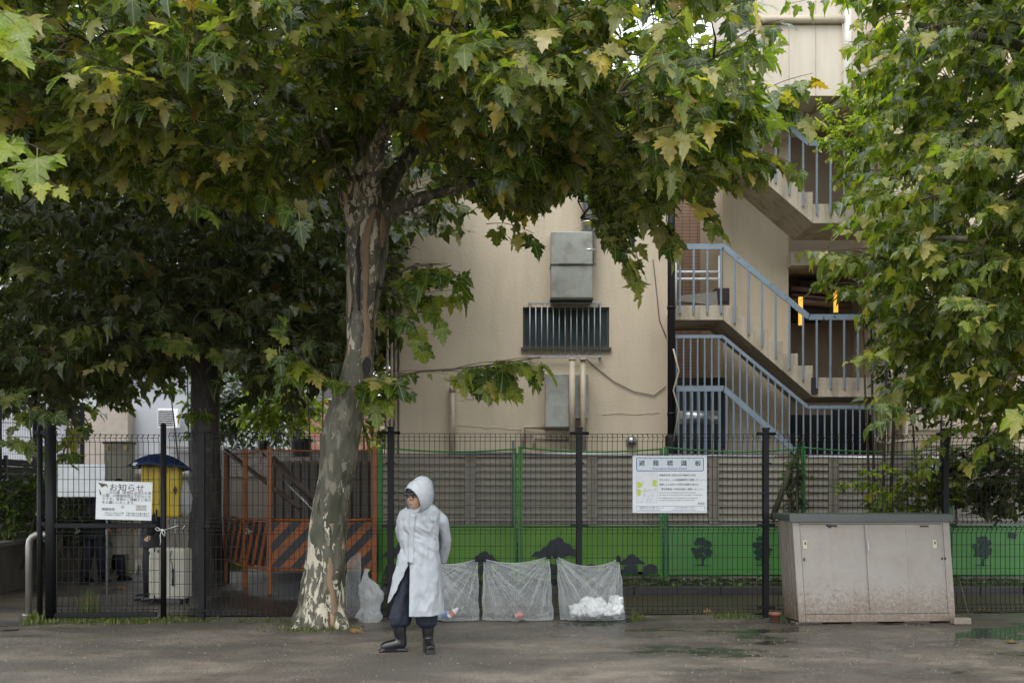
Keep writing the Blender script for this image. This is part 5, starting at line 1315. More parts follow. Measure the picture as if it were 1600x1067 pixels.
crown1, nl1 = build_crown(tree1, [tuple(p) for ch in (tr[10:], limbC, limbL, limbR, limbF, limbB) for p, r in ch], cl, M_LEAF, rng, LEAVES_HI, LEAVES_HI, 110, 0.178, 0.58, 9, out1, extra, (-5, 82), lines)
leaf_objs(crown1, fresh1, LEAVES_HI, M_LEAF_R)

# ---------------- neighbour tree with twigs reaching in; crown outside the frame added for shade
tree4 = thing('plane_tree', (0, 0, 0), 'plane tree outside the left edge added for shade, bright twigs reaching in at upper left', 'tree')
t4 = [((-8.6, 9.6, -0.05), 0.30), ((-8.55, 9.6, 1.2), 0.22), ((-8.5, 9.6, 3.2), 0.20), ((-8.4, 9.7, 5.0), 0.16), ((-8.3, 9.7, 7.0), 0.09)]
f1 = [((-8.5, 9.6, 3.6), 0.10), ((-7.4, 9.2, 4.6), 0.07), ((-6.3, 8.6, 5.0), 0.045), ((-5.2, 8.0, 4.9), 0.025)]
f2 = [((-8.45, 9.6, 4.4), 0.10), ((-7.2, 9.9, 5.6), 0.07), ((-6.0, 10.0, 6.2), 0.04)]
trunk_mesh('trunk', [t4, f1[:2], f2[:2]], M_BARK, tree4, 0.03, 0.02, 3.0)
for ch in (f1, f2):
    m = MB(); m.tube([p for p, r in ch], [r for p, r in ch], 7); m.build('limb', M_BARK, tree4)
rng = np.random.default_rng(15); cl = []
while len(cl) < 620:
    x, y, z = rng.uniform(-12, -4.4), rng.uniform(7.2, 12.8), rng.uniform(4.0, 9.0)
    if ((x+8.4)/3.9)**2 + ((y-9.8)/3.0)**2 + ((z-6.4)/2.6)**2 > 1: continue
    if x > -5.6 - 0.25*(y-8) and z < 5.0: continue
    cl.append((x, y, z))
extra, lines = [], []
hero(-60, 200, 90, 240, 7.9, 7.6, 6, 0.25, (10, 50), FR); hero(-60, 240, 95, 285, 7.8, 7.5, 6, 0.24, (30, 70), FR); hero(-80, -20, 35, 40, 7.2, 6.9, 7, 0.25, (10, 60), FR); hero(-100, 60, 20, 60, 7.2, 6.9, 6, 0.22, (10, 60), FR)
build_crown(tree4, [p for ch in (t4[2:], f1, f2) for p, r in ch], cl, M_LEAF_R, rng, LEAVES_HI, LEAVES_HI, 90, 0.22, 0.62, 9, lambda c: np.array((c[0]+8.4, c[1]-9.6, 0))*0.3, (), (15, 78), lines)
leaf_objs(tree4, extra, LEAVES_HI, M_LEAF_Y)

# ---------------- dark plane tree behind the fence on the left
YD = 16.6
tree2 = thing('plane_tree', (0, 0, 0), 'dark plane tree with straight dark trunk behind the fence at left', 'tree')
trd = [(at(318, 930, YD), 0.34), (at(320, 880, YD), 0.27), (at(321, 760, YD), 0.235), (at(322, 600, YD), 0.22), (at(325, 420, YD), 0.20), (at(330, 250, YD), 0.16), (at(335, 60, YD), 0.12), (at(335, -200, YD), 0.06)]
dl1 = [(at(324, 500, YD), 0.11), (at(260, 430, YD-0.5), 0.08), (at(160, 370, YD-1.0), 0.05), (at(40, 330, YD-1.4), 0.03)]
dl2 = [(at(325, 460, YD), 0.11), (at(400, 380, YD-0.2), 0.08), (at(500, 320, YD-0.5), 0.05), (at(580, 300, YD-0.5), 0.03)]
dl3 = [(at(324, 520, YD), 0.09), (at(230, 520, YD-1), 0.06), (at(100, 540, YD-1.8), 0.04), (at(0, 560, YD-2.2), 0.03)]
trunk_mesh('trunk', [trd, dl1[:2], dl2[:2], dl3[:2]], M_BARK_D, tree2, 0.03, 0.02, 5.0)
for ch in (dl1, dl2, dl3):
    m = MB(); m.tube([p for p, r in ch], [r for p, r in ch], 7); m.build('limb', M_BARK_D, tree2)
prof = [(-500, 650), (-60, 650), (0, 655), (80, 640), (150, 600), (200, 600), (260, 590), (300, 560), (345, 590), (400, 620), (450, 640), (500, 620), (560, 590), (610, 480), (660, 420), (720, 330), (800, 200), (900, 0)]
px2 = np.array([p for p, q in prof], float); py2 = np.array([q for p, q in prof], float)
YR2 = 15.5
PX2 = (px2-800)/F*YR2; PZ2 = 1.5+(762-py2)/F*YR2
rng = np.random.default_rng(21); cl = []; tries = 0
while len(cl) < 2100 and tries < 90000:
    tries += 1
    x = rng.uniform(-11, -0.8); y = rng.uniform(13.6, 20.0); z = 2.4 + 7.4*rng.random()**1.35
    if z < np.interp(x, PX2, PZ2) + 0.12*max(y-YR2, 0) + 0.25 - 0.02*max(YR2-y, 0): continue
    if ((x+5.6)/4.9)**2 + ((y-16.8)/3.4)**2 + (max(z-5.2, 0)/4.8)**2 > 1.1: continue
    if mnoise.noise(Vector((x*0.9, y*0.9, z*1.1+9))) < rng.uniform(-0.8, -0.05): continue
    cl.append((x, y, z))
extra, lines = [], []
hero(70, 690, 10, 680, 13.9, 13.4, 9, 0.25, face=FR); hero(150, 650, 90, 690, 14.2, 13.6, 9, 0.25); hero(120, 660, 95, 720, 14.0, 13.6, 8, 0.25); hero(60, 600, -20, 620, 14, 13.4, 9, 0.25, face=FR); hero(230, 520, 300, 530, 14, 13.4, 10, 0.25, (20, 50), FR); hero(90, 520, 170, 500, 14, 13.4, 8, 0.25); hero(330, 640, 280, 640, 14.6, 14, 7, 0.25); hero(20, 400, 60, 420, 14.0, 13.5, 8, 0.24, (20, 60), FR); hero(200, 560, 140, 570, 14, 13.5, 8, 0.22, (20, 60), FR); hero(390, 560, 330, 540, 14.2, 13.7, 8, 0.22, (20, 70), FR); hero(20, 640, 80, 640, 13.9, 13.5, 8, 0.24, (20, 60), FR); hero(180, 420, 230, 400, 14, 13.6, 7, 0.22, (20, 60), FR)
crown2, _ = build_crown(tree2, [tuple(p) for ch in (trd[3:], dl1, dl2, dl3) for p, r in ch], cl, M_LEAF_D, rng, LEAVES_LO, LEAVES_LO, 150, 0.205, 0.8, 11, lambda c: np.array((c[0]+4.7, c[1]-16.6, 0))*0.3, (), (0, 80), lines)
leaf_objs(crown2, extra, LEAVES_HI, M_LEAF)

# ---------------- plane tree at the right, trunk outside the frame
tree3 = thing('plane_tree', (0, 0, 0), 'green plane tree whose crown fills the right edge of the picture', 'tree')
YQ = 11.6
trq = [((7.6, YQ, -0.05), 0.30), ((7.55, YQ, 0.8), 0.24), ((7.45, YQ, 2.2), 0.21), ((7.3, YQ, 4.0), 0.19), ((7.25, YQ, 5.6), 0.15), ((7.2, YQ, 7.5), 0.09)]
ql1 = [((7.4, YQ, 3.0), 0.10), ((6.4, YQ-0.4, 3.7), 0.07), ((5.2, YQ-0.6, 4.0), 0.045), ((4.1, YQ-0.7, 4.0), 0.025)]
ql2 = [((7.3, YQ, 4.6), 0.10), ((6.2, YQ-0.5, 5.4), 0.07), ((5.0, YQ-0.8, 5.9), 0.045), ((4.0, YQ-0.8, 6.1), 0.025)]
ql3 = [((7.4, YQ, 2.6), 0.08), ((6.4, YQ-0.9, 2.8), 0.05), ((5.6, YQ-1.6, 2.7), 0.03)]
trunk_mesh('trunk', [trq, ql1[:2], ql2[:2], ql3[:2]], M_BARK, tree3, 0.03, 0.02, 8.0)
for ch in (ql1, ql2, ql3):
    m = MB(); m.tube([p for p, r in ch], [r for p, r in ch], 7); m.build('limb', M_BARK, tree3)
rng = np.random.default_rng(31); cl = []; tries = 0
# left outline of the crown: x as a function of height, at YQ-0.6
lp = [(690, 1500), (650, 1440), (600, 1400), (560, 1370), (500, 1400), (450, 1395), (420, 1330), (380, 1290), (330, 1310), (280, 1320), (240, 1390), (180, 1385), (120, 1385), (60, 1370), (0, 1350), (-150, 1330)]
LZ = np.array([1.5+(762-a)/F*11.0 for a, b in lp]); LX = np.array([(b-800)/F*11.0 for a, b in lp])
while len(cl) < 2150 and tries < 120000:
    tries += 1
    x = rng.uniform(3.0, 8.0); y = rng.uniform(8.6, 13.8); z = rng.uniform(1.9, 7.8)
    if x < np.interp(z, LZ, LX) + 0.12 + 0.18*abs(y-11.0) + 0.1*rng.random(): continue
    if ((x-7.2)/4.4)**2 + ((y-11.3)/3.0)**2 + ((z-5.6)/4.2)**2 > 1.05: continue
    if z < 1.5 + (762-665)/F*11.0 + 0.4*max(0, y-12.0): continue
    if mnoise.noise(Vector((x*1.1, y*1.1, z*1.3+14))) < rng.uniform(-0.8, 0.0): continue
    cl.append((x, y, z))
extra, lines = [], []
hero(1330, 400, 1250, 385, 11, 10.8, 8, 0.17); hero(1340, 405, 1285, 410, 11, 10.8, 7, 0.17); hero(1400, 540, 1320, 560, 11, 10.8, 8, 0.17); hero(1420, 640, 1350, 610, 11, 10.8, 9, 0.18); hero(1440, 640, 1360, 650, 11, 10.8, 8, 0.17); hero(1380, 300, 1300, 310, 11, 10.8, 9, 0.17); hero(1660, 620, 1590, 640, 8, 7.8, 6, 0.2, (10, 50), FR)
hero(1420, 90, 1320, 60, 11, 10.7, 7, 0.18); hero(1390, 0, 1230, 0, 11, 10.7, 9, 0.18); hero(1400, 200, 1350, 180, 11, 10.7, 8, 0.17); hero(1560, 480, 1480, 460, 9.5, 9.2, 8, 0.2, (10, 60), FR); hero(1480, 690, 1440, 730, 11.6, 11.4, 8, 0.17); hero(1560, 700, 1500, 720, 11.6, 11.4, 8, 0.18); hero(1600, 660, 1540, 690, 11.2, 11.0, 8, 0.18)
build_crown(tree3, [p for ch in (trq[2:], ql1, ql2, ql3) for p, r in ch], cl, M_LEAF_R, rng, LEAVES_LO, LEAVES_HI, 260, 0.150, 0.52, 12, lambda c: np.array((c[0]-7.3, c[1]-11.6, 0))*0.3, [q[:4] + (q[4] % 8,) for q in extra], (15, 78), lines)

# ---------------- small-leaved evergreens by the building and shrubs
def shrub(name, label, centre, rad, n, leaf, size, material, seed, group=None, stems=5, cat='shrub', shapes=LEAVES_SM, base=None, per=14, tl=0.3, root=0.0):
    rng = np.random.default_rng(seed); c = np.array(centre); r_ = np.array(rad)
    o = thing(name, (float(c[0]), float(c[1]), 0), label, cat, group)
    bz = 0.0 if base is None else base
    lv, tw, l1, l2 = [], MB(), [], []
    hubs = []
    for i in range(stems):
        a = rng.uniform(0, 2*PI); h = c + r_*np.array((0.45*math.cos(a), 0.45*math.sin(a), rng.uniform(-0.3, 0.4)))
        h0 = np.array((c[0]+root+0.1*math.cos(a), c[1]+0.1*math.sin(a), bz)); hubs.append(h)
        tw.tube([h0-np.array((c[0], c[1], 0)), (h0*0.5+h*0.5)+rng.normal(0, 0.05, 3)-np.array((c[0], c[1], 0)), h-np.array((c[0], c[1], 0))], [0.024, 0.016, 0.009], 5)
    for i in range(n):
        for _ in range(30):
            u = rng.uniform(-1, 1, 3)
            if np.linalg.norm(u) < 1 and fbm(*(u*2.2 + seed), 3) > rng.uniform(-0.5, 0.1): break
        p = c + u*r_
        hb = min(hubs, key=lambda h: np.linalg.norm(h-p)); d = p - hb; d = d/(np.linalg.norm(d)+1e-6) + np.array((0, 0, 0.25)) + rng.normal(0, 0.3, 3)
        pts, l_ = twig_leaves(p - d*tl*0.5, p + d*tl*0.5, per, size, rng, len(shapes), (-30, 50), 0.1)
        lv += l_
        o3 = np.array((c[0], c[1], 0)); l1.append([hb-o3, (hb+p)/2-o3, p-d*tl*0.5-o3]); l2.append([q-o3 for q in pts])
    lv = [(q[0]-np.array((c[0], c[1], 0)),) + q[1:] for q in lv]
    V, T = place_leaves(lv, shapes)
    f = link('foliage', np_mesh('foliage', V, T, material, place_leaves.uv), o); f['kind'] = 'stuff'
    tw.build('stem', M_TWIG, o)
    V, T = np_join([np_tubes(l1, [0.006, 0.005, 0.003]), np_tubes(l2, [0.0025]*6)]); s_ = link('twigs', np_mesh('twigs', V, T, M_TWIG), o); s_['kind'] = 'stuff'
    return o
shrub('evergreen_tree', 'light green small-leaved tree top beside the balcony box', (ax(1375, 15.4), 15.4, az(215, 15.4)), (0.85, 0.6, 0.8), 300, None, 0.09, M_LEAF_Y, 41, None, 5, 'tree', per=16)
shrub('evergreen_tree', 'dark small-leaved evergreen in front of the right wing wall', (ax(1455, 15.4), 15.4, az(500, 15.4)), (0.95, 0.6, 1.5), 480, None, 0.10, M_LEAF_S, 42, None, 3, 'tree', per=16)
shrub('broadleaf_shrub', 'broad-leaved green shrub behind the mesh above the cabinet', (ax(1420, 14.3), 14.3, az(765, 14.3)), (0.8, 0.5, 0.42), 46, None, 0.15, M_LEAF_R, 43, None, 5, per=9, shapes=LEAVES_LO)
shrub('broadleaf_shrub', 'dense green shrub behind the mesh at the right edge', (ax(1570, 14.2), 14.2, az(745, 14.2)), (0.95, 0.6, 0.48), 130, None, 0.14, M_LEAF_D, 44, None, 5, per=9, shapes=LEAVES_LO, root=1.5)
shrub('climbing_vine', 'narrow leafy vine climbing the green post above the cabinet', (ax(1240, 15.5), 15.5, az(765, 15.5)), (0.14, 0.12, 0.62), 46, None, 0.075, M_LEAF_S, 45, None, 3, 'vine')
m = MB(); m.tube([at(1206, 812, 15.4), at(1225, 760, 15.4), at(1240, 715, 15.45)], [0.045, 0.04, 0.03], 8); tag(m.build('leaning_stem', mat('mossy_stem', (0.05, 0.05, 0.025), 0.8)), 'mossy leaning stem beside the climbing vine', 'stem')
labs = ['dark shrub on the planter wall at the far left edge', 'dark shrub on the planter wall behind the steel hoop', 'dark shrub behind the gate below the white board', 'low dark shrub under the cream pillar']
for i, (p, q, Y_, r_) in enumerate(((5, 790, 15.6, (0.75, 0.5, 0.5)), (60, 795, 16.0, (0.55, 0.5, 0.45)), (112, 805, 17.0, (0.5, 0.5, 0.5)), (150, 800, 19.5, (0.5, 0.5, 0.5)))):
    shrub('dark_shrub', labs[i], (ax(p, Y_)-0.1, Y_+0.6, az(q, Y_)), r_, 90, None, 0.11, M_LEAF_S, 50+i, 'dark shrubs on the planter wall', 5, base=0.3)
shrub('bushy_tree', 'grey-green bushy tree behind the pale block wall', (ax(385, 28), 28, az(640, 28)), (1.7, 1.0, 1.3), 260, None, 0.22, M_LEAF_S, 61, None, 6, 'tree', per=14, tl=0.6)
shrub('bushy_tree', 'mid-green bush top beyond the work site left of the trunk', (ax(445, 26), 26, az(640, 26)), (1.0, 0.6, 0.8), 110, None, 0.22, M_LEAF_R, 62, None, 4, 'tree', per=10, tl=0.5)
shrub('bushy_tree', 'green bush showing between trunk and beige building', (ax(590, 24), 24, az(590, 24)), (0.8, 0.6, 1.6), 150, None, 0.2, M_LEAF_R, 63, None, 4, 'tree', per=12, tl=0.5)

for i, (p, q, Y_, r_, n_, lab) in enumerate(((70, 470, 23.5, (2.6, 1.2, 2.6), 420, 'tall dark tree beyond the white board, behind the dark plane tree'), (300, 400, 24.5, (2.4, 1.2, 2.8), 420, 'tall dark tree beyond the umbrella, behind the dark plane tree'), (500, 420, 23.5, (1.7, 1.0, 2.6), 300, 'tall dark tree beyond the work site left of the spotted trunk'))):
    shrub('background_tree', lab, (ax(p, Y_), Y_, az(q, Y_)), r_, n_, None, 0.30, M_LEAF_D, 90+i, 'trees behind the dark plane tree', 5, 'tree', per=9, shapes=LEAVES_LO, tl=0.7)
# ---------------- ground cover
def grass(name, label, spots, material, seed, hmax=0.16):
    rng = np.random.default_rng(seed); V, T = [], []
    for (x0, x1, y0, y1, n, h) in spots:
        for _ in range(n):
            x, y = rng.uniform(x0, x1), rng.uniform(y0, y1)
            if fbm(x*3, y*3, seed, 3) < rng.uniform(-0.4, 0.3): continue
            a = rng.uniform(0, 2*PI); hh = h*rng.uniform(0.4, 1.1); b = rng.uniform(0.1, 0.6)*hh; w_ = 0.004 + 0.004*rng.random()
            dx, dy = math.cos(a), math.sin(a); k = len(V)
            V += [(x-dy*w_, y+dx*w_, 0), (x+dy*w_, y-dx*w_, 0), (x+dx*b*0.35+dy*w_*0.7, y+dy*b*0.35-dx*w_*0.7, hh*0.6), (x+dx*b*0.35-dy*w_*0.7, y+dy*b*0.35+dx*w_*0.7, hh*0.6), (x+dx*b, y+dy*b, hh)]
            T += [(k, k+1, k+2), (k, k+2, k+3), (k+3, k+2, k+4)]
    o = link(name, np_mesh(name, np.array(V), np.array(T), material)); return tag(o, label, 'grass', None, 'stuff')
M_GRASS = leaf_material('grass_blade', [(0.0, (0.045, 0.07, 0.014)), (0.6, (0.085, 0.11, 0.02)), (1.0, (0.17, 0.15, 0.05))], (0.1, 0.12, 0.04), 0.25, 0.5, False)
GY = fence_y(-4.5)
grass('grass', 'rough green grass along the foot of the mesh gate', [(-5.4, -3.75, GY-0.36, GY+0.35, 3000, 0.065), (-3.8, -3.3, GY-0.2, GY+0.2, 400, 0.05), (-5.45, -5.2, GY-0.2, GY+0.1, 250, 0.13), (-4.95, -4.8, GY+0.2, GY+0.5, 120, 0.36)], M_GRASS, 71)
grass('grass', 'short weeds round the foot of the spotted trunk', [(-2.7, -1.6, 11.25, 11.75, 500, 0.05), (-3.3, -2.3, 12.0, 12.35, 400, 0.045)], M_GRASS, 72)
grass('grass', 'small weeds growing through the fence below the evacuation sign', [(2.05, 2.75, 12.3, 12.75, 420, 0.09), (1.35, 1.5, 12.2, 12.35, 80, 0.16), (4.9, 5.2, 12.3, 12.6, 120, 0.1)], M_GRASS, 73)
grass('grass', 'bright weeds beyond the gate by the planter wall', [(-6.5, -5.5, 18.5, 21, 1600, 0.30), (-5.5, -4.9, 19.5, 21, 1200, 0.35)], M_GRASS, 74)
rng = np.random.default_rng(80); lv = []
for _ in range(1500):
    x = rng.uniform(-1.8, 8); y = rng.uniform(15.3, 15.55); a = rng.uniform(0, 2*PI)
    lv.append((np.array((x, y, 0.1 + 0.12*rng.random())), np.array((math.cos(a), math.sin(a)-0.5, rng.uniform(-0.2, 0.6))), np.array((0, -0.4, 1.0)) + rng.normal(0, 0.4, 3), rng.uniform(0.06, 0.11), int(rng.integers(4))))
V, T = place_leaves(lv, LEAVES_SM); tag(link('ground_cover', np_mesh('ground_cover', V, T, M_LEAF_S)), 'dark ivy-like ground cover along the kerb under the green hoarding', 'ground cover', None, 'stuff')
# fallen leaves on the yard
M_FALL = leaf_material('fallen_leaf', [(0.0, (0.20, 0.09, 0.03)), (0.5, (0.28, 0.15, 0.05)), (1.0, (0.14, 0.10, 0.04))], (0.2, 0.14, 0.08), 0.1, 0.4)
fl = [(ax(177, 16.2), 16.2, 'orange fallen leaf on the path beyond the gate', 0.2), (ax(170, 15.8), 15.8, 'second orange fallen leaf on the path beyond the gate, nearest the fence', 0.18), (ax(150, 14.2), 14.2, 'dark fallen leaf just behind the mesh gate', 0.16), (ax(1090, 12.9), 12.9, 'reddish fallen leaf behind the fence below the evacuation sign', 0.2), (ax(1545, 13.2), 13.2, 'orange fallen leaf behind the fence right of the cabinet', 0.18), (ax(1582, 10.6), 10.6, 'brown fallen leaf on the asphalt at lower right', 0.13), (ax(540, 11.3), 11.3, 'tan fallen leaf at the foot of the spotted trunk', 0.15), (ax(596, 9.55), 9.55, 'small dark fallen leaf before the walking boots', 0.05)]
for i, (x, y, lab, s) in enumerate(fl):
    V, T = place_leaves([(np.array((0, 0, 0.03)), np.array((math.cos(i*2.1), math.sin(i*2.1), 0.0)), np.array((0.05, -0.15, 1.0)), s, i)], LEAVES_HI)
    tag(link('fallen_leaf', np_mesh('fallen_leaf', V, T, M_FALL, place_leaves.uv), None, (x, y, 0.012)), lab, 'leaf', 'fallen leaves on the ground')

# loose grit and crumbs of bark on the yard
rng = np.random.default_rng(88); n = 9000
P = np.stack([rng.uniform(-6.5, 6.5, n), 7.6 + 4.9*rng.random(n)**0.8, np.full(n, 0.0)], 1)
sz = 0.003 + 0.007*rng.random(n)**3
tet = np.array([(-1, -0.6, 0), (1, -0.7, 0), (0.1, 1, 0), (0, 0, 1.1)]); tf = np.array([(0, 2, 1), (0, 1, 3), (1, 2, 3), (2, 0, 3)])
a = rng.uniform(0, 2*PI, n); ca, sa = np.cos(a), np.sin(a)
V = np.stack([tet[None, :, 0]*ca[:, None] - tet[None, :, 1]*sa[:, None], tet[None, :, 0]*sa[:, None] + tet[None, :, 1]*ca[:, None], np.repeat(tet[None, :, 2], n, 0)], 2)*sz[:, None, None] + P[:, None]
V[:, :, 2] += np.array([0.010*fbm(p[0]*0.5, p[1]*0.5, 3.0, 3) - 0.001 for p in P])[:, None]
T = tf[None] + (np.arange(n)*4)[:, None, None]
M_GRIT = bpy.data.materials.new('grit'); M_GRIT.use_nodes = True
_n, _l = M_GRIT.node_tree.nodes, M_GRIT.node_tree.links; _g = _n.new('ShaderNodeNewGeometry'); _r = _n.new('ShaderNodeValToRGB'); _r.color_ramp.elements[0].color = (0.03, 0.024, 0.018, 1); _r.color_ramp.elements[1].color = (0.30, 0.26, 0.21, 1)
_l.new(_g.outputs['Random Per Island'], _r.inputs[0]); _l.new(_r.outputs[0], _n['Principled BSDF'].inputs['Base Color'])
tag(link('grit', np_mesh('grit', V.reshape(-1, 3), T.reshape(-1, 3), M_GRIT)), 'loose grit scattered over the asphalt', 'grit', None, 'stuff')
# ================================================================ METAL STORAGE CABINET
M_CAB = mat('aged_beige_enamel', (0.335, 0.305, 0.275), 0.42, 0.06, 2.5, 0.12, 14, dirt=(0.20, 0.15, 0.10), dscale=2.6, damt=0.5, dthr=(0.42, 0.74), splash=((0.15, 0.105, 0.065), 0.62))
M_CABS = mat('aged_side_enamel', (0.31, 0.28, 0.245), 0.45, 0.08, 3, 0.12, 14, dirt=(0.16, 0.115, 0.075), dscale=3.2, damt=0.7, stretch=(4, 4, 0.8), dthr=(0.42, 0.7), splash=((0.13, 0.09, 0.055), 0.7))
M_CABR = mat('dark_grey_green_roof', (0.075, 0.085, 0.08), 0.4, 0.1, 4)
cf = Vector((ax(1249, 11.97), 11.97, 0)); ce = Vector((ax(1493, 12.12), 12.12, 0)); dv = ce - cf; CW = dv.length
cab = thing('storage_cabinet', cf, 'leaning beige metal storage cabinet with two sliding doors', 'cabinet', None, math.atan2(dv.y, dv.x))
CH, CD = 1.14, 0.5
def rack(o, k=-0.068):
    for v in o.data.vertices: v.co.x += k*v.co.z
    return o
def cpart(name, mt, a, b, parent=cab, bev=0.004):
    m = MB(); m.span(a, b); return rack(m.build(name, mt, parent, None, bev))
cpart('side_panel', M_CABS, (0.0, 0.02, 0.03), (0.018, CD, CH)); cpart('side_panel', M_CABS, (CW-0.018, 0.02, 0.03), (CW, CD, CH)); cpart('back_panel', M_CABS, (0.02, CD-0.02, 0.03), (CW-0.02, CD-0.001, CH))
cpart('front_post', M_CAB, (-0.003, -0.002, 0.02), (0.075, 0.03, CH)); cpart('front_post', M_CAB, (CW-0.075, -0.002, 0.02), (CW+0.003, 0.03, CH))
cpart('base_rail', M_CAB, (0.077, -0.006, 0.02), (CW-0.077, 0.03, 0.105)); cpart('top_rail', M_CAB, (0.077, 0.0, CH-0.04), (CW-0.077, 0.03, CH))
cpart('roof', M_CABR, (-0.045, -0.05, CH+0.004), (CW+0.02, CD+0.04, CH+0.075), bev=0.01)
cpart('roof_edge', M_CABR, (-0.05, -0.056, CH-0.012), (CW+0.025, -0.051, CH+0.055))
for y in (0.10, 0.19, 0.28, 0.37): cpart('side_rib', M_CABS, (-0.008, y, 0.04), (-0.001, y+0.035, CH-0.02))
dm = 0.077 + (CW-0.154)*0.455
d1 = cpart('sliding_door', M_CAB, (0.08, 0.012, 0.108), (dm+0.01, 0.026, CH-0.043)); d2 = cpart('sliding_door', M_CAB, (dm, -0.001, 0.108), (CW-0.08, 0.010, CH-0.043))
cpart('door_edge', M_CAB, (dm-0.006, -0.005, 0.11), (dm+0.022, -0.0015, CH-0.045), d2); cpart('door_edge', M_CAB, (CW-0.098, -0.005, 0.11), (CW-0.082, -0.0015, CH-0.045), d2); cpart('door_edge', M_CAB, (0.082, 0.008, 0.11), (0.096, 0.0115, CH-0.045), d1)
cpart('panel_fold', M_CAB, (0.42, 0.009, 0.13), (0.445, 0.0115, CH-0.06), d1); cpart('panel_fold', M_CAB, (dm+0.46, -0.0045, 0.13), (dm+0.475, -0.0015, CH-0.06), d2)
for i in range(13): cpart('siding_line', M_CAB, (0.452, 0.0095, 0.15+i*0.068), (dm-0.01, 0.0115, 0.156+i*0.068), d1, 0)
M_PLATE = mat('lock_plate', (0.52, 0.50, 0.36), 0.35, metal=0.2)
for x, par, y in ((0.125, d1, 0.009), (CW-0.185, d2, -0.004)):
    cpart('lock_plate', M_PLATE, (x-0.022, y-0.004, 0.83), (x+0.022, y, 0.92), par); cpart('lock_slot', M_DARK, (x-0.004, y-0.008, 0.875), (x+0.010, y-0.0045, 0.905), par, 0)
q = cpart('handle', M_GALV, (dm+0.005, -0.022, 0.80), (dm+0.022, -0.005, 0.90), d2); cpart('handle', M_GALV, (dm+0.004, -0.014, 0.76), (dm+0.012, -0.006, 0.94), d2)
for x, par in ((0.10, d1), (CW-0.11, d2), (CW-0.075, d2)): cpart('rust_bolt', mat('rust', (0.10, 0.05, 0.03), 0.8), (x-0.01, -0.012, 0.70), (x+0.012, -0.0055, 0.73), par)
m = MB(); m.box((CW-0.29, -0.003, CH-0.066), (0.1, 0.0015, 0.018)); rack(m.build('maker_plate', M_INK, d2))
m = MB(); m.prism([(0.38, CH-0.06), (0.42, CH-0.085), (0.45, CH-0.065), (0.5, CH-0.075), (0.5, CH-0.05), (0.38, CH-0.048)], 0.004, 0.008); rack(m.build('torn_tape', M_INK, d1))
for i, (x, lab) in enumerate(((0.12, 'left'), (0.75, 'middle'), (1.35, 'right'))):
    m = MB(); m.box((x, 0.12, 0.004), (0.3, 0.2, 0.03)); o = m.build('packing_board', mat('grey_board', (0.12, 0.105, 0.09), 0.8), cab, None, 0.005)
m = MB(); m.tube([(ax(1497, 12.25), 12.25, 0.52), (ax(1517, 12.05), 12.05, 0.0)], 0.008, 5); tag(m.build('thin_stick', M_TWIG), 'thin stick leaning at the right side of the cabinet', 'stick')
m = MB(); xx, yy = ax(1501, 12.0), 12.0; m.box((xx, yy, 0.035), (0.2, 0.1, 0.07), Matrix.Rotation(0.1, 3, 'Z')); tag(m.build('paving_brick', mat('buff_brick', (0.22, 0.19, 0.15), 0.8, 0.2, 20), None, None, 0.008), 'buff brick lying at the right foot of the cabinet', 'brick')
# terracotta pot by the fence post
m = MB(); c = (ax(1211, 12.2), 12.2); m.rings([[(c[0]+r_*math.cos(2*PI*k/20), c[1]+r_*math.sin(2*PI*k/20), z) for k in range(20)] for r_, z in ((0.045, 0.0), (0.062, 0.075), (0.072, 0.075), (0.074, 0.105), (0.064, 0.105), (0.058, 0.06))], True, True, True)
tag(m.build('terracotta_pot', mat('terracotta', (0.20, 0.085, 0.05), 0.75, 0.15, 12)), 'small terracotta pot beside the fence post left of the cabinet', 'pot')

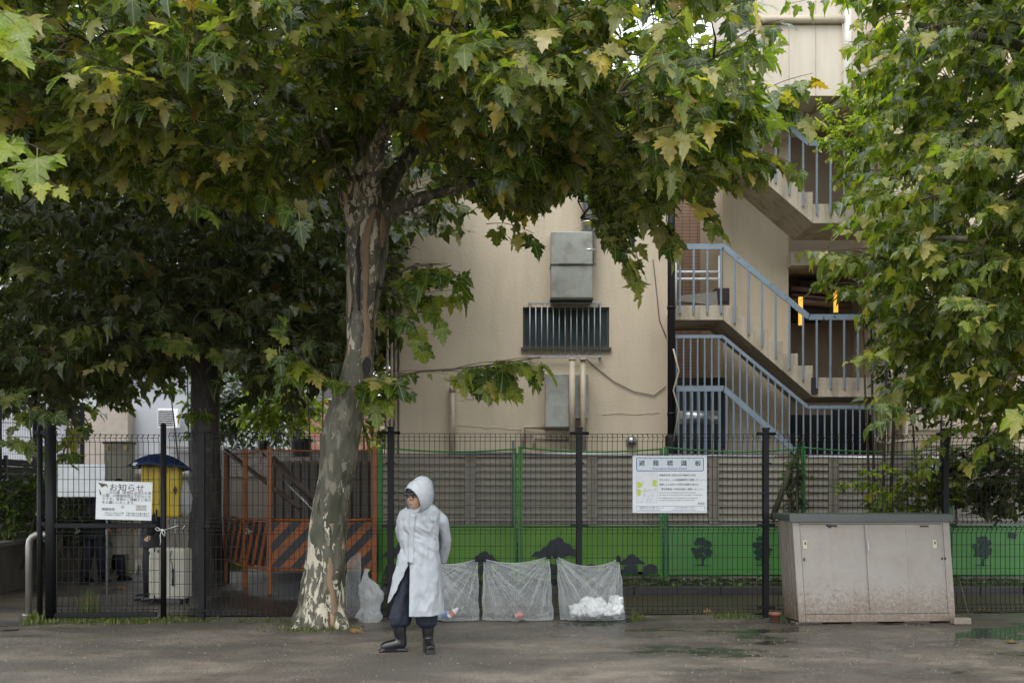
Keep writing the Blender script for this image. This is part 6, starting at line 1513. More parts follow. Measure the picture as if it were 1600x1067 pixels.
# ================================================================ PLASTIC BAGS
def plastic(name, lo, hi, tint, rough=0.14, wr=9.0):
    """thin wrinkled film: seen through face on, milky at creases and where it turns edge on"""
    m = bpy.data.materials.new(name); m.use_nodes = True
    n, l = m.node_tree.nodes, m.node_tree.links; out = n['Material Output']; b = n['Principled BSDF']
    b.inputs['Base Color'].default_value = (*tint, 1); b.inputs['Roughness'].default_value = rough; b.inputs['Specular IOR Level'].default_value = 0.9
    tc = n.new('ShaderNodeTexCoord')
    nz = n.new('ShaderNodeTexNoise'); nz.inputs['Scale'].default_value = wr; nz.inputs['Detail'].default_value = 2.5; nz.inputs['Distortion'].default_value = 0.7; l.new(tc.outputs['Object'], nz.inputs['Vector'])
    ab = n.new('ShaderNodeMath'); ab.operation = 'SUBTRACT'; l.new(nz.outputs[0], ab.inputs[0]); ab.inputs[1].default_value = 0.5
    a2 = n.new('ShaderNodeMath'); a2.operation = 'ABSOLUTE'; l.new(ab.outputs[0], a2.inputs[0])
    bp = n.new('ShaderNodeBump'); bp.inputs['Strength'].default_value = 0.6; bp.inputs['Distance'].default_value = 0.03; l.new(a2.outputs[0], bp.inputs['Height']); l.new(bp.outputs[0], b.inputs['Normal'])
    tl = n.new('ShaderNodeBsdfTranslucent'); tl.inputs[0].default_value = (*tint, 1)
    m1 = n.new('ShaderNodeMixShader'); m1.inputs[0].default_value = 0.35; l.new(b.outputs[0], m1.inputs[1]); l.new(tl.outputs[0], m1.inputs[2])
    tp_ = n.new('ShaderNodeBsdfTransparent')
    lw_ = n.new('ShaderNodeLayerWeight'); lw_.inputs[0].default_value = 0.45; l.new(bp.outputs[0], lw_.inputs['Normal'])
    cr = n.new('ShaderNodeAttribute'); cr.attribute_name = 'fold'
    sm = n.new('ShaderNodeMath'); sm.operation = 'MULTIPLY_ADD'; l.new(cr.outputs['Fac'], sm.inputs[0]); sm.inputs[1].default_value = 0.58; l.new(lw_.outputs['Facing'], sm.inputs[2])
    mr = n.new('ShaderNodeMapRange'); mr.inputs[1].default_value = 0.1; mr.inputs[2].default_value = 0.9; mr.inputs[3].default_value = lo; mr.inputs[4].default_value = hi; l.new(sm.outputs[0], mr.inputs[0])
    mx = n.new('ShaderNodeMixShader'); l.new(mr.outputs[0], mx.inputs[0]); l.new(tp_.outputs[0], mx.inputs[1]); l.new(m1.outputs[0], mx.inputs[2]); l.new(mx.outputs[0], out.inputs[0])
    return m
M_BAG = plastic('clear_polythene', 0.17, 0.66, (0.66, 0.68, 0.68), 0.14, 3.6)
M_BAG2 = plastic('milky_polythene', 0.42, 0.92, (0.70, 0.72, 0.72), 0.3)
def crease(x, z, seed):
    """sharp radial folds gathered at a point"""
    return abs(((x*1.0) % 1.0) - 0.5)*2
def hung_bag(label, tl, tr_, bl, br, y0, sag, seed, bulge=0.22, low=0.0):
    rr = random.Random(seed)
    o = thing('rubbish_bag', ((bl+br)/2, y0, 0), label, 'bag', 'clear rubbish bags clipped to the fence')
    ox = (bl+br)/2
    NU, NV = 110, 80
    ztl, ztr = tl[1], tr_[1]
    rings = []; folds = []
    for j in range(NV+1):
        v = j/NV; ring = []
        xl = lerp(tl[0], bl, v**0.7) - ox; xr = lerp(tr_[0], br, v**0.7) - ox
        th = 0.015 + bulge*(math.sin(PI*min(v*0.62, 0.5)))**1.6
        if v > 0.9: th *= 1 - 0.35*((v-0.9)/0.1)
        for side in (0, 1):
            for i in range(NU+1):
                u = i/NU if side == 0 else 1 - i/NU
                zt = lerp(ztl, ztr, u) - sag*4*u*(1-u)
                z = lerp(zt, 0.014, v)
                x = lerp(xl, xr, u)
                lens = (4*u*(1-u))**0.55
                dl_ = math.atan2(ztl - z + 0.02, x - (tl[0]-ox) + 0.02); dr_ = math.atan2(ztr - z + 0.02, (tr_[0]-ox) - x + 0.02)
                wl_ = math.exp(-2.2*math.hypot(x-(tl[0]-ox), z-ztl)); wr_ = math.exp(-2.2*math.hypot(x-(tr_[0]-ox), z-ztr))
                tri = lambda q: (abs((q % 1) - 0.5)*2)**1.6 - 0.35
                f = 0.055*(wl_*tri(dl_*4.3+seed+0.25*fbm(x*3, z*3, seed, 2)) + wr_*tri(dr_*3.9+seed*0.7+0.25*fbm(x*3, z*3, seed+4, 2)))*min(1, v*4)
                f += 0.030*(abs(fbm(x*4+seed, z*4, side*3.0, 3)) - 0.25)*min(1, v*3) + 0.018*abs(fbm(x*11+seed, z*9+x*4, side*5.0, 3))
                y = (-th*lens*(1.0 if side == 0 else 0.05) - (0.012 if side == 0 else 0)) + (f if side == 0 else f*0.3) - 0.05*v
                if v > 0.94 and side == 0: z += 0.02*fbm(x*9, seed, 0, 2)*0.5
                fo = 0.0; near = min(1, math.hypot(min(x-(tl[0]-ox), (tr_[0]-ox)-x), max(ztl, ztr)-z)/0.16)
                for (ang_, wt_, sd_) in ((dl_, wl_, seed), (dr_, wr_, seed+3.3)):
                    q = abs(mnoise.noise(Vector((ang_*9.0, sd_, 0.35*v)))); fo = max(fo, max(0, 1-q*5.5)**1.3*min(1, wt_*1.9)*near); q = abs(mnoise.noise(Vector((ang_*12.0, sd_+5, 0.6*v)))); fo = max(fo, 0.4*max(0, 1-q*5)*min(1, wt_*1.6)*near)
                q = abs(mnoise.noise(Vector((x*7+z*3+seed, z*9-x*3, side*2.0)))); fo = max(fo, max(0, 1-q*8)*max(0, v-0.45)*1.5)
                q = abs(mnoise.noise(Vector((x*2+seed, z*14+x*2.5, side*2.0+4)))); fo = max(fo, 0.7*max(0, 1-q*10)*max(0, 0.5-v)*1.6)
                folds.append(min(1, fo + (0.8 if v > 0.975 or u < 0.012 or u > 0.988 else 0)))
                ring.append((x + 0.012*fbm(z*6+seed, u*3, 1, 2)*(1 if 0.05 < v else 0), y, max(z + 0.012*fbm(x*8, v*4, seed, 2)*min(1, v*5), 0.012)))
        rings.append(ring)
    m = MB(); m.rings(rings, True, False, True)
    q = m.build('film', M_BAG, o); at_ = q.data.attributes.new('fold', 'FLOAT', 'POINT'); at_.data.foreach_set('value', folds)
    for (x, z) in (tl, tr_):
        m = MB(); m.box((x-ox, -0.02, z), (0.05, 0.035, 0.055)); m.box((x-ox, -0.045, z-0.01), (0.02, 0.03, 0.02)); m.box((x-ox, 0.015, z+0.03), (0.03, 0.05, 0.02)); m.build('clip', M_FENCE, o, None, 0.003)
    # rolled hem along the mouth
    m = MB(); m.tube([(lerp(tl[0], tr_[0], k/20)-ox, -0.02, lerp(ztl, ztr, k/20)-sag*4*(k/20)*(1-k/20)) for k in range(21)], 0.005, 5); m.build('hem', M_BAG2, o)
    return o
def bp_(px_, py_, Y): return (ax(px_, Y), az(py_, Y))
yb = fence_y(0) - 0.09
hung_bag('clear rubbish bag just behind the man, bottles inside', bp_(676, 880, yb), bp_(746, 873, yb), ax(672, 12.1), ax(748, 12.1), yb, 0.03, 3)
hung_bag('middle clear rubbish bag, nearly empty', bp_(756, 873, yb), bp_(857, 869, yb), ax(752, 12.1), ax(866, 12.1), yb, 0.06, 5)
hung_bag('clear rubbish bag furthest right, holding crumpled white waste', bp_(868, 868, yb+.04), bp_(966, 873, yb+.04), ax(876, 12.1), ax(981, 12.1), yb+.04, 0.10, 8, 0.26)
def crumple(name, c, r_, label, material, seed, cat='litter', group='litter inside the bags', sq=(1, 0.8, 0.8)):
    bm = bmesh.new(); bmesh.ops.create_icosphere(bm, subdivisions=4, radius=1.0)
    for v in bm.verts:
        k = 1 + 0.30*(abs(mnoise.fractal(v.co*1.1 + Vector((seed*3.1, 0, 0)), 1, 2, 3)) * 2 - 0.4)
        v.co = Vector((v.co.x*sq[0], v.co.y*sq[1], v.co.z*sq[2]))*k*r_
    me = bpy.data.meshes.new(name); bm.to_mesh(me); bm.free(); me.materials.append(material); me.polygons.foreach_set('use_smooth', [True]*len(me.polygons))
    z0 = min(v.co.z for v in me.vertices)
    o = link(name, me, None, (c[0], c[1], c[2] - z0)); return tag(o, label, cat, group)
M_PAPER = mat('white_waste', (0.70, 0.70, 0.69), 0.6, 0.05, 6)
M_PINK = mat('pink_wrapper', (0.55, 0.14, 0.14), 0.4)
yc_ = yb - 0.12
crumple('crumpled_waste', (ax(905, 12.1), yc_, 0.03), 0.10, 'crumpled white waste at the left of the right-hand bag', M_PAPER, 1)
crumple('crumpled_waste', (ax(932, 12.1), yc_-0.01, 0.03), 0.13, 'largest crumpled white waste in the middle of the right-hand bag', M_PAPER, 2)
crumple('crumpled_waste', (ax(960, 12.1), yc_, 0.03), 0.11, 'crumpled white waste at the right of the right-hand bag', M_PAPER, 3)
crumple('crumpled_waste', (ax(966, 12.1), yc_+0.03, 0.16), 0.075, 'upper crumpled white waste at the right of the right-hand bag', M_PAPER, 4)
crumple('crumpled_waste', (ax(918, 12.1), yc_+0.02, 0.15), 0.07, 'upper crumpled white waste at the left of the right-hand bag', M_PAPER, 5)
crumple('wrapper', (ax(811, 12.1), yc_, 0.025), 0.045, 'small pink wrapper in the bottom of the middle bag', M_PINK, 6)
def bottle(c, ang, r_, L, label, body, cap):
    o = thing('drink_bottle', c, label, 'bottle', 'litter inside the bags'); o.rotation_euler = (R(8), R(90-ang), R(15))
    m = MB(); m.rings([[(a*math.cos(2*PI*k/14), a*math.sin(2*PI*k/14), z) for k in range(14)] for a, z in ((r_*0.85, 0), (r_, 0.01), (r_, L*0.62), (r_*0.42, L*0.84), (r_*0.4, L*0.93))], True, True, True); m.build('body', body, o)
    m = MB(); m.tube([(0, 0, L*0.2), (0, 0, L*0.55)], r_*1.02, 14); m.build('wrap', cap, o)
    m = MB(); m.tube([(0, 0, L*0.93), (0, 0, L)], r_*0.46, 12); m.build('cap', M_WHITE, o)
bottle((ax(682, 12.1), yc_-0.02, 0.06), 10, 0.038, 0.2, 'clear bottle with blue wrap in the bag behind the man', M_BAG2, mat('blue_wrap', (0.03, 0.14, 0.42), 0.4))
bottle((ax(700, 12.1), yc_-0.03, 0.05), 45, 0.035, 0.15, 'red and white bottle in the bag behind the man', M_PAPER, mat('red_wrap', (0.45, 0.06, 0.03), 0.4))
# loose white bag beside the trunk
def standing_bag(label, px_, Y, h, w_, seed, material, neck, group=None):
    o = thing('plastic_bag', (ax(px_, Y), Y, 0), label, 'bag', group)
    rings = []; n, mm = 48, 46
    for j in range(mm+1):
        v = j/mm; a, b, xo = table(neck, v); ring = []
        for k in range(n):
            t = 2*PI*k/n
            f = 1 + 0.30*(abs(fbm(math.cos(t)*2.2+seed, math.sin(t)*2.2, v*3.0, 3))*2-0.4)*(0.4+0.6*min(1, (1-v)*2+0.2)) + 0.08*(abs((t*2.2+v*2+seed) % 1-0.5)*2-0.5)
            ring.append((xo*w_ + a*w_*f*math.cos(t), b*w_*0.8*f*math.sin(t), v*h + 0.015*fbm(t, v*5, seed, 2)*(v > 0.02)))
        rings.append(ring)
    m = MB(); m.rings(rings, True, True, True); m.build('film', material, o); return o
standing_bag('crumpled translucent white plastic bag knotted beside the spotted trunk', 578, 12.12, 0.60, 0.24, 2, M_BAG2, [(0, 0.42, 0.42, -0.05), (0.12, 0.5, 0.5, 0), (0.35, 0.42, 0.42, 0.03), (0.55, 0.5, 0.42, 0.08), (0.68, 0.40, 0.35, -0.02), (0.85, 0.14, 0.14, -0.22), (0.93, 0.09, 0.09, -0.2), (1.0, 0.14, 0.1, -0.12)])
ob = standing_bag('narrow clear plastic bag hanging between trunk and white bag', 552, 12.2, 0.72, 0.17, 6, M_BAG, [(0, 0.35, 0.3, -0.05), (0.2, 0.5, 0.4, 0), (0.6, 0.45, 0.3, 0), (0.85, 0.42, 0.2, 0.05), (1.0, 0.12, 0.08, 0.35)])
ob.location.z = 0.05

# ================================================================ PEOPLE
M_SKIN = mat('skin', (0.52, 0.31, 0.21), 0.5, 0.08, 20)
def coat_material():
    m = bpy.data.materials.new('white_vinyl_raincoat'); m.use_nodes = True
    n, l = m.node_tree.nodes, m.node_tree.links; b = n['Principled BSDF']; out = n['Material Output']
    b.inputs['Base Color'].default_value = (0.46, 0.488, 0.515, 1); b.inputs['Roughness'].default_value = 0.42; b.inputs['Specular IOR Level'].default_value = 0.4
    tc = n.new('ShaderNodeTexCoord'); nz = n.new('ShaderNodeTexNoise'); nz.inputs['Scale'].default_value = 10; nz.inputs['Detail'].default_value = 5; nz.inputs['Roughness'].default_value = 0.6; nz.inputs['Distortion'].default_value = 0.9; l.new(tc.outputs['Object'], nz.inputs['Vector'])
    s1 = n.new('ShaderNodeMath'); s1.operation = 'SUBTRACT'; l.new(nz.outputs[0], s1.inputs[0]); s1.inputs[1].default_value = 0.5
    s2 = n.new('ShaderNodeMath'); s2.operation = 'ABSOLUTE'; l.new(s1.outputs[0], s2.inputs[0])
    bp = n.new('ShaderNodeBump'); bp.inputs['Strength'].default_value = 0.20; bp.inputs['Distance'].default_value = 0.03; l.new(s2.outputs[0], bp.inputs['Height']); l.new(bp.outputs[0], b.inputs['Normal'])
    tl = n.new('ShaderNodeBsdfTranslucent'); tl.inputs[0].default_value = (0.48, 0.51, 0.55, 1)
    mx = n.new('ShaderNodeMixShader'); mx.inputs[0].default_value = 0.22; l.new(b.outputs[0], mx.inputs[1]); l.new(tl.outputs[0], mx.inputs[2]); l.new(mx.outputs[0], out.inputs[0])
    return m
M_COAT = coat_material()
M_NAVY = mat('navy_cotton', (0.009, 0.013, 0.026), 0.75, 0.2, 6, 0.3, 50)
def head_shape(m, c, rot, s=1.0):
    """head with brow, eye sockets, nose, lips, chin and ears; local face towards -y"""
    n, mm = 40, 34; rings = []
    for j in range(mm+1):
        t = PI*j/mm; t = min(max(t, 0.02), PI-0.02); ring = []
        for k in range(n):
            a = 2*PI*k/n
            x, y, z = 0.074*math.sin(t)*math.cos(a), 0.094*math.sin(t)*math.sin(a), -0.116*math.cos(t)
            if z < 0:  # jaw narrows to the chin
                w_ = 1 + z*1.6; x *= max(w_, 0.6); y = y*(1+z*0.7) - 0.010*(-z/0.116)
            fr = max(0, -math.sin(a)*math.sin(t))
            def g(cx, cz, sx, sz, h): return h*math.exp(-((x-cx)/sx)**2 - ((z-cz)/sz)**2)*(fr > 0.2)
            d = g(0, -0.018, 0.011, 0.016, 0.024) + g(0, 0.010, 0.008, 0.020, 0.010) + g(0, 0.028, 0.04, 0.010, 0.006) - g(0.031, 0.008, 0.016, 0.011, 0.010) - g(-0.031, 0.008, 0.016, 0.011, 0.010)
            d += g(0, -0.050, 0.022, 0.006, 0.007) - g(0, -0.058, 0.024, 0.003, 0.006) + g(0, -0.066, 0.018, 0.006, 0.006) + g(0, -0.095, 0.022, 0.014, 0.008) + g(0.042, -0.03, 0.02, 0.022, 0.004) + g(-0.042, -0.03, 0.02, 0.022, 0.004)
            ring.append(Vector(c) + rot @ (Vector((x, y-d, z))*s))
        rings.append(ring)
    m.rings(rings, True, True, True)
    for sx in (-1, 1):
        m.tube([Vector(c) + rot @ (Vector((sx*0.072, 0.012, 0.02))*s), Vector(c) + rot @ (Vector((sx*0.086, 0.020, 0.0))*s), Vector(c) + rot @ (Vector((sx*0.074, 0.010, -0.03))*s)], [0.012*s, 0.016*s, 0.010*s], 8)
def hand_shape(m, wrist, d, side_, nrm, s=1.0):
    """palm with four unequal bent fingers and a thumb from its side"""
    w_, d, sd, nn = Vector(wrist), Vector(d).normalized(), Vector(side_).normalized(), Vector(nrm).normalized()
    m.tube([w_, w_ + d*0.045*s, w_ + d*0.09*s], [0.024*s, 0.032*s, 0.034*s], 10)
    for i, L in enumerate((0.068, 0.078, 0.072, 0.056)):
        b = w_ + d*0.085*s + sd*(0.027 - 0.018*i)*s
        m.tube([b, b + d*L*0.45*s + nn*0.006*s, b + d*L*0.75*s + nn*0.022*s, b + d*L*0.85*s + nn*0.04*s], [0.0095*s, 0.009*s, 0.0085*s, 0.007*s], 7)
    b = w_ + d*0.03*s + sd*0.026*s
    m.tube([b, b + sd*0.024*s + d*0.025*s + nn*0.01*s, b + sd*0.028*s + d*0.055*s + nn*0.022*s], [0.013*s, 0.011*s, 0.008*s], 7)
def body_obj(name, parent, J, head_c, head_rot, voxel, s=1.0, hands=None):
    m = MB()
    m.rings([[Vector(c) + Vector((a*math.cos(2*PI*k/20), b*math.sin(2*PI*k/20), 0)) for k in range(20)] for c, a, b in J['torso']], True, True, True)
    for ch in J['limbs']: m.tube([p for p, r in ch], [r for p, r in ch], 12)
    m.tube([J['torso'][-1][0] - Vector((0, 0, 0.03)), Vector(head_c) - head_rot @ Vector((0, -0.02, 0.07))], [0.058, 0.052], 12)
    head_shape(m, head_c, head_rot, s)
    for h in (hands or []): hand_shape(m, *h)
    o = m.build(name, M_SKIN, parent)
    r = o.modifiers.new('r', 'REMESH'); r.mode = 'VOXEL'; r.voxel_size = voxel; r.use_smooth_shade = True
    sm = o.modifiers.new('s', 'SMOOTH'); sm.factor = 0.4; sm.iterations = 2
    bake(o); o.data.materials.clear(); o.data.materials.append(M_SKIN)
    for p in o.data.polygons: p.use_smooth = True
    return o
def fuse(name, m, material, parent, voxel=0.008, it=3, loc=None, rz=0.0):
    o = m.build(name, material, parent, loc)
    r = o.modifiers.new('r', 'REMESH'); r.mode = 'VOXEL'; r.voxel_size = voxel; r.use_smooth_shade = True
    sm = o.modifiers.new('s', 'SMOOTH'); sm.factor = 0.5; sm.iterations = it
    bake(o); o.data.materials.clear(); o.data.materials.append(material)
    for p in o.data.polygons: p.use_smooth = True
    o.rotation_euler = (0, 0, rz); return o
def boot(parent, loc, rz, h=0.27, r_=0.058, name='boot', lean=(0, 0)):
    m = MB()
    m.tube([(lean[0], lean[1], h), (lean[0]*0.6, lean[1]*0.6, h*0.7), (0, 0.0, 0.12), (0, 0.005, 0.05)], [r_*1.02, r_*0.98, r_*0.86, r_*0.84], 16)
    m.tube([(0, 0.04, 0.05), (0, -0.02, 0.075), (0, -0.08, 0.062), (0, -0.145, 0.050), (0, -0.185, 0.040)], [0.042, 0.056, 0.052, 0.047, 0.034], 14)
    m.prism([(-0.040, 0.0), (0.040, 0.0), (0.044, 0.022), (-0.044, 0.022)], -0.205, 0.07)
    return fuse(name, m, M_BLACK, parent, 0.008, 7, loc, rz)

man = thing('person', (-0.94, 10.0, 0), 'standing person in white hooded raincoat and black boots looking left', 'person')
def L(cx, cy, y=0.0): return Vector(((cx-266.8)/567, y, (990.5-cy)/567))
HC = L(314, 186, -0.185); HR = Euler((R(5), R(5), R(-44))).to_matrix()
torso = [(L(312, 540, 0.0), 0.15, 0.11), (L(318, 470, -0.01), 0.145, 0.10), (L(320, 400, -0.03), 0.15, 0.105), (L(322, 330, -0.05), 0.155, 0.105), (L(325, 285, -0.07), 0.13, 0.085), (L(322, 250, -0.09), 0.07, 0.065)]
limbs = [[(L(275, 530), 0.085), (L(235, 700, -0.03), 0.06), (L(213, 900, -0.02), 0.042), (L(213, 960, -0.02), 0.035)], [(L(350, 530), 0.085), (L(355, 700, -0.04), 0.06), (L(360, 900, 0.0), 0.042), (L(360, 965, 0.0), 0.035)],
         [(L(246, 292, -0.04), 0.042), (L(226, 380, 0.08), 0.036), (L(270, 495, 0.21), 0.032)], [(L(408, 296, -0.04), 0.042), (L(450, 400, 0.06), 0.036), (L(418, 520, 0.18), 0.032)]]
body_obj('body', man, {'torso': torso, 'limbs': limbs}, HC, HR, 0.0065, 1.0, [(L(275, 500, 0.21), (0.8, 0.1, -0.35), (0, 0, 1), (0.2, 0.9, 0)), (L(412, 522, 0.19), (-0.85, 0.1, -0.2), (0, 0, 1), (0, 0.9, 0))])
def fl_(v): return HC + HR @ Vector(v)
# eyes, brows, lips, glasses
m = MB()
for sx in (-1, 1): m.ball(fl_((sx*0.031, -0.079, 0.008)), 0.0085, 10, 8)
m.build('eye', mat('eye_dark', (0.02, 0.012, 0.01), 0.2), man)
m = MB()
for sx in (-1, 1): m.tube([fl_((sx*0.014, -0.093, 0.026)), fl_((sx*0.03, -0.092, 0.031)), fl_((sx*0.05, -0.080, 0.026))], [0.003, 0.004, 0.002], 6)
m.build('eyebrow', M_INK, man)
m = MB(); m.tube([fl_((-0.022, -0.081, -0.059)), fl_((-0.008, -0.090, -0.057)), fl_((0.008, -0.090, -0.057)), fl_((0.022, -0.081, -0.059))], [0.002, 0.0042, 0.0042, 0.002], 8); m.build('lips', mat('lips', (0.30, 0.11, 0.09), 0.45), man)
m = MB()
for sx in (-1, 1):
    ring = [fl_((sx*(0.033 + 0.027*math.copysign(abs(math.cos(t))**0.6, math.cos(t))), -0.101 + 0.010*abs(0.033+0.027*math.cos(t))/0.06, 0.006 + 0.021*math.copysign(abs(math.sin(t))**0.6, math.sin(t)))) for t in [2*PI*k/24 for k in range(25)]]
    m.tube(ring, 0.0036, 6, False); m.tube([fl_((sx*0.059, -0.090, 0.012)), fl_((sx*0.078, -0.03, 0.012)), fl_((sx*0.080, 0.02, 0.008))], 0.003, 6)
m.tube([fl_((-0.008, -0.104, 0.010)), fl_((0.008, -0.104, 0.010))], 0.003, 6); m.build('glasses', mat('dark_brown_frame', (0.02, 0.012, 0.010), 0.25), man)
m = MB()
for sx in (-1, 1): m.add([fl_((sx*(0.033 + 0.025*math.cos(t)), -0.100, 0.006 + 0.019*math.sin(t))) for t in [2*PI*k/16 for k in range(16)]], [list(range(16))])
gm = bpy.data.materials.new('lens_glass'); gm.use_nodes = True; nn_ = gm.node_tree.nodes; ll_ = gm.node_tree.links
t1, t2, t3 = nn_.new('ShaderNodeBsdfTransparent'), nn_.new('ShaderNodeBsdfGlossy'), nn_.new('ShaderNodeMixShader'); t2.inputs['Roughness'].default_value = 0.05; t3.inputs[0].default_value = 0.05
ll_.new(t1.outputs[0], t3.inputs[1]); ll_.new(t2.outputs[0], t3.inputs[2]); ll_.new(t3.outputs[0], nn_['Material Output'].inputs[0])
m.build('lens', gm, man)
# cap with peak under the hood
m = MB()
m.rings([[fl_((0.078*math.sin(t)*math.cos(2*PI*k/24), 0.098*math.sin(t)*math.sin(2*PI*k/24), 0.045+0.085*math.cos(t))) for k in range(24)] for t in (1.57, 1.3, 1.0, 0.7, 0.4, 0.05)], True, False, True)
pk = []
for k in range(13):
    a = R(-90 + (k-6)*11); pk.append((0.078*math.cos(a), 0.098*math.sin(a)))
top = [fl_((x, y, 0.052)) for x, y in pk] + [fl_((x*0.92, y - 0.070*math.cos((k-6)/6*1.3), 0.046 - 0.004*abs(k-6))) for k, (x, y) in enumerate(pk)]
m.add(top, [(k, k+1, 14+k, 13+k) for k in range(12)], True)
o = m.build('cap', mat('black_cap', (0.012, 0.013, 0.018), 0.6), man); sf = o.modifiers.new('s', 'SOLIDIFY'); sf.thickness = 0.004
# hood
cH = HC + Vector((0.018, 0.012, 0.010))
def hood_pt(d):
    """d: unit direction in head space"""
    rad = Vector((0.110*d.x, 0.142*d.y, (0.150 if d.z > 0 else 0.155)*d.z))
    pk_ = max(0, d.z)**2*max(0, d.y+0.35)
    rad *= 1 + 0.34*pk_ + 0.04*fbm(d.x*1.6+3, d.y*1.3, d.z*1.6, 2) + 0.06*(0.25-abs(fbm(d.x*3.2+9, d.y*1.1, d.z*3.2, 2)))*(0.4+0.6*max(0, d.y+0.6)) + 0.022*(0.3-abs(fbm(d.x*6, d.y*2.0, d.z*6, 2)))
    if d.z < -0.3 and d.y > -0.2: rad *= 1 + 0.10*(-d.z-0.3)
    return cH + HR @ rad
m = MB(); NS_, NT_ = 72, 40; rr_ = []
for j in range(NT_+1):
    ring = []
    for k in range(NS_):
        ph = 2*PI*k/NS_; rx_, rz_ = 0.86*math.cos(ph), -0.20 + 0.74*math.sin(ph)
        rim = Vector((rx_, -math.sqrt(max(0.02, 1-rx_*rx_-rz_*rz_)), rz_)).normalized()
        pole_ = Vector((0, 1, 0.12)).normalized()
        t = 0.998*j/NT_; an = rim.angle(pole_); d = (rim*math.sin((1-t)*an) + pole_*math.sin(t*an))/math.sin(an); d.normalize()
        p = hood_pt(d)
        if j == 0: p = p + HR @ Vector((0, -0.006, 0))
        ring.append(p)
    rr_.append(ring)
m.rings(rr_, True, False, True); o = m.build('hood', M_COAT, man); sf = o.modifiers.new('s', 'SOLIDIFY'); sf.thickness = 0.005; sf.offset = 0
m = MB(); m.tube([p for p in rr_[0]] + [rr_[0][0]], 0.0042, 6, False); m.build('hood_hem', M_COAT, man)
# raincoat
CT = [(222, 288, 384, 0.08, -0.115), (238, 258, 408, 0.10, -0.105), (258, 234, 424, 0.115, -0.09), (290, 220, 428, 0.125, -0.07), (330, 216, 420, 0.135, -0.055), (400, 221, 415, 0.14, -0.03), (450, 226, 420, 0.145, -0.02), (520, 206, 428, 0.16, -0.01), (600, 184, 432, 0.17, 0), (700, 165, 433, 0.18, 0), (810, 156, 433, 0.185, 0)]
HEM = [(0, 800), (0.12, 800), (0.3, 796), (0.5, 788), (0.7, 745), (0.85, 728), (1.0, 738)]
XL = [(225, 279), (510, 278), (530, 270), (580, 246), (650, 212), (740, 166), (820, 150)]
rings = []; NU, NV = 150, 120
for j in range(NV+1):
    ring = []
    for i in range(NU+1):
        u = i/NU; v = j/NV; hem = table(HEM, u)[0]; top = 222 + 24*max(0, math.cos(2*PI*u))**2; cy = lerp(top, hem, v)
        l_, r_, b, yc2 = table(CT, cy); cxm, hw_ = (l_+r_)/2, (r_-l_)/2
        xr = 276; xl = table(XL, cy)[0]
        cr = min(max((xr-cxm)/hw_, -1), 1); cl_ = min(max((xl-cxm)/hw_, -0.999), 1)
        th0, th1 = -math.acos(cr), 2*PI - math.acos(cl_)
        th = lerp(th0, th1, u)
        low = max(0, (cy-500)/300); 
        sk = min(low, 1)
        f = 0.016*fbm(math.cos(th)*1.4+1, math.sin(th)*1.4, cy*0.003, 2) + 0.011*sk*math.sin(th*6+2.5*fbm(th*0.6, cy*0.002, 0, 2))
        wa = math.exp(-((cy-400)/95)**2)     # pulled folds from armpit and waist
        f += 0.026*wa*(0.28-abs(fbm(th*0.8+cy*0.0035, cy*0.017-th*1.5, 7.0, 2))) + 0.018*(0.3-abs(fbm(th*1.5-cy*0.004, cy*0.0075+th*0.4, 2.0, 2)))*(1 if cy > 260 else 0.3)
        f += 0.006*(0.3-abs(fbm(th*3.5, cy*0.014+th, 11.0, 2)))
        p = L(cxm, cy, yc2) + Vector(((hw_/567+f)*math.cos(th), (b+f)*math.sin(th), 0.006*fbm(th*2, cy*0.02, 4, 2)))
        ring.append(p)
    rings.append(ring)
m = MB(); m.rings(rings, False); o = m.build('raincoat', M_COAT, man); sf = o.modifiers.new('s', 'SOLIDIFY'); sf.thickness = 0.003
def sleeve(pts, rad, seed):
    m = MB(); N = 40; pts = [Vector(p) for p in pts]; rr_ = []
    P = []
    for i in range(N+1):
        t = i/N*(len(pts)-1); k = min(int(t), len(pts)-2); f = t-k; f = f*f*(3-2*f)*0.4 + f*0.6
        P.append((pts[k].lerp(pts[k+1], f), lerp(rad[k], rad[k+1], f)))
    for _ in range(4): P = [P[0]] + [((P[i-1][0]+P[i][0]*2+P[i+1][0])/4, P[i][1]) for i in range(1, N)] + [P[-1]]
    for i, (p, r_) in enumerate(P):
        d = (P[min(i+1, N)][0]-P[max(i-1, 0)][0]).normalized(); u_ = d.cross(Vector((0, 1, 0.2))).normalized(); v_ = d.cross(u_)
        rr_.append([p + (u_*math.cos(a) + v_*math.sin(a))*r_*(1 + 0.14*fbm(math.cos(a)*1.2+seed, math.sin(a)*1.2, i*0.08, 2) + 0.16*(0.3-abs(fbm(math.cos(a+i*0.09)*1.5+seed, math.sin(a+i*0.09)*1.5, i*0.13, 2)))) for a in [2*PI*k/32 for k in range(32)]])
    m.rings(rr_, True, True, False); o = m.build('sleeve', M_COAT, man); sf = o.modifiers.new('s', 'SOLIDIFY'); sf.thickness = 0.003
sleeve([L(405, 275, -0.05), L(432, 310, -0.03), L(446, 355, 0.01), L(452, 410, 0.06), L(444, 465, 0.12), L(428, 532, 0.18)], [0.05, 0.060, 0.055, 0.052, 0.048, 0.04], 1)
sleeve([L(245, 270, -0.05), L(228, 310, -0.01), L(222, 355, 0.04), L(225, 400, 0.09), L(250, 450, 0.16), L(285, 500, 0.21)], [0.05, 0.056, 0.052, 0.05, 0.047, 0.04], 2)
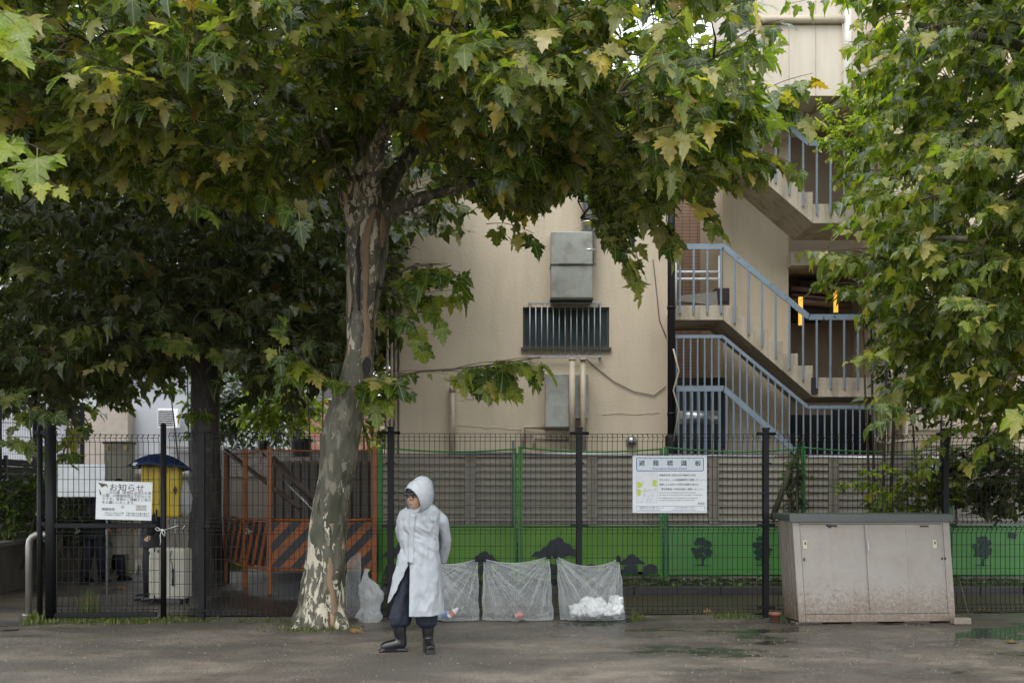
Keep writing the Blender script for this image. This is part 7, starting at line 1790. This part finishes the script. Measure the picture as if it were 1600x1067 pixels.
# buttoned placket and popper
m = MB(); rr_ = []
for i in range(31):
    cy = lerp(276, 528, i/30); l_, r_, b, yc2 = table(CT, cy); cxm, hw_ = (l_+r_)/2, (r_-l_)/2; row = []
    for k in range(7):
        cx = lerp(268, 297, k/6) + (285-276)*max(0, (400-cy)/130)*1.2
        q = (cx-cxm)/hw_; y = yc2 - b*math.sqrt(max(0, 1-q*q)) - 0.010 - 0.003*math.sin(k/6*PI) - 0.004*fbm(cy*0.04, k*0.3, 3, 2)
        row.append(L(cx, cy, y))
    rr_.append(row)
m.rings(rr_, False); o = m.build('placket', M_COAT, man); sf = o.modifiers.new('s', 'SOLIDIFY'); sf.thickness = 0.004
m = MB(); m.box(L(270, 524, -0.195), (0.016, 0.012, 0.022)); m.build('popper', M_DARK, man)
# trousers
def trouser(pts, seed):
    m = MB(); rr_ = []
    for i in range(61):
        v = i/60; cxl, cxr, y, b = table(pts, v); cy = lerp(500, 868, v)
        ring = []
        for k in range(40):
            a = 2*PI*k/40
            f = 1 + 0.10*fbm(math.cos(a)*1.5+seed, math.sin(a)*1.5, v*7, 3) + 0.05*v*math.sin(a*6+v*5+seed)
            ring.append(L((cxl+cxr)/2, cy, y) + Vector(((cxr-cxl)/2/567*f*math.cos(a), b*f*math.sin(a), 0.008*fbm(a, v*6, seed, 2))))
        rr_.append(ring)
    m.rings(rr_, True, True, True); return m.build('trouser_leg', M_NAVY, man)
trouser([(0, 235, 325, 0.0, 0.10), (0.3, 205, 288, -0.01, 0.09), (0.6, 184, 276, -0.02, 0.09), (0.85, 163, 273, -0.02, 0.10), (0.94, 168, 268, -0.02, 0.09), (1.0, 180, 245, -0.02, 0.06)], 1)
trouser([(0, 300, 420, 0.0, 0.11), (0.3, 300, 412, -0.02, 0.10), (0.6, 302, 410, -0.02, 0.10), (0.85, 300, 413, 0.0, 0.10), (0.94, 305, 408, 0.0, 0.09), (1.0, 322, 392, 0.0, 0.06)], 4)
b1_ = boot(man, L(222, 990.5, -0.02), R(-78), 0.275, 0.062, lean=(0.0, -0.018)); b2_ = boot(man, L(362, 990.5, 0.0), R(12), 0.255, 0.056)

# ---------------- people beyond the gate
def walker(loc, yaw, coat_col, coat_hem, leg_col, stride, hair, label, s=1.0, lift=0.0, shoulders=0.2, hem_w=0.24, arm=None, hem_d=0.17):
    p = thing('person', loc, label, 'person', 'passers-by behind the mesh gate', yaw)
    hc = Vector((0, -0.03, 1.53)); hr = Matrix.Identity(3)
    tor = [(Vector((0, 0, 0.88)), 0.15, 0.11), (Vector((0, 0, 1.1)), 0.135, 0.10), (Vector((0, 0, 1.3)), 0.16, 0.11), (Vector((0, 0, 1.4)), 0.13, 0.08), (Vector((0, 0, 1.43)), 0.06, 0.06)]
    legs = []; feet = []
    for sx, st in ((-1, stride), (1, -stride)):
        kn = Vector((sx*0.09, -st*0.45 - 0.03, 0.48)); an = Vector((sx*0.09, -st + (0.0), 0.09 + (lift if st < 0 else 0)))
        legs.append([(Vector((sx*0.09, 0, 0.9)), 0.085), (kn, 0.06), (an, 0.042)]); feet.append(an)
    ar = arm or [[(Vector((sx*0.17, 0, 1.36)), 0.05), (Vector((sx*0.22, 0.03, 1.1)), 0.042), (Vector((sx*0.2, -0.1, 0.88)), 0.03)] for sx in (-1, 1)]
    hands = [(a[-1][0], a[-1][0]-a[-2][0], (0, -1, 0), (1 if a[0][0].x < 0 else -1, 0, 0)) for a in ar]
    body_obj('body', p, {'torso': tor, 'limbs': legs + ar}, hc, hr, 0.010, 1.0, hands)
    cm = mat('coat_%d' % int(coat_col[0]*1000), coat_col, 0.75, 0.1, 5, 0.2, 40)
    lm = mat('trousers_%d' % int(leg_col[2]*1000), leg_col, 0.8, 0.15, 6)
    m = MB(); rr_ = []
    for z, a, b in ((1.44, 0.075, 0.07), (1.41, 0.15, 0.10), (1.34, shoulders, 0.13), (1.1, 0.19, 0.14), (0.95, 0.2, 0.15), (coat_hem, hem_w, hem_d)):
        rr_.append([(a*(1+0.05*fbm(math.cos(t)*2, math.sin(t)*2, z*4, 3))*math.cos(t), b*math.sin(t), z) for t in [2*PI*k/28 for k in range(28)]])
    m.rings(rr_, True); m.build('coat', cm, p)
    for a in ar:
        m = MB(); m.tube([q for q, r in a], [r+0.022 for q, r in a], 12); m.build('sleeve', cm, p)
    for lg in legs:
        m = MB(); m.tube([q for q, r in lg], [0.105, 0.085, 0.07], 14); m.build('trouser_leg', lm, p)
    for k, f in enumerate(feet):
        m = MB(); m.tube([(0, 0.05, 0.045), (0, -0.05, 0.05), (0, -0.15, 0.035), (0, -0.18, 0.03)], [0.036, 0.044, 0.04, 0.026], 12); m.prism([(-0.042, 0), (0.042, 0), (0.044, 0.03), (-0.044, 0.03)], -0.19, 0.08)
        q = fuse('shoe', m, M_BLACK, p, 0.012, 2, (f.x, f.y, f.z-0.09))
        if lift and k == (0 if stride < 0 else 1): q.rotation_euler = (R(-35), 0, 0)
    m = MB(); rr_ = []
    for t in (0.05, 0.4, 0.8, 1.2, 1.6, 2.0):
        rr_.append([hc + Vector((0.084*math.sin(t)*math.cos(a), 0.012 + 0.104*math.sin(t)*math.sin(a), 0.012+0.118*math.cos(t))) if (math.sin(a) > -0.45 or t < 1.1) else hc + Vector((0.07*math.sin(t)*math.cos(a), 0.02+0.085*math.sin(t)*math.sin(a), 0.012+0.10*math.cos(t))) for a in [2*PI*k/24 for k in range(24)]])
    m.rings(rr_, True, True, False); m.build('hair', mat('hair_%d' % int(hair[0]*1000), hair, 0.5, 0.3, 30), p)
    return p
walker((ax(146, 17.2), 17.2, 0), R(160), (0.016, 0.017, 0.02), 0.70, (0.014, 0.015, 0.022), 0.10, (0.05, 0.03, 0.02), 'person in black coat walking away behind the white board')
walker((ax(184, 17.9), 17.9, 0), R(70), (0.40, 0.37, 0.29), 0.42, (0.012, 0.014, 0.03), 0.15, (0.02, 0.015, 0.012), 'person in long cream coat walking behind the gate notice', lift=0.12, hem_w=0.25, hem_d=0.25)
UM = Vector((ax(238, 14.5), 14.5, 0))
arms = [[(Vector((-0.17, 0, 1.36)), 0.05), (Vector((-0.2, -0.08, 1.12)), 0.042), (Vector((-0.1, -0.24, 1.22)), 0.03)], [(Vector((0.17, 0, 1.36)), 0.05), (Vector((0.22, 0.04, 1.1)), 0.042), (Vector((0.2, -0.02, 0.88)), 0.03)]]
walker(UM, R(-75), (0.02, 0.02, 0.023), 0.72, (0.012, 0.012, 0.014), 0.05, (0.012, 0.01, 0.01), 'person in dark clothes standing under the navy umbrella', arm=arms)
bagm = thing('shoulder_bag', (ax(134, 16.9), 16.9, az(812, 16.9)), 'dark rounded shoulder bag by the person in black', 'bag')
m = MB(); m.rings([[(a*math.cos(t)*(1+.06*fbm(t, z*9, 0)), b*math.sin(t), z) for t in [2*PI*k/20 for k in range(20)]] for a, b, z in ((0.12, 0.06, 0), (0.16, 0.09, 0.03), (0.16, 0.08, 0.16), (0.12, 0.05, 0.24))], True, True, True); m.build('pouch', mat('dark_bag', (0.03, 0.028, 0.03), 0.7), bagm)
m = MB(); m.tube([(-0.1, 0, 0.22), (-0.06, 0, 0.45), (0.06, 0, 0.45), (0.1, 0, 0.22)], 0.01, 6); m.build('strap', M_BLACK, bagm)
# yellow boxy pack on the back
M_YEL = mat('yellow_shell', (0.58, 0.42, 0.015), 0.4, 0.08, 6)
yp_ = thing('yellow_pack', (ax(253, 14.35), 14.35, az(808, 14.35)), 'tall bright yellow boxy pack below the navy umbrella', 'pack')
m = MB(); m.box((0, 0, 0.35), (0.5, 0.2, 0.69)); m.build('shell', M_YEL, yp_, None, 0.03)
for x in (-0.17, -0.09, 0.0, 0.09, 0.17):
    m = MB(); m.box((x, -0.104, 0.35), (0.018, 0.012, 0.62)); m.build('rib', M_YEL, yp_, None, 0.004)
m = MB(); m.prism([(0.18, 0.36), (0.21, 0.42), (0.24, 0.36), (0.21, 0.29)], -0.118, -0.112); m.build('badge', mat('brown_badge', (0.09, 0.035, 0.02), 0.6), yp_)
m = MB()
for x in (-0.12, 0.14): m.box((x, -0.11, 0.66), (0.06, 0.014, 0.018)); m.box((x-0.06, -0.11, 0.16), (0.03, 0.014, 0.018))
m.build('buckle', M_BLACK, yp_)
m = MB(); m.rings([[(0.29+0.10*a*math.cos(t)*(1+.2*fbm(t, z*7, 2)), 0.03+0.07*a*math.sin(t), z) for t in [2*PI*k/18 for k in range(18)]] for a, z in ((0.4, 0.0), (0.9, 0.08), (1.0, 0.25), (0.6, 0.42), (0.25, 0.5))], True, True, True); tag(m.build('grey_sack', mat('grey_film', (0.36, 0.35, 0.34), 0.4, 0.1, 9), None, yp_.location), 'crumpled pale grey sack right of the yellow pack', 'sack')
# umbrella
u = thing('umbrella', (ax(249, 14.3), 14.3, az(737, 14.3)), 'open navy blue umbrella over the yellow pack behind the gate', 'umbrella'); u.rotation_euler = (R(-4), R(4), R(22))
M_UMB = mat('navy_nylon', (0.006, 0.026, 0.095), 0.5, 0.1, 6)
m = MB(); rr_ = []; NS = 8
for j in range(9):
    r_ = 0.42*j/8
    ring = []
    for k in range(NS*4):
        a = 2*PI*k/(NS*4); sc = 1 - 0.055*(j/8)*abs(math.sin(a*NS/2)); ring.append((max(r_, 0.004)*sc*math.cos(a), max(r_, 0.004)*sc*math.sin(a), 0.235 - 0.195*(j/8)**1.9 + 0.018*(j/8)**2*abs(math.sin(a*NS/2))))
    rr_.append(ring)
m.rings(rr_, True, False, False); o = m.build('canopy', M_UMB, u); sf = o.modifiers.new('s', 'SOLIDIFY'); sf.thickness = 0.003
m = MB(); m.tube([(0, 0, 0.27), (0, 0, -0.52)], 0.007, 8); m.build('shaft', M_GALV, u); m = MB(); m.tube([(0, 0, -0.5), (0, 0, -0.64), (0.03, 0, -0.67), (0.06, 0, -0.64)], 0.014, 8); m.build('handle', M_BLACK, u)
for k in range(NS):
    a = 2*PI*k/NS; m = MB(); m.tube([(0.42*(j/6)*math.cos(a), 0.42*(j/6)*math.sin(a), 0.226-0.195*(j/6)**1.9) for j in range(7)], 0.0025, 4); m.build('rib', M_GALV, u)
m = MB(); m.prism([(-0.36, 0.03), (-0.31, 0.035), (-0.29, 0.075), (-0.34, 0.075)], -0.262, -0.258); m.box((-0.335, -0.275, 0.012), (0.09, 0.002, 0.006)); m.build('logo', M_WHITE, u)
# suitcase
sc_ = thing('suitcase', (ax(266, 14.15), 14.15, 0), 'cream ribbed wheeled suitcase standing behind the gate post', 'suitcase', None, R(-6))
M_CASE = mat('cream_polycarbonate', (0.52, 0.49, 0.41), 0.35, 0.04, 5)
m = MB(); m.box((0, 0, 0.395), (0.5, 0.26, 0.66)); m.build('shell', M_CASE, sc_, None, 0.035)
for i in range(9):
    m = MB(); m.box((-0.2+i*0.05, -0.132, 0.395), (0.016, 0.01, 0.56)); m.build('rib', M_CASE, sc_, None, 0.004)
m = MB(); m.box((-0.15, -0.133, 0.395), (0.012, 0.006, 0.67)); m.build('zip', M_BLACK, sc_)
for sx in (-0.19, 0.19):
    for y in (-0.09, 0.09):
        m = MB(); m.tube([(sx-0.012, y, 0.03), (sx+0.012, y, 0.03)], 0.03, 12); m.box((sx, y, 0.055), (0.04, 0.03, 0.03)); m.build('wheel', M_BLACK, sc_)
m = MB(); m.tube([(-0.13, 0.08, 0.72), (-0.13, 0.08, 1.10), (0.03, 0.08, 1.10), (0.03, 0.08, 0.72)], 0.009, 8); m.build('trolley_handle', M_GALV, sc_)
for x, z in ((-0.235, 0.66), (-0.235, 0.13), (-0.1, 0.68)):
    m = MB(); m.box((x, -0.131, z), (0.03, 0.012, 0.045)); m.build('corner_guard', M_BLACK, sc_, None, 0.005)
m = MB(); m.tube([(0.08, -0.145, 0.70), (0.06, -0.15, 0.6), (0.09, -0.15, 0.52), (0.10, -0.15, 0.45)], 0.005, 5); m.tube([(0.1, -0.15, 0.46), (0.1, -0.152, 0.24)], 0.013, 8); m.build('strap', M_BLACK, sc_)
# white board on posts
wbd = thing('white_board', (ax(127, 13.6), 13.6, 0), 'blank white board on posts behind the gate', 'board')
z0, z1 = az(776, 13.6), az(725, 13.6); W = ax(164, 13.6)-ax(89, 13.6)
m = MB(); m.span((-W/2, -0.012, z0), (W/2, 0.012, z1)); m.build('panel', mat('clean_white', (0.76, 0.78, 0.80), 0.4), wbd, None, 0.003)
for x in (-W/2-0.02, W/2+0.02):
    m = MB(); m.tube([(x, 0, 0), (x, 0, z1+0.05)], 0.016, 8); m.build('post', mat('grey_post', (0.2, 0.2, 0.2), 0.5), wbd)
